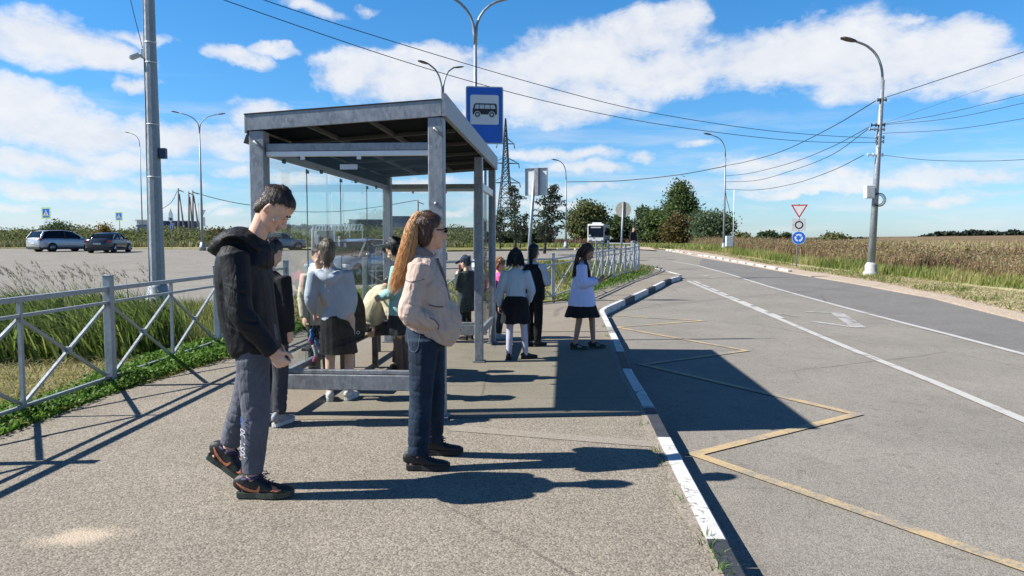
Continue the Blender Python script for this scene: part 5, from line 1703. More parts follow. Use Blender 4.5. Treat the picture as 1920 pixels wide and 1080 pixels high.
def V3(*a): return Vector(a)
def piece_tube(path, n=20, ref=(1, 0, 0), cap=.8, power=2.0):
    """path rows: x, y, z, ra, rb - elliptical rings, ra along ref, rb across"""
    P = [Vector(p[:3]) for p in path]
    ref = Vector(ref)
    rows = []
    def frame(i):
        t = (P[min(i + 1, len(P) - 1)] - P[max(i - 1, 0)])
        t = t.normalized() if t.length > 1e-6 else Vector((0, 0, 1))
        a = ref - t * ref.dot(t)
        if a.length < .15: a = Vector((0, 1, 0)) - t * t.y
        a.normalize()
        return t, a, t.cross(a)
    def ring(c, a, b, ra, rb):
        out = []
        for k in range(n):
            th = 2 * math.pi * k / n
            cs, sn = math.cos(th), math.sin(th)
            if power != 2.0:
                e = 2 / power
                cs = math.copysign(abs(cs) ** e, cs); sn = math.copysign(abs(sn) ** e, sn)
            out.append(c + a * (ra * cs) + b * (rb * sn))
        return out
    t, a, b = frame(0)
    r = min(path[0][3], path[0][4]) * cap
    for q in (.98, .8, .45): rows.append(ring(P[0] - t * r * q, a, b, path[0][3] * math.sqrt(1 - q * q), path[0][4] * math.sqrt(1 - q * q)))
    for i, p in enumerate(P):
        t, a, b = frame(i)
        rows.append(ring(p, a, b, path[i][3], path[i][4]))
    r = min(path[-1][3], path[-1][4]) * cap
    for q in (.45, .8, .98): rows.append(ring(P[-1] + t * r * q, a, b, path[-1][3] * math.sqrt(1 - q * q), path[-1][4] * math.sqrt(1 - q * q)))
    m = len(rows)
    vs = [v for r_ in rows for v in r_]
    fs = [[i * n + k, i * n + (k + 1) % n, (i + 1) * n + (k + 1) % n, (i + 1) * n + k] for i in range(m - 1) for k in range(n)]
    fs += [list(range(n))[::-1], [(m - 1) * n + k for k in range(n)]]
    return vs, fs
def dense(path, n=5):
    """smooth a 5-column path by Catmull-Rom"""
    A = np.array(path, float)
    A = np.concatenate([[2 * A[0] - A[1]], A, [2 * A[-1] - A[-2]]])
    out = []
    for i in range(1, len(A) - 2):
        for k in range(n):
            t = k / n
            a, b, c, d = A[i - 1], A[i], A[i + 1], A[i + 2]
            out.append(.5 * ((2 * b) + (c - a) * t + (2 * a - 5 * b + 4 * c - d) * t * t + (3 * b - a - 3 * c + d) * t ** 3))
    out.append(A[-2])
    return [tuple(r) for r in out]
def piece_ball(c, r, rot=None, nu=16, nv=10):
    mb = MB(); mb.ellipsoid((0, 0, 0), r, nu=nu, nv=nv)
    M = (rot.to_4x4() if rot is not None else Matrix.Identity(4))
    return [Vector(c) + (M @ Vector(v)) for v in mb.v], mb.f

def fuse(name, pieces, voxel, mat, parent, smooth_it=4, disp=None, smooth_f=.5):
    vs, fs = [], []
    for v, f in pieces:
        o = len(vs)
        vs += [tuple(q) for q in v]; fs += [[i + o for i in g_] for g_ in f]
    me = bpy.data.meshes.new(name + '_raw'); me.from_pydata(vs, [], fs)
    bm = bmesh.new(); bm.from_mesh(me); bmesh.ops.recalc_face_normals(bm, faces=bm.faces); bm.to_mesh(me); bm.free()
    tmp = bpy.data.objects.new(name + '_raw', me); COL.objects.link(tmp)
    r = tmp.modifiers.new('r', 'REMESH'); r.mode = 'VOXEL'; r.voxel_size = voxel; r.use_smooth_shade = True
    s = tmp.modifiers.new('s', 'SMOOTH'); s.iterations = smooth_it; s.factor = smooth_f
    dg = bpy.context.evaluated_depsgraph_get()
    out = bpy.data.meshes.new_from_object(tmp.evaluated_get(dg))
    out.name = name
    bpy.data.objects.remove(tmp); bpy.data.meshes.remove(me)
    if disp:
        n = len(out.vertices)
        co = np.empty(n * 3); out.vertices.foreach_get('co', co); co = co.reshape(-1, 3)
        no = np.empty(n * 3); out.vertex_normals.foreach_get('vector', no); no = no.reshape(-1, 3)
        d = np.array([disp(Vector(c)) for c in co])
        if d.ndim == 1: co = co + no * d[:, None]
        else: co = co + d
        out.vertices.foreach_set('co', co.ravel())
        out.update()
    out.materials.clear()
    return link_mesh(name, out, mat, parent, True)

def folds(amp=.006, sc=9, stretch=(1, 1, .5), seed=0, focus=None, dirn=(.15, .45, 1.0), freq=105):
    """drape of cloth: broad soft waves, and sharp bunched creases at the joints; focus: (point, radius, depth[, direction])"""
    st = Vector(stretch)
    dn = Vector(dirn).normalized()
    def f(c):
        p = Vector((c.x * st.x, c.y * st.y, c.z * st.z)) * sc + Vector((seed, seed * 1.7, 0))
        w = noise.noise(p * .7) + .45 * noise.noise(p * 1.7)
        r = max(0.0, 1 - abs(noise.noise(p * .9 + Vector((3, 1, 7)))) * 7)
        d = amp * (.55 * w - .5 * r)
        if focus:
            for q in focus:
                dd = (c - Vector(q[0])).length / q[1]
                if dd < 1:
                    u = Vector(q[3]).normalized() if len(q) > 3 else dn
                    s_ = abs(math.sin(.5 * (freq * c.dot(u) + 5.0 * noise.noise(c * 8 + Vector((seed, 0, 0))))))
                    gate = .5 + .5 * noise.noise(c * 11 + Vector((0, seed, 0)))
                    d += q[2] * (1 - dd) ** .8 * (.35 - (1 - s_) ** 2.2 * 1.3) * gate * 1.4
        return d
    return f

# ---- head in its own frame: y forward, z up, eyes at z = 0
def head_pieces(sc=1.0, child=False, nose=1.0):
    w = 1.0
    J = [(-.112, .060, .024, .022), (-.098, .050, .040, .042), (-.070, .030, .058, .064), (-.035, .014, .066, .082), (0, .0, .0725, .094),
         (.04, -.006, .0765, .100), (.075, -.010, .072, .093), (.100, -.013, .056, .071), (.117, -.015, .028, .036)]
    if child: J = [(-.100, .055, .024, .022), (-.088, .048, .042, .040), (-.062, .028, .060, .062), (-.032, .012, .068, .082), (0, -.002, .0745, .094),
                   (.04, -.008, .078, .100), (.075, -.012, .073, .093), (.100, -.014, .056, .071), (.117, -.015, .028, .036)]
    path = [(0, y, z, rx, ry) for (z, y, rx, ry) in J]
    out = [piece_tube(dense(path, 3), 28, cap=.5)]
    kz = .86 if child else 1.0
    nl = nose * (.75 if child else 1.0)
    out.append(piece_tube(dense([(0, .086, .006, .009, .010), (0, .098, -.018, .010, .012), (0, .098 + .016 * nl, -.040 * kz, .014, .013), (0, .094, -.050 * kz, .012, .010)], 4), 12))
    for s in (-1, 1):
        out.append(piece_ball((s * .012, .094, -.045 * kz), (.009, .010, .008)))
        out.append(piece_ball((s * .030, .080, .019), (.024, .012, .008)))
        out.append(piece_ball((s * .040, .060, -.028), (.027, .024, .026)))
        out.append(piece_ball((s * .077, -.006, -.010), (.009, .019, .031), Matrix.Rotation(s * .35, 3, 'Z') @ Matrix.Rotation(-.18, 3, 'X')))
        out.append(piece_ball((s * .031, .077, .001), (.013, .012, .010)))
    out.append(piece_ball((0, .093, -.066 * kz), (.022, .011, .006)))
    out.append(piece_ball((0, .091, -.077 * kz), (.019, .011, .007)))
    out.append(piece_ball((0, .078, -.098 * kz), (.020, .018, .016)))
    return [([Vector(v) * sc for v in vs], fs) for vs, fs in out]

def xform(pieces, M): return [([M @ Vector(v) for v in vs], fs) for vs, fs in pieces]
def headM(c, pitch, yaw, roll=0):
    return Matrix.Translation(c) @ Matrix.Rotation(yaw, 4, 'Z') @ Matrix.Rotation(-pitch, 4, 'X') @ Matrix.Rotation(roll, 4, 'Y')

def hand_pieces(w, d, nrm, thumb, s=1.0, curl=.5, spread=0.0, thick=1.0):
    """w wrist, d pointing direction, nrm palm-facing direction, thumb: side the thumb is on"""
    w, d, nrm = Vector(w), Vector(d).normalized(), Vector(nrm)
    nrm = (nrm - d * nrm.dot(d)).normalized()
    tdir = d.cross(nrm).normalized()
    if tdir.dot(Vector(thumb)) < 0: tdir = -tdir
    out = []
    ref = tdir
    out.append(piece_tube([(*(w - d * .02 * s), .026 * s, .020 * s), (*(w + d * .02 * s), .032 * s, .017 * s), (*(w + d * .06 * s), .041 * s, .015 * s), (*(w + d * .088 * s), .040 * s, .012 * s)], 14, ref))
    r0 = .0088 * s * thick
    for i, (o, L) in enumerate(((.030, .072), (.010, .080), (-.010, .075), (-.029, .058))):
        base = w + d * (.086 - abs(o) * .12) * s + tdir * o * s
        pts = [base - d * .012 * s]
        a = 0
        p = base
        for k, fr in enumerate((.44, .31, .25)):
            a += curl * (.75, 1.0, .7)[k] * (1 + .12 * i)
            dv = d * math.cos(a) + nrm * math.sin(a) + tdir * spread * (1.5 - i) * .12
            pts.append(p); p = p + dv * L * fr * s
        pts.append(p)
        rr = [r0 * 1.05, r0 * 1.05, r0, r0 * .92, r0 * .78]
        out.append(piece_tube([(*q, r_, r_) for q, r_ in zip(pts, rr)], 10, ref, 1.0))
    b = w + d * .028 * s + tdir * .030 * s
    p1 = b + (d * .6 + tdir * .62 + nrm * .35) * .036 * s
    p2 = p1 + (d * .85 + tdir * .2 + nrm * .45) * .030 * s
    p3 = p2 + (d * .9 + nrm * .35 - tdir * .1) * .022 * s
    out.append(piece_tube([(*(b - d * .01 * s), .015 * s, .013 * s), (*b, .014 * s, .012 * s), (*p1, r0 * 1.2, r0 * 1.2), (*p2, r0 * 1.1, r0 * 1.1), (*p3, r0 * .85, r0 * .85)], 10, ref, 1.0))
    return out

def limb(a, b, c, ra, rm, rb_, bulge=1.0, n=16, ref=(1, 0, 0), flat=1.0):
    """a tapered limb with a joint: shoulder-elbow-wrist or hip-knee-ankle"""
    a, b, c = Vector(a), Vector(b), Vector(c)
    m1, m2 = a.lerp(b, .5), b.lerp(c, .38)
    k = (ra + rm) / 2
    return piece_tube(dense([(*a, ra, ra * flat), (*m1, k * 1.02 * bulge, k * 1.02 * flat * bulge), (*b, rm, rm * flat), (*m2, (rm * .62 + rb_ * .42) * bulge, (rm * .62 + rb_ * .42) * flat * bulge), (*c, rb_, rb_ * flat)], 4), n, ref)

def sleeve(a, b, c, r0, r1, r2, n=18, ref=(1, 0, 0)):
    a, b, c = Vector(a), Vector(b), Vector(c)
    return piece_tube(dense([(*a, r0, r0), (*a.lerp(b, .55), (r0 + r1) * .5, (r0 + r1) * .5), (*b, r1, r1), (*b.lerp(c, .5), (r1 + r2) * .52, (r1 + r2) * .52), (*c, r2, r2)], 4), n, ref, .35)

def lift(H):
    """joint set for a person of height H standing straight; f forward (y), z up"""
    s = H / 1.75
    J = dict(s=s, hc=V3(0, .02, 1.635) * s, nk=V3(0, -.015, 1.47) * s, ch=V3(0, -.01, 1.27) * s, wa=V3(0, .0, 1.06) * s, pe=V3(0, -.005, .93) * s)
    for k, x in (('R', 1), ('L', -1)):
        J['sh' + k] = V3(.175 * x, -.02, 1.405) * s
        J['el' + k] = V3(.215 * x, -.03, 1.12) * s
        J['wr' + k] = V3(.225 * x, .05, .88) * s
        J['hp' + k] = V3(.085 * x, 0, .90) * s
        J['kn' + k] = V3(.09 * x, .015, .49) * s
        J['an' + k] = V3(.095 * x, -.025, .085) * s
        J['foot' + k] = (0.0, 0.0)      # yaw, heel lift pitch
        J['hand' + k] = (None, None, None, .45)
    J['pitch'], J['yaw'], J['roll'] = 0.0, 0.0, 0.0
    J['hs'] = 1.0 * (s if H > 1.5 else s * 1.10)
    return J

def body_mesh(J, root, mat, voxel=.006, child=False, bare_leg=1.0, girth=1.0):
    s = J['s']; g_ = girth * s
    P = []
    hM = headM(J['hc'], J['pitch'], J['yaw'], J['roll'])
    P += xform(head_pieces(J['hs'], child), hM)
    jaw = hM @ (V3(0, -.012, -.055) * J['hs'])
    P.append(piece_tube(dense([(*(J['nk'] - V3(0, 0, .04 * s)), .062 * g_, .058 * g_), (*J['nk'], .055 * g_, .055 * g_), (*J['nk'].lerp(jaw, .6), .050 * g_, .054 * g_), (*jaw, .050 * g_, .058 * g_)], 3), 18))
    nk, ch, wa, pe = J['nk'], J['ch'], J['wa'], J['pe']
    P.append(piece_tube(dense([(*(pe - V3(0, 0, .07 * s)), .13 * g_, .095 * g_), (*pe, .155 * g_, .105 * g_), (*wa, .13 * g_, .09 * g_), (*ch, .155 * g_, .105 * g_), (*(ch.lerp(nk, .6)), .125 * g_, .075 * g_), (*nk, .065 * g_, .055 * g_)], 3), 22))
    for k, x in (('R', 1), ('L', -1)):
        P.append(limb(J['sh' + k].lerp(J['ch'], .22) - V3(0, 0, .03 * s), J['el' + k], J['wr' + k], .036 * g_, .033 * g_, .026 * g_))
        P.append(limb(J['hp' + k], J['kn' + k], J['an' + k], .080 * g_, .054 * g_, .036 * g_, bare_leg))
        d, nn, th, cu = J['hand' + k]
        wr, el = J['wr' + k], J['el' + k]
        if d is None: d = (wr - el)
        if nn is None: nn = V3(-x, 0, 0)
        if th is None: th = V3(0, 1, 0)
        P += hand_pieces(wr, d, nn, th, s * (1.0 if not child else 1.06), cu, 0, 1.0 if not child else 1.12)
        yaw, pit = J['foot' + k]
        an = J['an' + k]
        F = Matrix.Translation(an) @ Matrix.Rotation(yaw, 4, 'Z') @ Matrix.Rotation(-pit, 4, 'X')
        ft = [(0, -.045 * s, -.045 * s, .028 * s, .026 * s), (0, .02 * s, -.03 * s, .032 * s, .035 * s), (0, .10 * s, -.05 * s, .038 * s, .022 * s), (0, .16 * s, -.058 * s, .03 * s, .014 * s)]
        P += xform([piece_tube(dense(ft, 3), 12)], F)
    def sock(c):
        q = hM.inverted() @ c / J['hs']
        d = V3(0, 0, 0)
        if q.y > .05 and abs(q.z) < .03:
            for sx in (-1, 1):
                r2 = ((q.x - sx * .031) / .017) ** 2 + ((q.z - .001) / .011) ** 2
                d += (hM.to_3x3() @ V3(0, -1, 0)) * .005 * math.exp(-r2)
        return d
    o = fuse('body', P, voxel, mat, root, 3, sock)
    # lips
    o.data.materials.append(M_LIPS)
    inv = hM.inverted()
    kz = .86 if child else 1.0
    mi = np.zeros(len(o.data.polygons), dtype=np.int32)
    for i, pl in enumerate(o.data.polygons):
        q = inv @ pl.center / J['hs']
        if q.y > .088 and abs(q.x) < .021 and -.083 * kz < q.z < -.060 * kz: mi[i] = 1
    o.data.polygons.foreach_set('material_index', mi)
    # eyes and brows
    for sx in (-1, 1):
        mb = MB(); mb.ellipsoid((sx * .031 * J['hs'], .0815 * J['hs'], .001 * J['hs']), (.0125 * J['hs'], .010 * J['hs'], .0065 * J['hs']))
        mb.v = [tuple(hM @ Vector(v)) for v in mb.v]; e = mb.build('eye', M_EYEW, root, True)
        mb = MB(); mb.ellipsoid((sx * .031 * J['hs'], .0890 * J['hs'], .000), (.006 * J['hs'], .004 * J['hs'], .0062 * J['hs']))
        mb.v = [tuple(hM @ Vector(v)) for v in mb.v]; mb.build('iris', M_IRIS, e, True)
        mb = MB(); mb.tube([tuple(hM @ (V3(sx * a_, b_, c_) * J['hs'])) for a_, b_, c_ in ((.012, .094, .018), (.028, .092, .0235), (.045, .080, .018))], .0042 * J['hs'], 6)
        mb.build('eyebrow', M_BROW, root)
    return hM

def add_fuzz(o, hM, h, n, ln, seed):
    """short locks lying on the cap, pointing away from the crown"""
    me = o.data
    gg = np.random.default_rng(seed)
    nf = len(me.polygons)
    ar = np.empty(nf); me.polygons.foreach_get('area', ar)
    ce = np.empty(nf * 3); me.polygons.foreach_get('center', ce); ce = ce.reshape(-1, 3)
    no = np.empty(nf * 3); me.polygons.foreach_get('normal', no); no = no.reshape(-1, 3)
    ql = np.array([tuple((hM.inverted() @ Vector(c_)) / h) for c_ in ce])
    ar = ar * ~((ql[:, 1] > .02) & (ql[:, 2] < .052)) * ~((ql[:, 1] > -.03) & (ql[:, 2] < .005))
    idx = gg.choice(nf, n, p=ar / ar.sum())
    crown = np.array(hM @ (V3(0, -.05, .12) * h))
    c, nn = ce[idx], no[idx]
    d = c - crown
    d /= np.linalg.norm(d, axis=1)[:, None] + 1e-6
    d = d - nn * (d * nn).sum(1)[:, None] + gg.normal(0, .16, (n, 3))
    d /= np.linalg.norm(d, axis=1)[:, None] + 1e-6
    sd = np.cross(d, nn)
    L = (ln * h * gg.uniform(.5, 1.2, n))[:, None]
    w = (.0016 * gg.uniform(.7, 1.4, n))[:, None]
    lift_ = nn * (.0008 + gg.uniform(0, .0022, n))[:, None]
    V = np.stack([c + sd * w, c - sd * w, c + d * L + lift_], 1).reshape(-1, 3)
    vs = [tuple(v.co) for v in me.vertices] + [tuple(v) for v in V]
    k = len(me.vertices)
    fs = [list(p.vertices) for p in me.polygons] + [[k + 3 * i, k + 3 * i + 1, k + 3 * i + 2] for i in range(n)]
    m2 = bpy.data.meshes.new(me.name); m2.from_pydata(vs, [], fs)
    for m_ in me.materials: m2.materials.append(m_)
    m2.polygons.foreach_set('use_smooth', np.ones(len(fs), dtype=bool))
    o.data = m2
    return o

def hair_cap(J, hM, root, mat, grow=.010, back=1.0, low=-.02, front=.055, name='hair', voxel=.006, extra=(), fringe=0.0, rough_amp=.003, fuzz=1600, flen=.022, seed=1):
    """hair that hugs the skull: grows out of the head above the hairline"""
    h = J['hs']
    g1 = grow - .004
    sh = -.007 - grow * .45
    path = [(0, -.046 + sh, low - .035, .048 + g1 * .5, .042 + g1), (0, -.038 + sh, low, .062 + g1 * .6, .058 + g1), (0, -.022 + sh, .004, .0715 + g1 * .8, .076 + g1), (0, -.008 + sh, .045, .0765 + g1, .098 + g1 + fringe), (0, -.011 + sh, .082, .072 + g1, .092 + g1 + fringe * .9), (0, -.014 + sh, .107, .056 + g1, .071 + g1 + fringe * .4), (0, -.016 + sh, .125 + g1 * .6, .028 + g1, .036 + g1)]
    P = [piece_tube(dense(path, 4), 26, cap=.5)]
    P = [([Vector(v) * h for v in vs], fs) for vs, fs in P]
    P = xform(P, hM) + list(extra)
    o = fuse(name, P, voxel, mat, root, 2, lambda c: rough_amp * noise.noise(Vector((c.x * 60, c.y * 60, c.z * 18))))
    if fuzz: o = add_fuzz(o, hM, h, fuzz, flen, seed)
    at = o.data.attributes.new('rnd', 'FLOAT', 'POINT')
    at.data.foreach_set('value', np.array([.5 + .5 * noise.noise(Vector((v.co.x * 90, v.co.y * 90, v.co.z * 12))) for v in o.data.vertices]))
    return o

def strands(name, guides, mat, root, n=60, r=.006, spread=.03, wave=.006, seed=1, taper=.35, freq=22):
    """a core lock along each guide curve with many fine hairs lying round it"""
    gg = np.random.default_rng(seed)
    mb = MB(); rnd = []
    for G_ in guides:
        P = catmull([g_[:3] for g_ in G_], 7)
        sp = np.interp(np.linspace(0, 1, len(P)), np.linspace(0, 1, len(G_)), [g_[3] if len(g_) > 3 else spread for g_ in G_])
        n0 = len(mb.v)
        m_ = int(len(P) * .93)
        mb.tube(P[:m_], [max(.004, q * .74) * (1 - .55 * (k / m_) ** 3) for k, q in enumerate(sp[:m_])], 12)
        rnd += [.35] * (len(mb.v) - n0)
    n = int(n * 2.6); r = r * .42
    for i in range(n):
        G_ = guides[i % len(guides)]
        off_ = gg.normal(0, 1, 3)
        off_ = off_ / np.linalg.norm(off_) * gg.uniform(.62, 1.0)
        ph = gg.uniform(0, 6.28); ln = gg.uniform(.78, 1.0)
        P = catmull([g_[:3] for g_ in G_], 7)
        m_ = max(4, int(len(P) * ln))
        P = P[:m_]
        sp = np.interp(np.linspace(0, ln, m_), np.linspace(0, 1, len(G_)), [g_[3] if len(g_) > 3 else spread for g_ in G_])
        Q = []
        for k, p in enumerate(P):
            wv = wave * .7 * min(1, k / 6)
            Q.append(p + Vector(off_) * sp[k] + Vector((math.sin(k * freq / 7 * .5 + ph), math.cos(k * freq / 7 * .43 + ph * 1.3), math.sin(k * .9 + ph))) * wv)
        rr = [r * gg.uniform(.7, 1.25) * (1 - (1 - taper) * (k / (m_ - 1)) ** 2) for k in range(m_)]
        n0 = len(mb.v)
        mb.tube(Q, rr, 4, caps=False)
        rnd += [gg.uniform(0, 1)] * (len(mb.v) - n0)
    o = mb.build(name, mat, root, True)
    at = o.data.attributes.new('rnd', 'FLOAT', 'POINT')
    if len(o.data.vertices) == len(rnd): at.data.foreach_set('value', np.array(rnd))
    return o

def shoe(an, yaw, pit, L, mat_up, mat_sole, root, s=1.0, high=0.0, wide=1.0, sole_h=.026, name='shoe', sandal=False):
    """an: ankle joint; the sole's underside ends .085 s below it"""
    F = Matrix.Translation(an) @ Matrix.Rotation(yaw, 4, 'Z') @ Matrix.Rotation(-pit, 4, 'X')
    k = L / .30
    zb = -.085 * s
    w_ = wide
    rings = [(-.075, .026, .030, .072), (-.06, .034, .046, .085 + high), (-.02, .036, .055, .092 + high), (.025, .038, .052, .088 + high * .5), (.07, .043, .040, .070), (.12, .048, .032, .052), (.17, .047, .028, .044), (.205, .036, .022, .036), (.222, .018, .013, .026)]
    path = [(0, y * k, zb + sole_h * .6 + zt * .5 * k, wx * k * w_, zt * .5 * k) for (y, wx, _, zt) in rings]
    P = [piece_tube(dense(path, 3), 18, (1, 0, 0), .6, 2.6)]
    up = fuse(name, xform(P, F), .0055, mat_up, root, 3, lambda c: .0012 * noise.noise(c * 70))
    out = [(-.084, .018), (-.075, .034), (-.03, .038), (.03, .038), (.08, .046), (.13, .051), (.18, .047), (.215, .032), (.230, .012)]
    poly = [(x * k * w_, y * k) for y, x in out] + [(-x * k * w_, y * k) for y, x in out[::-1]]
    mb = MB(); mb.prism(poly, 'z', zb, zb + sole_h)
    mb.v = [(x, y, z + (max(0, (y / k - .13)) ** 2 * 1.2 * k)) for x, y, z in mb.v]
    mb.v = [tuple(F @ Vector(v)) for v in mb.v]
    mb.build('sole', mat_sole, up)
    return up, F

def laces(F, k, root, mat, zb=-.085, sole_h=.026, bow=True):
    mb = MB()
    for y, z in ((.045, .088), (.065, .082), (.085, .073), (.105, .064)):
        mb.tube([F @ (V3(x, y + .01 * math.cos(x * 40), z + .014 - abs(x) * .35) * k + V3(0, 0, zb + .008)) for x in (-.026, -.012, 0, .012, .026)], .0034, 5)
    if bow:
        c = V3(0, .04, .112) * k + V3(0, 0, zb)
        for sx in (-1, 1):
            mb.tube([F @ (c + V3(sx * a_, b_, d_)) for a_, b_, d_ in ((0, 0, 0), (.02, .012, .022), (.036, .03, .018), (.03, .04, .004), (.012, .02, -.002))], .0036, 5)
            mb.tube([F @ (c + V3(sx * a_, b_, d_)) for a_, b_, d_ in ((0, 0, 0), (.022, .02, .008), (.034, .05, .004))], .003, 5)
    return mb.build('lace', mat, root)

def decal(name, uvlist, faces, target, M, mat, parent, lift_=.003, axis=1):
    """lay flat shapes on a surface: (u, v) points mapped by M to rays that hit target"""
    bm = bmesh.new(); bm.from_mesh(target.data)
    T = BVHTree.FromBMesh(bm); bm.free()
    vs = []
    for u, v in uvlist:
        o, d = M(u, v)
        hit, nrm, _, _ = T.ray_cast(o, d)
        if hit is None:
            hit, nrm, _, _ = T.find_nearest(o)
        vs.append(tuple(hit - d * lift_))
    me = bpy.data.meshes.new(name); me.from_pydata(vs, [], faces)
    return link_mesh(name, me, mat, parent)

def skirt(name, rings, mat, root, pleat=0.0, npl=14, n=84, seed=0, wob=.008):
    """rings: (cx, cy, z, ra, rb); open below"""
    vs = []
    R_ = dense(rings, 4)
    for j, (cx, cy, z, ra, rb) in enumerate(R_):
        q = j / (len(R_) - 1)
        for k in range(n):
            th = 2 * math.pi * k / n
            f = 1 + pleat * q * math.sin(npl * th) + wob * 8 * q * noise.noise(Vector((math.cos(th) * 2.2 + seed, math.sin(th) * 2.2, z * 3)))
            vs.append((cx + ra * f * math.cos(th), cy + rb * f * math.sin(th), z + .012 * q * noise.noise(Vector((math.cos(th) * 2, math.sin(th) * 2, seed)))))
    m = len(R_)
    fs = [[i * n + k, i * n + (k + 1) % n, (i + 1) * n + (k + 1) % n, (i + 1) * n + k] for i in range(m - 1) for k in range(n)]
    me = bpy.data.meshes.new(name); me.from_pydata(vs, [], fs)
    return link_mesh(name, me, mat, root, True)

def trousers_pieces(J, r_hip=.10, r_kn=.075, r_an=.062, pel=(.165, .125), cuff=.06, flat=1.0, top=None):
    s = J['s']
    P = []
    pe = J['pe']; top = pe + V3(0, 0, .10 * s) if top is None else top
    P.append(piece_tube(dense([(*(J['hpR'].lerp(J['hpL'], .5) - V3(0, 0, .06 * s)), pel[0] * .8 * s, pel[1] * .85 * s), (*J['hpR'].lerp(J['hpL'], .5), pel[0] * s, pel[1] * s), (*pe, pel[0] * s, pel[1] * s), (*top, pel[0] * .92 * s, pel[1] * .88 * s)], 3), 22, cap=.3))
    for k in 'RL':
        an = J['an' + k] + (J['kn' + k] - J['an' + k]).normalized() * cuff * s
        a, b, c = J['hp' + k], J['kn' + k], an
        P.append(piece_tube(dense([(*a, r_hip * s, r_hip * s * flat), (*a.lerp(b, .5), (r_hip + r_kn) * .5 * s, (r_hip + r_kn) * .5 * s * flat), (*b, r_kn * s, r_kn * s * flat), (*b.lerp(c, .45), (r_kn * .55 + r_an * .5) * s, (r_kn * .55 + r_an * .5) * s * flat), (*c, r_an * s, r_an * s * flat)], 5), 18, cap=.15))
    return P

def person(label, loc, az, group=None):
    """az: compass bearing the person faces, measured from +Y toward +X"""
    r = thing('person', label, 'person', loc, -az, group)
    return r
# ------------------------------------------------------------------ clothes
C_BLACKJ = cloth('black_jacket', (.0095, .010, .012), .9, .1, .25, .62, 9)
C_BLACK2 = cloth('black_cloth', (.014, .014, .016), .5, .1, .25)
C_GREYT = cloth('grey_tracksuit', (.095, .10, .125), .6, .12, .15, .8, 14)
C_DGREY = cloth('dark_grey_trousers', (.045, .047, .056), .6, .12, .2)
C_BEIGE = cloth('beige_jacket', (.51, .395, .33), 1.0, .25, .10, .8, 9)
C_BEIGED = cloth('jacket_trim', (.17, .15, .15), .4)
C_JEANS = cloth('dark_denim', (.014, .028, .052), .5, .5, .35, .85, 9)
C_LJEANS = cloth('light_denim', (.20, .28, .38), .5, .4, .2)
C_HOODIE = cloth('light_grey_hoodie', (.45, .48, .54), .7, .25, .08, .9, 9)
C_CREAM = cloth('cream_jacket', (.58, .49, .35), .7, .15, .08, .9, 9)
C_MINT = cloth('mint_jacket', (.30, .50, .46), .8, .12, .10, .8, 9)
C_SKIRT = cloth('navy_skirt', (.0055, .0055, .009), .4, .1, .2)
C_COAT = cloth('dark_green_coat', (.035, .048, .045), .6, .1, .2)
C_NAVY = cloth('navy_cap', (.02, .03, .07), .4)
C_PINK = cloth('pink_top', (.68, .10, .28), .5)
C_PALEB = cloth('pale_blue_top', (.50, .58, .65), .6, .2, .06)
C_SHIRT = cloth('pale_lilac_shirt', (.62, .66, .95), .8, .1, .06, .9, 9)
C_WHITE = cloth('white_shirt', (.66, .67, .74), .6, .1, .05)
C_TIGHT = cloth('white_tights', (.52, .49, .60), .3, .1, .06)
C_BTIGHT = cloth('brown_tights', (.13, .075, .055), .2, .1, .12)
C_WSHOE = plain('white_shoe', (.66, .65, .62), .6, 0, .1, 20); C_BSHOE = plain('black_shoe', (.015, .015, .017), .6, 0, .25, 20)
C_GSHOE = plain('grey_shoe', (.34, .34, .37), .7, 0, .2, 30); C_SOLEW = plain('white_sole', (.66, .66, .64), .6); C_SOLEB = plain('dark_sole', (.02, .021, .022), .8)
C_SOLEG = plain('greenish_sole', (.045, .06, .045), .6); C_ORANGE = plain('orange_patch', (.72, .23, .12), .5); C_LANY = plain('blue_band', (.03, .05, .26), .6)
C_PURP = plain('purple_lining', (.06, .045, .13), .8); C_PRINTW = plain('white_print', (.58, .60, .68), .6); C_PRINTB = plain('blue_print', (.03, .11, .42), .6)
C_SEAM = plain('seam_thread', (.10, .12, .16), .8)

def foot_set(root, J, L, up, sole, high=0.0, wide=1.0, sole_h=.024):
    out = []
    for k in 'RL':
        yaw, pit = J['foot' + k]
        out.append(shoe(J['an' + k], yaw, pit, L, up, sole, root, J['s'], high, wide, sole_h))
    return out
def place(px, Y, dx=0): return V3(D(px, 600, Y).x + dx, Y, hz(0, Y))

# ================================================================== the teenager in the black jacket
bx_ = place(490, 4.385)
boy = person('tall teenager in a black hooded jacket and grey tracksuit trousers looking down', bx_, R(90))
J = lift(1.80); s = J['s']
J.update(hc=V3(0, .090, 1.684), nk=V3(0, -.035, 1.485), ch=V3(0, -.085, 1.27), wa=V3(0, -.055, 1.06), pe=V3(0, -.035, .93),
         shR=V3(.19, -.085, 1.41), elR=V3(.235, -.035, 1.10), wrR=V3(.205, .125, .872), shL=V3(-.19, -.075, 1.41), elL=V3(-.23, -.06, 1.10), wrL=V3(-.20, .00, .88),
         hpR=V3(.085, -.03, .90), knR=V3(.095, -.012, .51), anR=V3(.09, -.043, .0876), hpL=V3(-.085, -.04, .90), knL=V3(-.09, -.135, .54), anL=V3(-.09, -.258, .205),
         pitch=.76, yaw=-.02)
J['footL'] = (0, .60)
J['handR'] = (V3(-.05, .55, -.75), V3(-1, .1, .1), V3(0, .8, .5), 1.05)
J['handL'] = (V3(.05, .2, -1), V3(1, .1, 0), V3(0, 1, 0), .8)
hM = body_mesh(J, boy, M_SKIN, .0048)
hair_cap(J, hM, boy, H_DBROWN, .0060, low=-.030, rough_amp=.0018, voxel=.0048, fuzz=5200, flen=.013, fringe=.006)
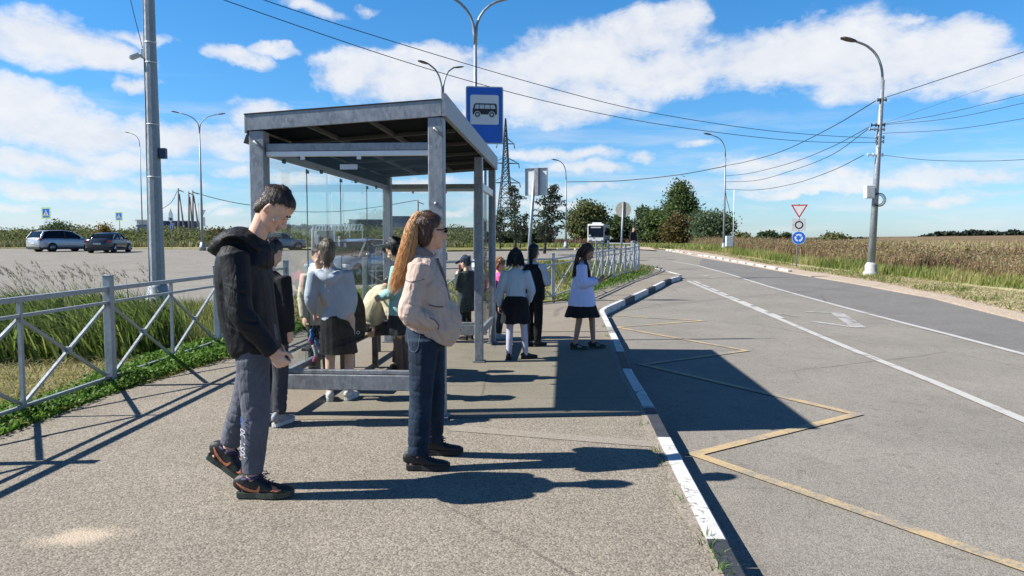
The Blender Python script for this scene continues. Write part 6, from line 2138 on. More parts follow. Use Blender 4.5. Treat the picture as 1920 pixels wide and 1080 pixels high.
# jacket: body, sleeves, hood and stand-up collar
P = [piece_tube(dense([(0, -.030, .835, .175, .125), (0, -.036, .87, .19, .132), (0, -.055, .95, .192, .140), (0, -.078, 1.07, .192, .148), (0, -.088, 1.18, .195, .148), (0, -.098, 1.30, .20, .142), (0, -.095, 1.39, .19, .128), (0, -.062, 1.455, .12, .088), (0, -.030, 1.50, .078, .070)], 4), 26, cap=.10, power=2.7)]
for k, x in (('R', 1), ('L', -1)):
    P.append(sleeve(J['sh' + k] + V3(-.02 * x, 0, 0), J['el' + k], J['wr' + k], .083, .070, .048))
    P.append(piece_tube([(*(J['wr' + k].lerp(J['el' + k], .10)), .050, .050), (*(J['wr' + k].lerp(J['el' + k], -.03)), .044, .044)], 14, cap=.2))
P.append(piece_tube(dense([(0, -.01, 1.36, .13, .085), (0, .0, 1.43, .105, .078), (0, .012, 1.475, .075, .058)], 3), 18, cap=.3))
P.append(piece_tube(dense([(0, .02, 1.475, .09, .028), (0, -.05, 1.515, .116, .045), (0, -.12, 1.52, .128, .060), (0, -.19, 1.485, .115, .066), (0, -.25, 1.452, .082, .052), (0, -.298, 1.44, .03, .018)], 4), 20, cap=.4))
P.append(piece_tube(dense([(.098, .02, 1.445, .018, .022), (.122, -.06, 1.515, .018, .024), (.11, -.15, 1.51, .016, .03), (0, -.20, 1.40, .02, .06), (-.11, -.15, 1.51, .016, .03), (-.122, -.06, 1.515, .018, .024), (-.098, .02, 1.445, .018, .022)], 4), 14, (0, 0, 1)))
P.append(piece_tube(dense([(.098, -.01, 1.46, .024, .016), (.058, .045, 1.445, .024, .015), (0, .062, 1.43, .024, .015), (-.058, .045, 1.445, .024, .015), (-.098, -.01, 1.46, .024, .016)], 4), 12, (0, 0, 1)))
jk = fuse('jacket', P, .0055, C_BLACKJ, boy, 4, folds(.005, 7, (1, 1, .55), 2, [(J['elR'], .17, .014, (0, .7, 1)), ((0, -.2, 1.45), .16, .009, (0, .6, 1)), ((.19, .03, .95), .12, .007, (0, .6, 1))]))
mb = MB(); mb.tube([(x, y, z) for x, y, z in ((.066, -.035, 1.505), (.058, -.075, 1.53), (.03, -.095, 1.545), (-.03, -.095, 1.545), (-.058, -.075, 1.53), (-.066, -.035, 1.505))], .012, 8); mb.build('neck_band', C_LANY, boy)
tr = fuse('trousers', trousers_pieces(J, .098, .080, .058, (.160, .122), .055), .0065, C_GREYT, boy, 3,
          folds(.0035, 8, (1, 1, 1.3), 5, [(J['knR'] + V3(0, -.02, .08), .2, .006, (0, -.7, 1)), (J['knL'] - V3(0, .05, .12), .22, .010, (0, .6, 1)), ((.1, .0, .78), .2, .006, (0, -.9, 1)), ((.09, -.04, .155), .05, .006, (0, -.1, 1))]))
for k in 'RL':
    yaw, pit = J['foot' + k]
    up, F = shoe(J['an' + k], yaw, pit, .318, C_BSHOE, C_SOLEG, boy, s, .02, 1.0, .030)
    # ankle lining, swoosh-shaped flash and toe patch on the side that shows
    mb = MB(); mb.tube([F @ V3(.047 * math.cos(a_), -.005 + .058 * math.sin(a_), .028 + .008 * math.sin(a_)) for a_ in np.linspace(0, 2 * math.pi, 17)], .008, 6); mb.build('lining', C_PURP, up)
    ua = [(-.082, .006), (-.040, -.016), (0, -.033), (.035, -.037), (.055, -.008)]
    lo = [(-.080, -.004), (-.042, -.034), (0, -.052), (.045, -.056), (.060, -.024)]
    ua, lo = [catmull([V3(a_, b_, 0) for a_, b_ in q], 6) for q in (ua, lo)]
    uv, fc = [], []
    for a_, b_ in zip(ua, lo):
        for q in (0, .33, .66, 1): uv.append(tuple(a_.lerp(b_, q))[:2])
    for i in range(len(ua) - 1):
        for q in range(3): fc.append([i * 4 + q, i * 4 + q + 1, (i + 1) * 4 + q + 1, (i + 1) * 4 + q])
    Minv = lambda u, v: (F @ V3(.2, u, v), (F.to_3x3() @ V3(-1, 0, 0)))
    decal('side_flash', uv, fc, up, Minv, C_ORANGE, up, .0025)
    pt = [(.115, -.012), (.150, -.022), (.185, -.036), (.160, -.046), (.120, -.044)]
    pl = [V3(a_, b_, 0) for a_, b_ in pt]
    cx_ = sum(pl, V3(0, 0, 0)) / 5
    uv = [tuple(cx_)[:2]] + [tuple(cx_.lerp(q, .5))[:2] for q in pl] + [tuple(q)[:2] for q in pl]
    fc = [[0, 1 + i, 1 + (i + 1) % 5] for i in range(5)] + [[1 + i, 6 + i, 6 + (i + 1) % 5, 1 + (i + 1) % 5] for i in range(5)]
    decal('toe_patch', uv, fc, up, Minv, C_ORANGE, up, .0025)
    laces(F, 1.05, up, C_PURP)
# the print up the right shin
def textmesh(body, size, bold=.012):
    cu = bpy.data.curves.new('print', 'FONT'); cu.body = body; cu.size = size; cu.offset = bold * size; cu.space_character = 1.12
    ob = bpy.data.objects.new('print', cu); COL.objects.link(ob)
    dg = bpy.context.evaluated_depsgraph_get()
    me = bpy.data.meshes.new_from_object(ob.evaluated_get(dg))
    vs = [v.co[:2] for v in me.vertices]; fs = [list(p.vertices) for p in me.polygons]
    bpy.data.objects.remove(ob); bpy.data.meshes.remove(me)
    return vs, fs
bm = bmesh.new(); bm.from_mesh(tr.data); TB = BVHTree.FromBMesh(bm); bm.free()
smp = [(f_, z_, TB.ray_cast(V3(.5, f_, z_), V3(-1, 0, 0))[0]) for f_ in np.linspace(-.115, -.04, 8) for z_ in np.linspace(.24, .49, 10)]
smp = [(f_, z_, h_.x) for f_, z_, h_ in smp if h_ is not None and h_.x > .02]
A_ = np.array([[1, f_, f_ * f_, z_, z_ * z_, f_ * z_] for f_, z_, _ in smp]); cf, *_ = np.linalg.lstsq(A_, np.array([x_ for *_, x_ in smp]), rcond=None)
def shin(f_, z_): return float(np.dot(cf, [1, f_, f_ * f_, z_, z_ * z_, f_ * z_])) + .0065
for body, z0, wd, mt_ in (('JUST', .245, .098, C_PRINTW), ('DO', .362, .054, C_PRINTW), ('IT', .432, .050, C_PRINTB)):
    vs, fs = textmesh(body, .066, .03)
    wx = max(v[0] for v in vs)
    uv = [(u / wx * wd, v) for u, v in vs]
    pv = [(-.058 + .012 * ((z0 + u - .245) / .24) - v, z0 + u) for u, v in uv]
    me = bpy.data.meshes.new('print'); me.from_pydata([(shin(f_, z_), f_, z_) for f_, z_ in pv], [], fs)
    link_mesh('print', me, mt_, tr)

# ================================================================== the woman in the beige jacket
wo_ = place(798, 4.97)
wo = person('woman in a beige jacket and dark jeans with a long reddish ponytail and sunglasses', wo_, R(90))
J = lift(1.68); s = J['s']
J.update(hc=V3(0, .036, 1.558), nk=V3(0, .0, 1.40), ch=V3(0, .01, 1.2), wa=V3(0, .01, 1.0), pe=V3(0, .005, .86),
         shR=V3(.165, -.02, 1.34), elR=V3(.225, -.075, 1.03), wrR=V3(.150, .080, .960), shL=V3(-.165, -.0, 1.34), elL=V3(-.235, -.05, 1.03), wrL=V3(-.17, .09, .90),
         hpR=V3(.085, -.005, .84), knR=V3(.11, -.022, .46), anR=V3(.150, -.040, .0816), hpL=V3(-.085, .02, .84), knL=V3(-.12, .040, .46), anL=V3(-.20, .025, .0816), pitch=-.05, yaw=.62, hs=.98)
J['handR'] = (V3(-.7, .45, -.6), V3(-1, 0, 0), V3(0, .3, 1), .5); J['handL'] = (V3(.7, .45, -.6), V3(1, 0, 0), V3(0, .3, 1), .5)
hM = body_mesh(J, wo, M_SKINW, .0055)
hp = lambda x, y, z: hM @ (V3(x, y, z) * J['hs'])
hair_cap(J, hM, wo, H_AUB, .0085, low=-.040, rough_amp=.0015, voxel=.005, fuzz=2500, flen=.03)
tie = V3(.035, -.012, 1.652)
gd = [[(tie + V3(.0, .012, -.005)).to_tuple() + (.012,), (tie + V3(.007, -.028, .010)).to_tuple() + (.024,), (.052, -.075, 1.58, .046), (.058, -.095, 1.49, .056), (.06, -.122, 1.38, .062), (.064, -.162, 1.26, .058), (.068, -.212, 1.16, .042)]]
strands('ponytail', gd, H_RED, wo, 420, .0046, .04, .0035, 4, .3)
mb = MB(); mb.tube([tie + V3(.0, .0, .0) + V3(math.cos(a_) * .012, -.008 + math.sin(a_) * .006, math.sin(a_) * .024) for a_ in np.linspace(0, 2 * math.pi, 13)], .009, 7); mb.build('hair_tie', C_WSHOE, wo)
# sunglasses
mb = MB()
for sx in (-1, 1): mb.ellipsoid((sx * .033, .100, .002), (.027, .007, .019))
mb.bar((-.012, .103, .006), (.012, .103, .006), .006)
mb.v = [tuple(hM @ (Vector(v) * J['hs'])) for v in mb.v]
sg = mb.build('sunglasses', M_CGLASS, wo, True)
for sx in (-1, 1):
    mb = MB(); mb.bar(hp(sx * .058, .096, .006), hp(sx * .078, .0, .008), .006, .009); mb.build('temple', M_BLACK, sg)
P = [piece_tube(dense([(0, .026, .868, .160, .168), (0, .043, .905, .172, .182), (0, .056, .955, .180, .184), (0, .024, 1.06, .188, .155), (0, .008, 1.18, .190, .140), (0, -.004, 1.29, .172, .112), (0, -.004, 1.36, .140, .085), (0, .004, 1.41, .080, .070)], 4), 26, cap=.03, power=3.2)]
for k, x in (('R', 1), ('L', -1)):
    P.append(sleeve(J['sh' + k] + V3(-.022 * x, 0, -.012), J['el' + k], J['wr' + k], .078, .072, .052))
    P.append(piece_ball(J['wr' + k] + V3(-.005 * x, .045, -.045), (.038, .07, .055)))
jk = fuse('jacket', P, .0055, C_BEIGE, wo, 3, folds(.009, 7, (1, 1, .6), 8, [(J['elR'] + V3(0, .03, -.03), .17, .016, (0, .75, 1)), ((.15, .18, .96), .19, .013, (0, 1, .45)), ((.14, -.03, 1.24), .17, .009, (0, 1, -.7)), ((.12, .10, 1.12), .15, .008, (0, 1, .8)), ((.1, .02, .93), .15, .010, (0, -.4, 1))]))
# collar, hem band, cuff and pocket flap
def loop_band(name, rings, r, mat, parent, n=30, closed=True):
    mb = MB(); mb.tube(rings, r, 7); return mb.build(name, mat, parent)
P = [piece_tube(dense([(.072, .055, 1.395, .020, .011), (.088, -.005, 1.418, .030, .011), (.060, -.062, 1.435, .032, .011), (0, -.080, 1.440, .032, .011), (-.060, -.062, 1.435, .032, .011), (-.088, -.005, 1.418, .030, .011), (-.072, .055, 1.395, .020, .011)], 4), 12, (0, 0, 1))]
fuse('collar', P, .005, C_BEIGED, jk, 3)
mb = MB(); mb.tube(catmull([V3(.055, .085, 1.38), V3(.05, .130, 1.26), V3(.05, .158, 1.12), V3(.06, .195, 1.0), V3(.07, .235, .90)], 5), .010, 6); mb.build('front_edge', C_BEIGED, jk)
def surf_line(target, pts, r, name, mat, parent, d=V3(-1, 0, 0), x0=.6, lift_=.001):
    bm = bmesh.new(); bm.from_mesh(target.data); T = BVHTree.FromBMesh(bm); bm.free()
    Q = []
    for (y, z) in pts:
        hit = T.ray_cast(V3(x0, y, z), d)[0]
        if hit is not None: Q.append(hit - d * lift_)
    if len(Q) < 3: return None
    mb = MB(); mb.tube(Q, r, 5); return mb.build(name, mat, parent)
seg = lambda *p: [(a_.x, a_.y) for a_ in catmull([V3(q[0], q[1], 0) for q in p], 8)]
surf_line(jk, seg((.045, 1.085), (.075, 1.075), (.11, 1.07), (.135, 1.07)), .005, 'pocket_flap', C_BEIGED, jk)
surf_line(jk, seg((.055, 1.005), (.085, .985), (.105, .955), (.10, .925)), .005, 'pocket_edge', C_BEIGED, jk)
surf_line(jk, seg((-.12, 1.25), (-.07, 1.235), (-.02, 1.245), (.02, 1.25)), .003, 'shoulder_seam', C_BEIGED, jk)
jn = fuse('jeans', trousers_pieces(J, .108, .078, .070, (.168, .148), .015), .0060, C_JEANS, wo, 3,
          folds(.003, 9, (1, 1, 1.4), 11, [(J['knR'] + V3(0, -.03, .0), .17, .010, (0, .35, 1)), ((.1, -.10, .68), .16, .007, (0, .2, 1)), ((.15, -.05, .17), .14, .009, (0, -.2, 1)), (J['knL'], .16, .009, (0, -.3, 1)), ((-.19, .03, .16), .14, .009)]))
surf_line(jn, seg((-.105, .885), (-.10, .84), (-.085, .79), (-.055, .775), (-.03, .80), (-.022, .85), (-.020, .885)), .0028, 'pocket_seam', C_SEAM, jn)
for up, F in foot_set(wo, J, .275, C_BSHOE, C_SOLEB, .03, 1.0, .030): laces(F, .9, up, C_BSHOE)

# ================================================================== helpers for the smaller figures
def tee(J, root, mat, name, hem, w0=.165, w1=.175, d0=.115, d1=.115, r=(.062, .052, .040), voxel=.008, amp=.005, seed=1, sc=9, hem_y=0.0, extra=(), sleeve_end=0.0):
    s = J['s']
    ch, nk, wa = J['ch'], J['nk'], J['wa']
    mid = V3(0, (wa.y + ch.y) / 2, (hem + ch.z) / 2) if abs(ch.y - wa.y) < .1 * s else wa.lerp(ch, .4)
    hemc = V3(wa.x, wa.y + hem_y, hem)
    P = [piece_tube(dense([(*hemc, w1 * s, d1 * s), (*hemc.lerp(mid, .4), w1 * 1.0 * s, d1 * s), (*mid, (w0 + w1) / 2 * s, (d0 + d1) / 2 * s), (*ch, w0 * 1.08 * s, d0 * s), (*ch.lerp(nk, .62), w0 * 1.0 * s, d0 * .78 * s), (*nk, .072 * s, .062 * s)], 4), 24, cap=.12, power=2.2)]
    for k, x in (('R', 1), ('L', -1)):
        wr = J['wr' + k].lerp(J['el' + k], sleeve_end)
        P.append(sleeve(J['sh' + k] + V3(-.015 * x, 0, 0) * s, J['el' + k], wr, r[0] * s * 1.18, r[1] * s * 1.1, r[2] * s))
    P += list(extra)
    return fuse(name, P, voxel, mat, root, 3, folds(amp, sc, (1, 1, .6), seed, [(J['elR'], .12, amp), (J['elL'], .12, amp)]))

def arms(J, R_=None, L_=None):
    for k, v in (('R', R_), ('L', L_)):
        if v: J['el' + k], J['wr' + k] = V3(*v[0]) * J['s'], V3(*v[1]) * J['s']

# ---- child standing behind the teenager
p = person('child in a black jacket and dark trousers standing half hidden behind the teenager', place(507, 6.02), R(18))
J = lift(1.49); arms(J, ((.20, -.02, 1.12), (.19, .03, .91)), ((-.20, -.02, 1.12), (-.19, .03, .91))); J['pitch'] = .45; J['hc'] += V3(0, .02, 0)
hM = body_mesh(J, p, M_SKIN, .0075, True)
hair_cap(J, hM, p, H_BLACK, .008)
tee(J, p, C_BLACK2, 'jacket', .66, .17, .18, .14, .15, (.070, .062, .05), .009, .007, 3)
fuse('trousers', trousers_pieces(J, .095, .075, .062, (.15, .12), .03), .009, C_DGREY, p, 3, folds(.005, 9, (1, 1, 1.4), 4, [(V3(.08, 0, .15), .15, .01)]))
for up, F in foot_set(p, J, .25, C_GSHOE, C_SOLEW, .03, 1.0, .03): laces(F, .82, up, C_WSHOE, bow=False)

# ---- girl in the light grey hoodie, back to the camera
gy = person('girl in a light grey hoodie and dark skirt seen from behind through the shelter glass', place(637, 6.97), R(-12))
J = lift(1.485); s = J['s']
arms(J, ((.215, .0, 1.12), (.195, .12, .96)), ((-.225, -.02, 1.13), (-.205, .11, .965)))
for k_, d_ in (('hc', .105), ('nk', .09), ('ch', .07), ('wa', .04), ('shR', .08), ('shL', .08), ('elR', .07), ('elL', .07), ('wrR', .06), ('wrL', .06)): J[k_] -= V3(d_, 0, 0)
J['anR'] = V3(.075, -.02, .072); J['anL'] = V3(-.10, -.02, .072); J['knR'] = V3(.085, .01, .415); J['knL'] = V3(-.092, .01, .415)
J['footR'] = (-.45, 0); J['footL'] = (.05, 0); J['yaw'] = .15
J['handL'] = (V3(0, .5, -.8), V3(1, 0, 0), V3(0, .8, .5), 1.1)
hM = body_mesh(J, gy, M_SKIN, .0065, True, 1.0, 1.04)
hp = lambda x, y, z: tuple(hM @ (V3(x, y, z) * J['hs']))
hair_cap(J, hM, gy, H_MBROWN, .010, low=-.05)
strands('ponytail', [[hp(0, -.085, .075) + (.010,), hp(-.005, -.125, .080) + (.020,), hp(-.012, -.150, .01) + (.030,), hp(-.02, -.150, -.08) + (.034,), hp(-.03, -.145, -.17) + (.030,)]], H_MBROWN, gy, 110, .0055, .03, .004, 6, .35)
mb = MB(); mb.tube([hM @ (V3(math.cos(a_) * .022, -.108, .080 + math.sin(a_) * .02) * J['hs']) for a_ in np.linspace(0, 6.283, 13)], .008, 6); mb.build('hair_tie', M_BROW, gy)
hood = [piece_tube(dense([(x_ - .085, *r_) for x_, *r_ in [(.085, .03, 1.20, .028, .03), (.095, -.055, 1.20, .036, .035), (.05, -.115, 1.165, .04, .045), (0, -.13, 1.14, .045, .05), (-.05, -.115, 1.165, .04, .045), (-.095, -.055, 1.20, .036, .035), (-.085, .03, 1.20, .028, .03)]], 4), 14, (0, 0, 1))]
tee(J, gy, C_HOODIE, 'hoodie', .735, .150, .160, .118, .125, (.072, .062, .046), .0075, .006, 7, 8, 0, hood, .06)
skirt('skirt', [(-.035, 0, .80, .125, .105), (-.028, 0, .70, .15, .125), (-.018, 0, .58, .16, .135), (-.008, 0, .44, .168, .145)], C_SKIRT, gy, .03, 16, seed=3)
foot_set(gy, J, .235, C_WSHOE, C_SOLEW, .01, 1.05, .03)

# bag of toys hanging from her left hand
hl = gy.matrix_basis @ (J['wrL'] + V3(0, .05, -.08))
bg_ = thing('plastic_bag', 'clear plastic bag of pink and blue things hanging from the hoodie girl\'s hand', 'bag', hl)
M_POLY = glassmat('clear_plastic', (.86, .88, .88), .5)
M_TOYP = plain('toy_pink', (.70, .12, .34), .5); M_TOYB = plain('toy_blue', (.06, .25, .62), .5); M_TOYL = plain('toy_pale', (.52, .66, .72), .5)
def bagdisp(c): return .012 * noise.noise(c * 17) + .006 * noise.noise(c * 41)
fuse('sack', [piece_tube(dense([(0, 0, -.02, .012, .012), (0, 0, -.09, .035, .03), (0, 0, -.22, .085, .055), (0, 0, -.36, .10, .06), (0, 0, -.43, .085, .05)], 4), 18, cap=.4)], .010, M_POLY, bg_, 1, bagdisp)
gg = np.random.default_rng(5)
for i in range(7):
    mb = MB()
    c = V3(gg.uniform(-.045, .045), gg.uniform(-.03, .03), gg.uniform(-.37, -.14))
    dv = V3(gg.uniform(-.5, .5), gg.uniform(-.3, .3), 1).normalized() * gg.uniform(.04, .08)
    mb.tube(catmull([c - dv, c + V3(gg.uniform(-.02, .02), 0, 0), c + dv], 4), [.010, .014, .017, .019, .02, .018, .016, .013, .008], 8)
    mb.build('toy', (M_TOYP, M_TOYB, M_TOYL)[i % 3], bg_)

# ---- child facing her, mostly hidden
p = person('child in a pale jacket and dark trousers hidden in front of the hoodie girl', place(600, 7.8), R(150))
J = lift(1.41); J['pitch'] = .15
hM = body_mesh(J, p, M_SKIN, .009, True)
hair_cap(J, hM, p, H_DBROWN, .010)
tee(J, p, C_CREAM, 'jacket', .62, .17, .18, .13, .13, (.07, .06, .048), .010, .006, 9)
fuse('trousers', trousers_pieces(J, .09, .072, .058, (.15, .115), .03), .010, C_BLACK2, p, 3, folds(.004, 9, (1, 1, 1.4), 5))
foot_set(p, J, .23, C_BSHOE, C_SOLEB)

# ---- hunched child on the bench
p = person('child in a cream jacket hunched over on the bench with the head down', place(694, 8.25), R(62))
J = lift(1.50); s = J['s']
J.update(pe=V3(0, .0, .545), wa=V3(0, .0, .66), ch=V3(0, .07, .83), nk=V3(0, .165, .965), hc=V3(0, .27, 1.015), pitch=.95,
         shR=V3(.15, .13, .925), shL=V3(-.15, .13, .925), elR=V3(.26, .17, .67), elL=V3(-.22, .22, .67), wrR=V3(.10, .36, .58), wrL=V3(-.10, .36, .58),
         hpR=V3(.08, .02, .52), hpL=V3(-.08, .02, .52), knR=V3(.11, .40, .50), knL=V3(-.11, .40, .50), anR=V3(.10, .37, .075), anL=V3(-.10, .33, .075))
J['handR'] = (V3(-.5, .6, -.2), V3(0, 0, 1), V3(0, 1, 0), .8); J['handL'] = (V3(.5, .6, -.2), V3(0, 0, 1), V3(0, 1, 0), .8)
hM = body_mesh(J, p, M_SKIN, .009, True)
hp = lambda x, y, z: tuple(hM @ (V3(x, y, z) * J['hs']))
hair_cap(J, hM, p, H_DBROWN, .014, rough_amp=.008)
strands('hair', [[hp(.05, -.06, .05) + (.02,), hp(.08, .02, .03) + (.03,), hp(.08, .10, -.04) + (.03,)], [hp(-.05, -.06, .05) + (.02,), hp(-.08, .02, .03) + (.03,), hp(-.08, .10, -.04) + (.03,)], [hp(0, .0, .12) + (.03,), hp(0, .09, .10) + (.03,), hp(0, .13, .02) + (.03,)]], H_DBROWN, p, 60, .006, .03, .006, 9)
P = [piece_tube(dense([(0, .0, .565, .15, .115), (0, .01, .61, .160, .125), (0, .02, .70, .165, .135), (0, .075, .83, .175, .125), (0, .13, .925, .15, .09), (0, .17, .975, .075, .06)], 4), 24, cap=.2)]
for k, x in (('R', 1), ('L', -1)): P.append(sleeve(J['sh' + k], J['el' + k], J['wr' + k], .078, .066, .046))
fuse('jacket', P, .0085, C_CREAM, p, 3, folds(.012, 8, (1, 1, .8), 12, [(J['elR'], .15, .008)]))
fuse('trousers', trousers_pieces(J, .09, .075, .06, (.155, .12), .03, 1.0, V3(0, .0, .58)), .009, C_BLACK2, p, 3, folds(.004, 9, (1, 1, 1), 6))
foot_set(p, J, .235, C_BSHOE, C_SOLEB)

# ---- girl in the mint jacket
p = person('girl in a mint green jacket with short black hair standing behind the woman\'s ponytail', place(752, 7.95), R(-78))
J = lift(1.50); arms(J, ((.21, .03, 1.12), (.14, .2, 1.05)), ((-.21, .03, 1.12), (-.14, .2, 1.05))); J['pitch'] = .5; J['hc'] += V3(0, .045, -.005)
hM = body_mesh(J, p, M_SKIN, .008, True)
hp = lambda x, y, z: tuple(hM @ (V3(x, y, z) * J['hs']))
hair_cap(J, hM, p, H_BLACK, .014, low=-.05)
strands('hair', [[hp(sx * .06, -.02, .08) + (.02,), hp(sx * .088, -.01, .0) + (.025,), hp(sx * .082, .01, -.09) + (.025,)] for sx in (-1, 1)] + [[hp(0, -.08, .07) + (.04,), hp(0, -.11, .0) + (.05,), hp(0, -.10, -.10) + (.05,)], [hp(0, .03, .11) + (.04,), hp(0, .095, .07) + (.04,), hp(.02, .112, .03) + (.03,)]], H_BLACK, p, 120, .006, .03, .003, 12)
tee(J, p, C_MINT, 'jacket', .70, .172, .18, .13, .14, (.075, .066, .05), .008, .009, 13, 7)
skirt('skirt', [(0, 0, .78, .13, .11), (0, 0, .66, .16, .135), (0, 0, .50, .18, .15)], C_BLACK2, p, .03, 12, seed=5)
P = []
for k in 'RL': P.append(limb(J['hp' + k], J['kn' + k], J['an' + k] + V3(0, 0, .02), .075 * J['s'], .055 * J['s'], .040 * J['s']))
fuse('tights', P, .009, C_BTIGHT, p, 2)
foot_set(p, J, .23, C_BSHOE, C_SOLEW)

# ---- child in the long dark coat beyond the end glass
p = person('child in a long dark green coat and navy cap beyond the shelter\'s far end panel', place(874, 11.25), R(-55))
J = lift(1.24); s = J['s']; arms(J, ((.22, .08, 1.18), (.06, .19, 1.47)), ((-.21, .05, 1.12), (-.05, .2, 1.36)))
J['pitch'] = .3
J['handR'] = (V3(-.2, .1, 1), V3(-.3, -1, 0), V3(-1, 0, 0), .7)
hM = body_mesh(J, p, M_SKIN, .008, True)
hair_cap(J, hM, p, C_NAVY, .018, fuzz=0, name='cap', extra=xform([piece_tube(dense([(0, .06, .055, .06, .008), (0, .13, .045, .055, .007), (0, .17, .03, .03, .006)], 3), 14)], hM))
tee(J, p, C_COAT, 'coat', .44, .19, .235, .15, .19, (.08, .07, .055), .009, .007, 15)
fuse('trousers', trousers_pieces(J, .085, .068, .055, (.14, .11), .03), .010, C_BLACK2, p, 2)
foot_set(p, J, .21, C_BSHOE, C_SOLEB)

# ---- curly-haired child in pink
p = person('small curly-haired child in a pink top peeking past the shelter post', place(936, 11.4), R(75))
J = lift(1.20); arms(J, ((.21, .05, 1.12), (.15, .2, 1.0)), None); J['pitch'] = .3
hM = body_mesh(J, p, M_SKIN, .008, True)
hair_cap(J, hM, p, H_CURL, .022, low=-.04, rough_amp=.014)
tee(J, p, C_PINK, 'top', .62, .165, .17, .12, .12, (.065, .055, .045), .009, .005, 16)
fuse('trousers', trousers_pieces(J, .085, .068, .055, (.14, .11), .03), .010, C_DGREY, p, 2, folds(.004, 9, (1, 1, 1.4), 6))
foot_set(p, J, .2, C_WSHOE, C_SOLEW)

# ---- girl in the pale blue top, white tights
p = person('girl in a pale blue top, black skirt and white tights seen from behind', place(967, 9.38), R(4))
J = lift(1.365); s = J['s']
J['anR'] = V3(.125, .03, .066); J['anL'] = V3(-.085, -.03, .066); J['knR'] = V3(.105, .0, .38); J['knL'] = V3(-.075, .01, .38)
J['footR'] = (-1.1, 0); J['footL'] = (.1, 0); arms(J, ((.255, -.01, 1.12), (.215, .08, .93)), ((-.25, -.02, 1.10), (-.27, .02, .87)))
J['pitch'] = .25
hM = body_mesh(J, p, M_SKIN, .007, True)
hp = lambda x, y, z: tuple(hM @ (V3(x, y, z) * J['hs']))
hair_cap(J, hM, p, H_BLACK, .016, low=-.05)
strands('hair', [[hp(x, -.05 - .045 * math.cos(x * 16), .07) + (.02,), hp(x * 1.4, -.09, -.01) + (.025,), hp(x * 1.7, -.10, -.10) + (.022,), hp(x * 1.9, -.09, -.155) + (.02,)] for x in (-.065, -.04, -.013, .013, .04, .065)], H_BLACK, p, 170, .006, .03, .003, 14, .5)
tee(J, p, C_PALEB, 'top', .745, .160, .170, .12, .125, (.066, .062, .042), .0075, .006, 17, 8)
skirt('skirt', [(0, 0, .80, .125, .105), (0, 0, .72, .158, .135), (0, 0, .58, .178, .15), (0, 0, .455, .195, .165)], C_BLACK2, p, .02, 14, seed=7)
P = []
for k in 'RL': P.append(limb(J['hp' + k], J['kn' + k], J['an' + k] + V3(0, 0, -.01), .078 * s, .056 * s, .042 * s, 1.05))
fuse('tights', P, .0075, C_TIGHT, p, 2, folds(.0015, 14, (1, 1, 1.5), 3))
foot_set(p, J, .215, C_BSHOE, C_SOLEB)

# ---- dark figure in the black vest
p = person('child in a black vest and trousers with white sleeves beside the pale blue girl', place(1000, 10.5), R(28))
J = lift(1.425); s = J['s']; arms(J, ((.25, .03, 1.12), (.16, .19, 1.08)), ((-.22, .03, 1.12), (-.1, .2, 1.06)))
J['anR'] = V3(.05, .02, .07); J['anL'] = V3(-.06, -.03, .07); J['footR'] = (-.4, 0)
hM = body_mesh(J, p, M_SKIN, .008, True)
hp = lambda x, y, z: tuple(hM @ (V3(x, y, z) * J['hs']))
hair_cap(J, hM, p, H_BLACK, .008, low=-.05)
strands('ponytail', [[hp(0, -.09, .03) + (.02,), hp(0, -.115, -.04) + (.028,), hp(0, -.11, -.14) + (.026,), hp(0, -.11, -.22) + (.02,)]], H_BLACK, p, 60, .006, .03, .003, 17)
tee(J, p, C_WHITE, 'shirt', .80, .150, .15, .105, .11, (.068, .062, .05), .0085, .006, 18)
P = [piece_tube(dense([(0, 0, .66, .165, .135), (0, 0, .78, .168, .135), (0, -.005, .90, .168, .13), (0, -.012, 1.03, .172, .125), (0, -.015, 1.11, .150, .095), (0, -.015, 1.16, .10, .075)], 4), 24, cap=.12, power=2.2)]
fuse('vest', P, .0085, C_BLACK2, p, 3, folds(.003, 9, (1, 1, .6), 4))
fuse('trousers', trousers_pieces(J, .095, .078, .068, (.15, .12), .01), .009, C_BLACK2, p, 3, folds(.004, 9, (1, 1, 1.4), 8))
foot_set(p, J, .23, C_BSHOE, C_SOLEB)

# ---- girl in the lilac shirt with a phone
p = person('girl in a loose lilac shirt and black skirt looking at her phone', place(1093, 10.28), R(97))
J = lift(1.43); s = J['s']
J['pitch'] = .42; J['hc'] += V3(0, .035, -.008)
arms(J, ((.225, -.01, 1.13), (.12, .26, 1.14)), ((-.22, .02, 1.12), (-.07, .26, 1.15)))
J['handR'] = (V3(-.25, .75, .35), V3(-.6, -.1, .8), V3(0, .1, 1), .8); J['handL'] = (V3(.25, .75, .35), V3(.6, -.1, .8), V3(0, .1, 1), .8)
J['anR'] = V3(.08, -.105, .070); J['anL'] = V3(-.09, .145, .070); J['knR'] = V3(.085, -.05, .40); J['knL'] = V3(-.085, .12, .405)
J['hpR'] = V3(.08, -.02, .74); J['hpL'] = V3(-.08, .03, .74)
J['footR'] = (-.15, 0)
hM = body_mesh(J, p, M_SKINT, .0065, True)
hp = lambda x, y, z: tuple(hM @ (V3(x, y, z) * J['hs']))
hair_cap(J, hM, p, H_AUB, .012, low=-.05)
gd = []
for sx in (-1, 1):
    gd += [[hp(sx * .05, .01, .10) + (.015,), hp(sx * .085, -.005, .02) + (.02,), hp(sx * .09, .0, -.08) + (.022,), (sx * .11, .075, 1.04 + .02, .022), (sx * .105, .095, .955, .018)]]
gd += [[hp(q, -.06, .09) + (.02,), hp(q * 1.5, -.105, .0) + (.028,), hp(q * 1.7, -.112, -.09) + (.03,), (q * 1.6, -.115, 1.06, .034), (q * 1.5, -.13, .98, .03)] for q in (-.045, 0, .045)]
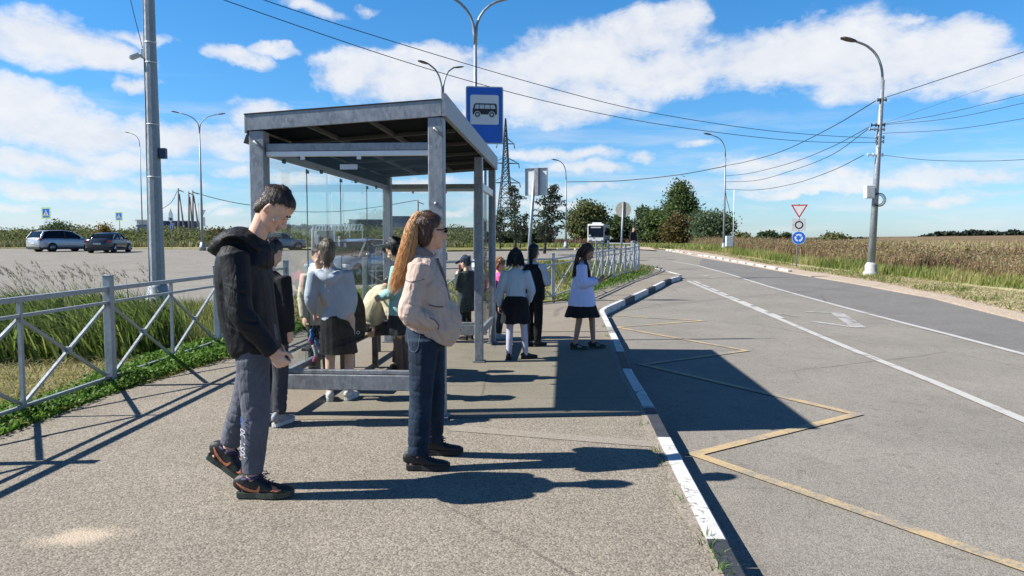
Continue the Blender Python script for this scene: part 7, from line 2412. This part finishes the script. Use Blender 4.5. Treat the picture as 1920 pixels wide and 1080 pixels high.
strands('hair', gd, H_AUB, p, 230, .006, .03, .005, 19, .35)
ex = [piece_tube(dense([(0, -.015, .60, .215, .195), (0, -.012, .70, .205, .18), (0, -.012, .85, .19, .155), (0, -.012, 1.0, .17, .12)], 3), 24, cap=.1)]
for k, x in (('R', 1), ('L', -1)):
    a_, b_, c_ = J['sh' + k], J['el' + k], J['wr' + k]
    ex.append(sleeve(a_, b_, c_.lerp(b_, .12), .075, .085, .050))
tee(J, p, C_SHIRT, 'shirt', .60, .165, .20, .12, .175, (.07, .07, .045), .0075, .007, 20, 7, 0, ex, .12)
skirt('skirt', [(0, -.01, .70, .14, .125), (0, -.01, .62, .195, .18), (0, -.015, .53, .225, .215), (0, -.015, .445, .25, .245)], C_BLACK2, p, .02, 12, seed=9)
for up, F in foot_set(p, J, .235, C_BSHOE, C_SOLEG, .005, 1.0, .026):
    for q in (.045, .065, .085):
        uv, fc = [], []
        for i in range(5): uv += [(q - .012 + i * .006, -.055 + i * .016), (q - .004 + i * .006, -.055 + i * .016)]
        fc = [[i * 2, i * 2 + 1, i * 2 + 3, i * 2 + 2] for i in range(4)]
        decal('side_stripe', uv, fc, up, lambda u, v, F=F: (F @ V3(.2, u, v), F.to_3x3() @ V3(-1, 0, 0)), C_SOLEW, up, .003)
ph = p.matrix_basis @ V3(.02, .335 * 1.0, .985)
phn = thing('phone', 'dark phone held by the girl in the lilac shirt', 'phone', ph, -R(97))
mb = MB(); mb.box((0, 0, 0), (.075, .15, .009), rot=Matrix.Rotation(.5, 3, 'X'), bev=.003); mb.build('case', M_BLACK, phn)
mb = MB(); mb.box((0, -.003, .0062), (.067, .138, .002), rot=Matrix.Rotation(.5, 3, 'X')); mb.build('screen', M_CGLASS, phn)

# ---- person far off behind the fence corner
p = person('distant person in a dark top and light jeans walking behind the fence corner', place(1186, 46), R(150))
J = lift(1.72)
hM = body_mesh(J, p, M_SKIN, .014)
hair_cap(J, hM, p, H_BLACK, .010, voxel=.012)
tee(J, p, C_BLACK2, 'top', .90, .165, .17, .12, .12, (.065, .055, .045), .014, .004, 21)
fuse('jeans', trousers_pieces(J, .095, .075, .06, (.16, .12), .03), .014, C_LJEANS, p, 2)
foot_set(p, J, .28, C_BSHOE, C_SOLEB)

# ---- black backpack on the bench
q = SHM @ V3(-1.26, 1.58, .455)
bp = thing('backpack', 'black backpack with metal rings leaning on the bench beside the hunched child', 'backpack', q, R(20))
fuse('bag', [piece_tube(dense([(0, 0, .02, .15, .11), (0, 0, .16, .165, .125), (0, .01, .36, .15, .11), (0, .02, .48, .10, .075)], 4), 20, cap=.4, power=2.6), piece_tube(dense([(0, -.10, .05, .12, .045), (0, -.115, .14, .125, .055), (0, -.10, .24, .10, .04)], 3), 16, cap=.5)], .009, C_BLACK2, bp, 2, folds(.006, 9, (1, 1, 1), 3))
for x in (-.05, .07):
    mb = MB(); mb.tube([V3(x * .8 + .015 * math.cos(a_), -.170, .05 + x * .5 + .015 * math.sin(a_)) for a_ in np.linspace(0, 6.283, 15)], .004, 6); mb.build('ring', M_ALU, bp)
mb = MB(); mb.tube(catmull([V3(-.06, .02, .52), V3(-.04, .01, .585), V3(.04, .01, .585), V3(.06, .02, .52)], 5), .011, 7); mb.build('handle', C_BLACK2, bp)
# ================================================================== CAMERA, SUN, SKY
cam = bpy.data.cameras.new('camera')
cam.sensor_width = 36
cam.lens = F_PX / 1920 * 36
cam.clip_start, cam.clip_end = .05, 12000
co = bpy.data.objects.new('camera', cam); COL.objects.link(co)
co.location = (0, 0, CAM_H)
co.rotation_euler = (math.pi / 2 - PITCH, 0, 0)
SC.camera = co

SUN_EL = R(41.3)
to_sun = Vector((-1, -.078, 0)).normalized()
sun = bpy.data.lights.new('sun', 'SUN')
sun.energy = 5.0; sun.angle = R(.55); sun.color = (1, .955, .88)
so = bpy.data.objects.new('sun', sun); COL.objects.link(so)
v = Vector((to_sun.x * math.cos(SUN_EL), to_sun.y * math.cos(SUN_EL), math.sin(SUN_EL)))
so.rotation_euler = (-v).to_track_quat('-Z', 'Y').to_euler()
so.location = (-20, 0, 30)

w = bpy.data.worlds.new('World'); SC.world = w
w.use_nodes = True
t = w.node_tree
bg = t.nodes['Background']
sky = t.nodes.new('ShaderNodeTexSky')
sky.sky_type = 'NISHITA'; sky.sun_disc = False
sky.sun_elevation = SUN_EL
sky.sun_rotation = math.atan2(to_sun.x, to_sun.y)
sky.air_density, sky.dust_density, sky.ozone_density = 1.0, .35, 2.5
tc = t.nodes.new('ShaderNodeTexCoord')
sep = t.nodes.new('ShaderNodeSeparateXYZ'); t.links.new(tc.outputs['Generated'], sep.inputs[0])
az = mathn(t, 'ARCTAN2', sep.outputs[0], sep.outputs[1])
el = mathn(t, 'ARCSINE', sep.outputs[2])
cmb = t.nodes.new('ShaderNodeCombineXYZ')
t.links.new(az, cmb.inputs[0]); t.links.new(el, cmb.inputs[1])
def sky_noise(sx, sy, scale, detail, rough, dist=0.0, seed=0.0):
    mp = t.nodes.new('ShaderNodeMapping')
    mp.inputs['Scale'].default_value = (sx, sy, 1); mp.inputs['Location'].default_value = (seed, seed * .7, seed)
    t.links.new(cmb.outputs[0], mp.inputs[0])
    return noise_tex(t, mp.outputs[0], scale, detail, rough, dist)
def azel(px, py):
    d = ray(px, py).normalized()
    return math.atan2(d.x, d.y), math.asin(d.z)
# cloud banks: centre and half size as seen from the stop, in the photograph's pixels
banks = [(70, 70, 110, 42, 1), (170, 95, 75, 28, 1), (45, 190, 85, 30, .95), (130, 245, 190, 42, 1), (330, 262, 130, 30, 1), (480, 215, 62, 32, 1),
         (60, 312, 160, 24, .8), (230, 300, 110, 22, .75), (330, 340, 60, 14, .8), (430, 100, 40, 15, .62), (470, 112, 40, 14, .7), (512, 90, 42, 10, .68), (250, 152, 34, 15, .85),
         (585, 18, 55, 14, .7), (690, 8, 40, 12, .6), (250, 62, 60, 10, .55),
         (660, 130, 70, 38, 1), (760, 150, 130, 45, 1), (830, 105, 80, 26, .95), (930, 165, 150, 60, 1), (1080, 190, 130, 46, 1), (1010, 130, 90, 40, 1),
         (1100, 110, 150, 55, 1), (1200, 70, 110, 45, 1), (1270, 35, 55, 36, .9), (1240, 135, 150, 45, 1), (1400, 120, 140, 48, 1), (1530, 100, 150, 58, 1),
         (1640, 120, 120, 50, 1), (1740, 100, 120, 46, 1), (1815, 65, 55, 34, .9), (1545, 60, 60, 26, .7), (1110, 80, 40, 16, .6),
         (1880, 140, 120, 36, .85), (1800, 165, 70, 18, .6), (1700, 40, 40, 10, .4),
         (1060, 290, 130, 15, .8), (1200, 292, 30, 14, .7), (1120, 318, 110, 14, .8), (1110, 352, 110, 13, .75), (1050, 380, 90, 10, .55), (1430, 315, 130, 20, .7), (1420, 345, 120, 12, .7),
         (1500, 362, 100, 9, .6), (1300, 270, 40, 10, .55), (1260, 330, 50, 9, .45), (1840, 325, 150, 20, .7), (1700, 345, 120, 14, .6), (1580, 330, 60, 12, .55), (1880, 360, 100, 12, .5), (1750, 380, 100, 10, .5),
         (440, 318, 40, 10, .7), (560, 330, 80, 12, .65), (640, 325, 60, 10, .6), (780, 345, 60, 11, .6), (860, 345, 40, 9, .5), (860, 395, 50, 8, .5),
         (420, 290, 40, 10, .5), (110, 360, 200, 14, .6), (320, 385, 120, 10, .5), (60, 395, 120, 10, .45), (430, 402, 40, 7, .55), (560, 395, 60, 9, .4)]
acc = None
n1 = sky_noise(1, 1.9, 7.5, 8, .60, .35, 3.1)
n2 = sky_noise(1, 1.6, 26, 6, .62, .2, 9.7)
tint = ramp(t, [(0.0, (.86, 1.10, 1.50)), (.06, (.74, 1.08, 1.46)), (.16, (.50, 1.04, 1.47)), (.34, (.36, 1.04, 1.52)), (.6, (.24, .66, 1.1)), (.9, (.2, .5, .85))], el)
skyc = mixc(t, 1.0, sky.outputs[0], tint.outputs[0], 'MULTIPLY')
# ragged edges: the banks are looked up through a turbulent offset
wn = t.nodes.new('ShaderNodeTexNoise'); wn.inputs['Scale'].default_value = 11; wn.inputs['Detail'].default_value = 5; wn.inputs['Roughness'].default_value = .6
t.links.new(cmb.outputs[0], wn.inputs['Vector'])
ws = t.nodes.new('ShaderNodeVectorMath'); ws.operation = 'MULTIPLY_ADD'
t.links.new(wn.outputs['Color'], ws.inputs[0]); ws.inputs[1].default_value = (.085, .05, 0); 
wc = t.nodes.new('ShaderNodeVectorMath'); wc.operation = 'SUBTRACT'
t.links.new(cmb.outputs[0], wc.inputs[0]); wc.inputs[1].default_value = (.0425, .025, 0)
t.links.new(wc.outputs[0], ws.inputs[2])
for (px, py, rx, ry, amp) in banks:
    a0_, e0_ = azel(px, py)
    mp = t.nodes.new('ShaderNodeMapping'); mp.vector_type = 'TEXTURE'
    mp.inputs['Location'].default_value = (a0_, e0_, 0)
    mp.inputs['Scale'].default_value = (rx / F_PX * 1.25, ry / F_PX * 1.3, 1)
    t.links.new(ws.outputs[0], mp.inputs[0])
    ln = t.nodes.new('ShaderNodeVectorMath'); ln.operation = 'LENGTH'; t.links.new(mp.outputs[0], ln.inputs[0])
    q = mathn(t, 'MULTIPLY_ADD', ln.outputs['Value'], -amp, amp)
    acc = mathn(t, 'MAXIMUM', q, 0.0) if acc is None else mathn(t, 'SMOOTH_MAX', acc, q, .1)
# thin streaks low in the sky, and cloud all round the parts the picture does not show
ns = sky_noise(1, 7.5, 5.5, 8, .58, .3, 5.5)
low = ramp(t, [(0.0, (0, 0, 0)), (.015, (.85,) * 3), (.10, (.7,) * 3), (.20, (.12,) * 3), (.30, (0, 0, 0))], el)
streak = mathn(t, 'MULTIPLY', mathn(t, 'SUBTRACT', ns, .43), mathn(t, 'MULTIPLY', low.outputs[0], 2.1))
dens = mathn(t, 'MULTIPLY_ADD', mathn(t, 'SUBTRACT', n1, .5), 1.75, mathn(t, 'MULTIPLY', acc, 1.0))
dens = mathn(t, 'MULTIPLY_ADD', mathn(t, 'SUBTRACT', n2, .5), .75, dens)
gate = ramp(t, [(.0, (0, 0, 0)), (.14, (1, 1, 1))], acc)
dm = ramp(t, [(.06, (0, 0, 0)), (.22, (.36,) * 3), (.44, (.82,) * 3), (.70, (.97,) * 3)], dens)
mask = mathn(t, 'MULTIPLY', dm.outputs[0], gate.outputs[0])
sm = ramp(t, [(.05, (0, 0, 0)), (.40, (.55,) * 3)], streak)
mask = mathn(t, 'MAXIMUM', mask, sm.outputs[0])
ccol = ramp(t, [(.32, (.66, .73, .86)), (.52, (.86, .885, .94)), (.75, (1.0, 1.0, 1.0))], mathn(t, 'MULTIPLY_ADD', n2, .45, mathn(t, 'MULTIPLY', n1, .6)))
cl = t.nodes.new('ShaderNodeVectorMath'); cl.operation = 'SCALE'
t.links.new(ccol.outputs[0], cl.inputs[0]); cl.inputs['Scale'].default_value = 8.6
out = mixc(t, mathn(t, 'MULTIPLY', mask, .96), skyc, cl.outputs[0])
t.links.new(out, bg.inputs['Color'])
bg.inputs['Strength'].default_value = .06
w.cycles.sampling_method = 'MANUAL'
w.cycles.sample_map_resolution = 512

SC.view_settings.view_transform = 'Standard'
SC.view_settings.look = 'None'
SC.view_settings.exposure = 0.93
SC.view_settings.gamma = 1
SC.cycles.use_denoising = True
SC.cycles.denoiser = 'OPENIMAGEDENOISE'
SC.cycles.max_bounces = 8
SC.cycles.transparent_max_bounces = 24
SC.cycles.caustics_reflective = False
SC.cycles.caustics_refractive = False
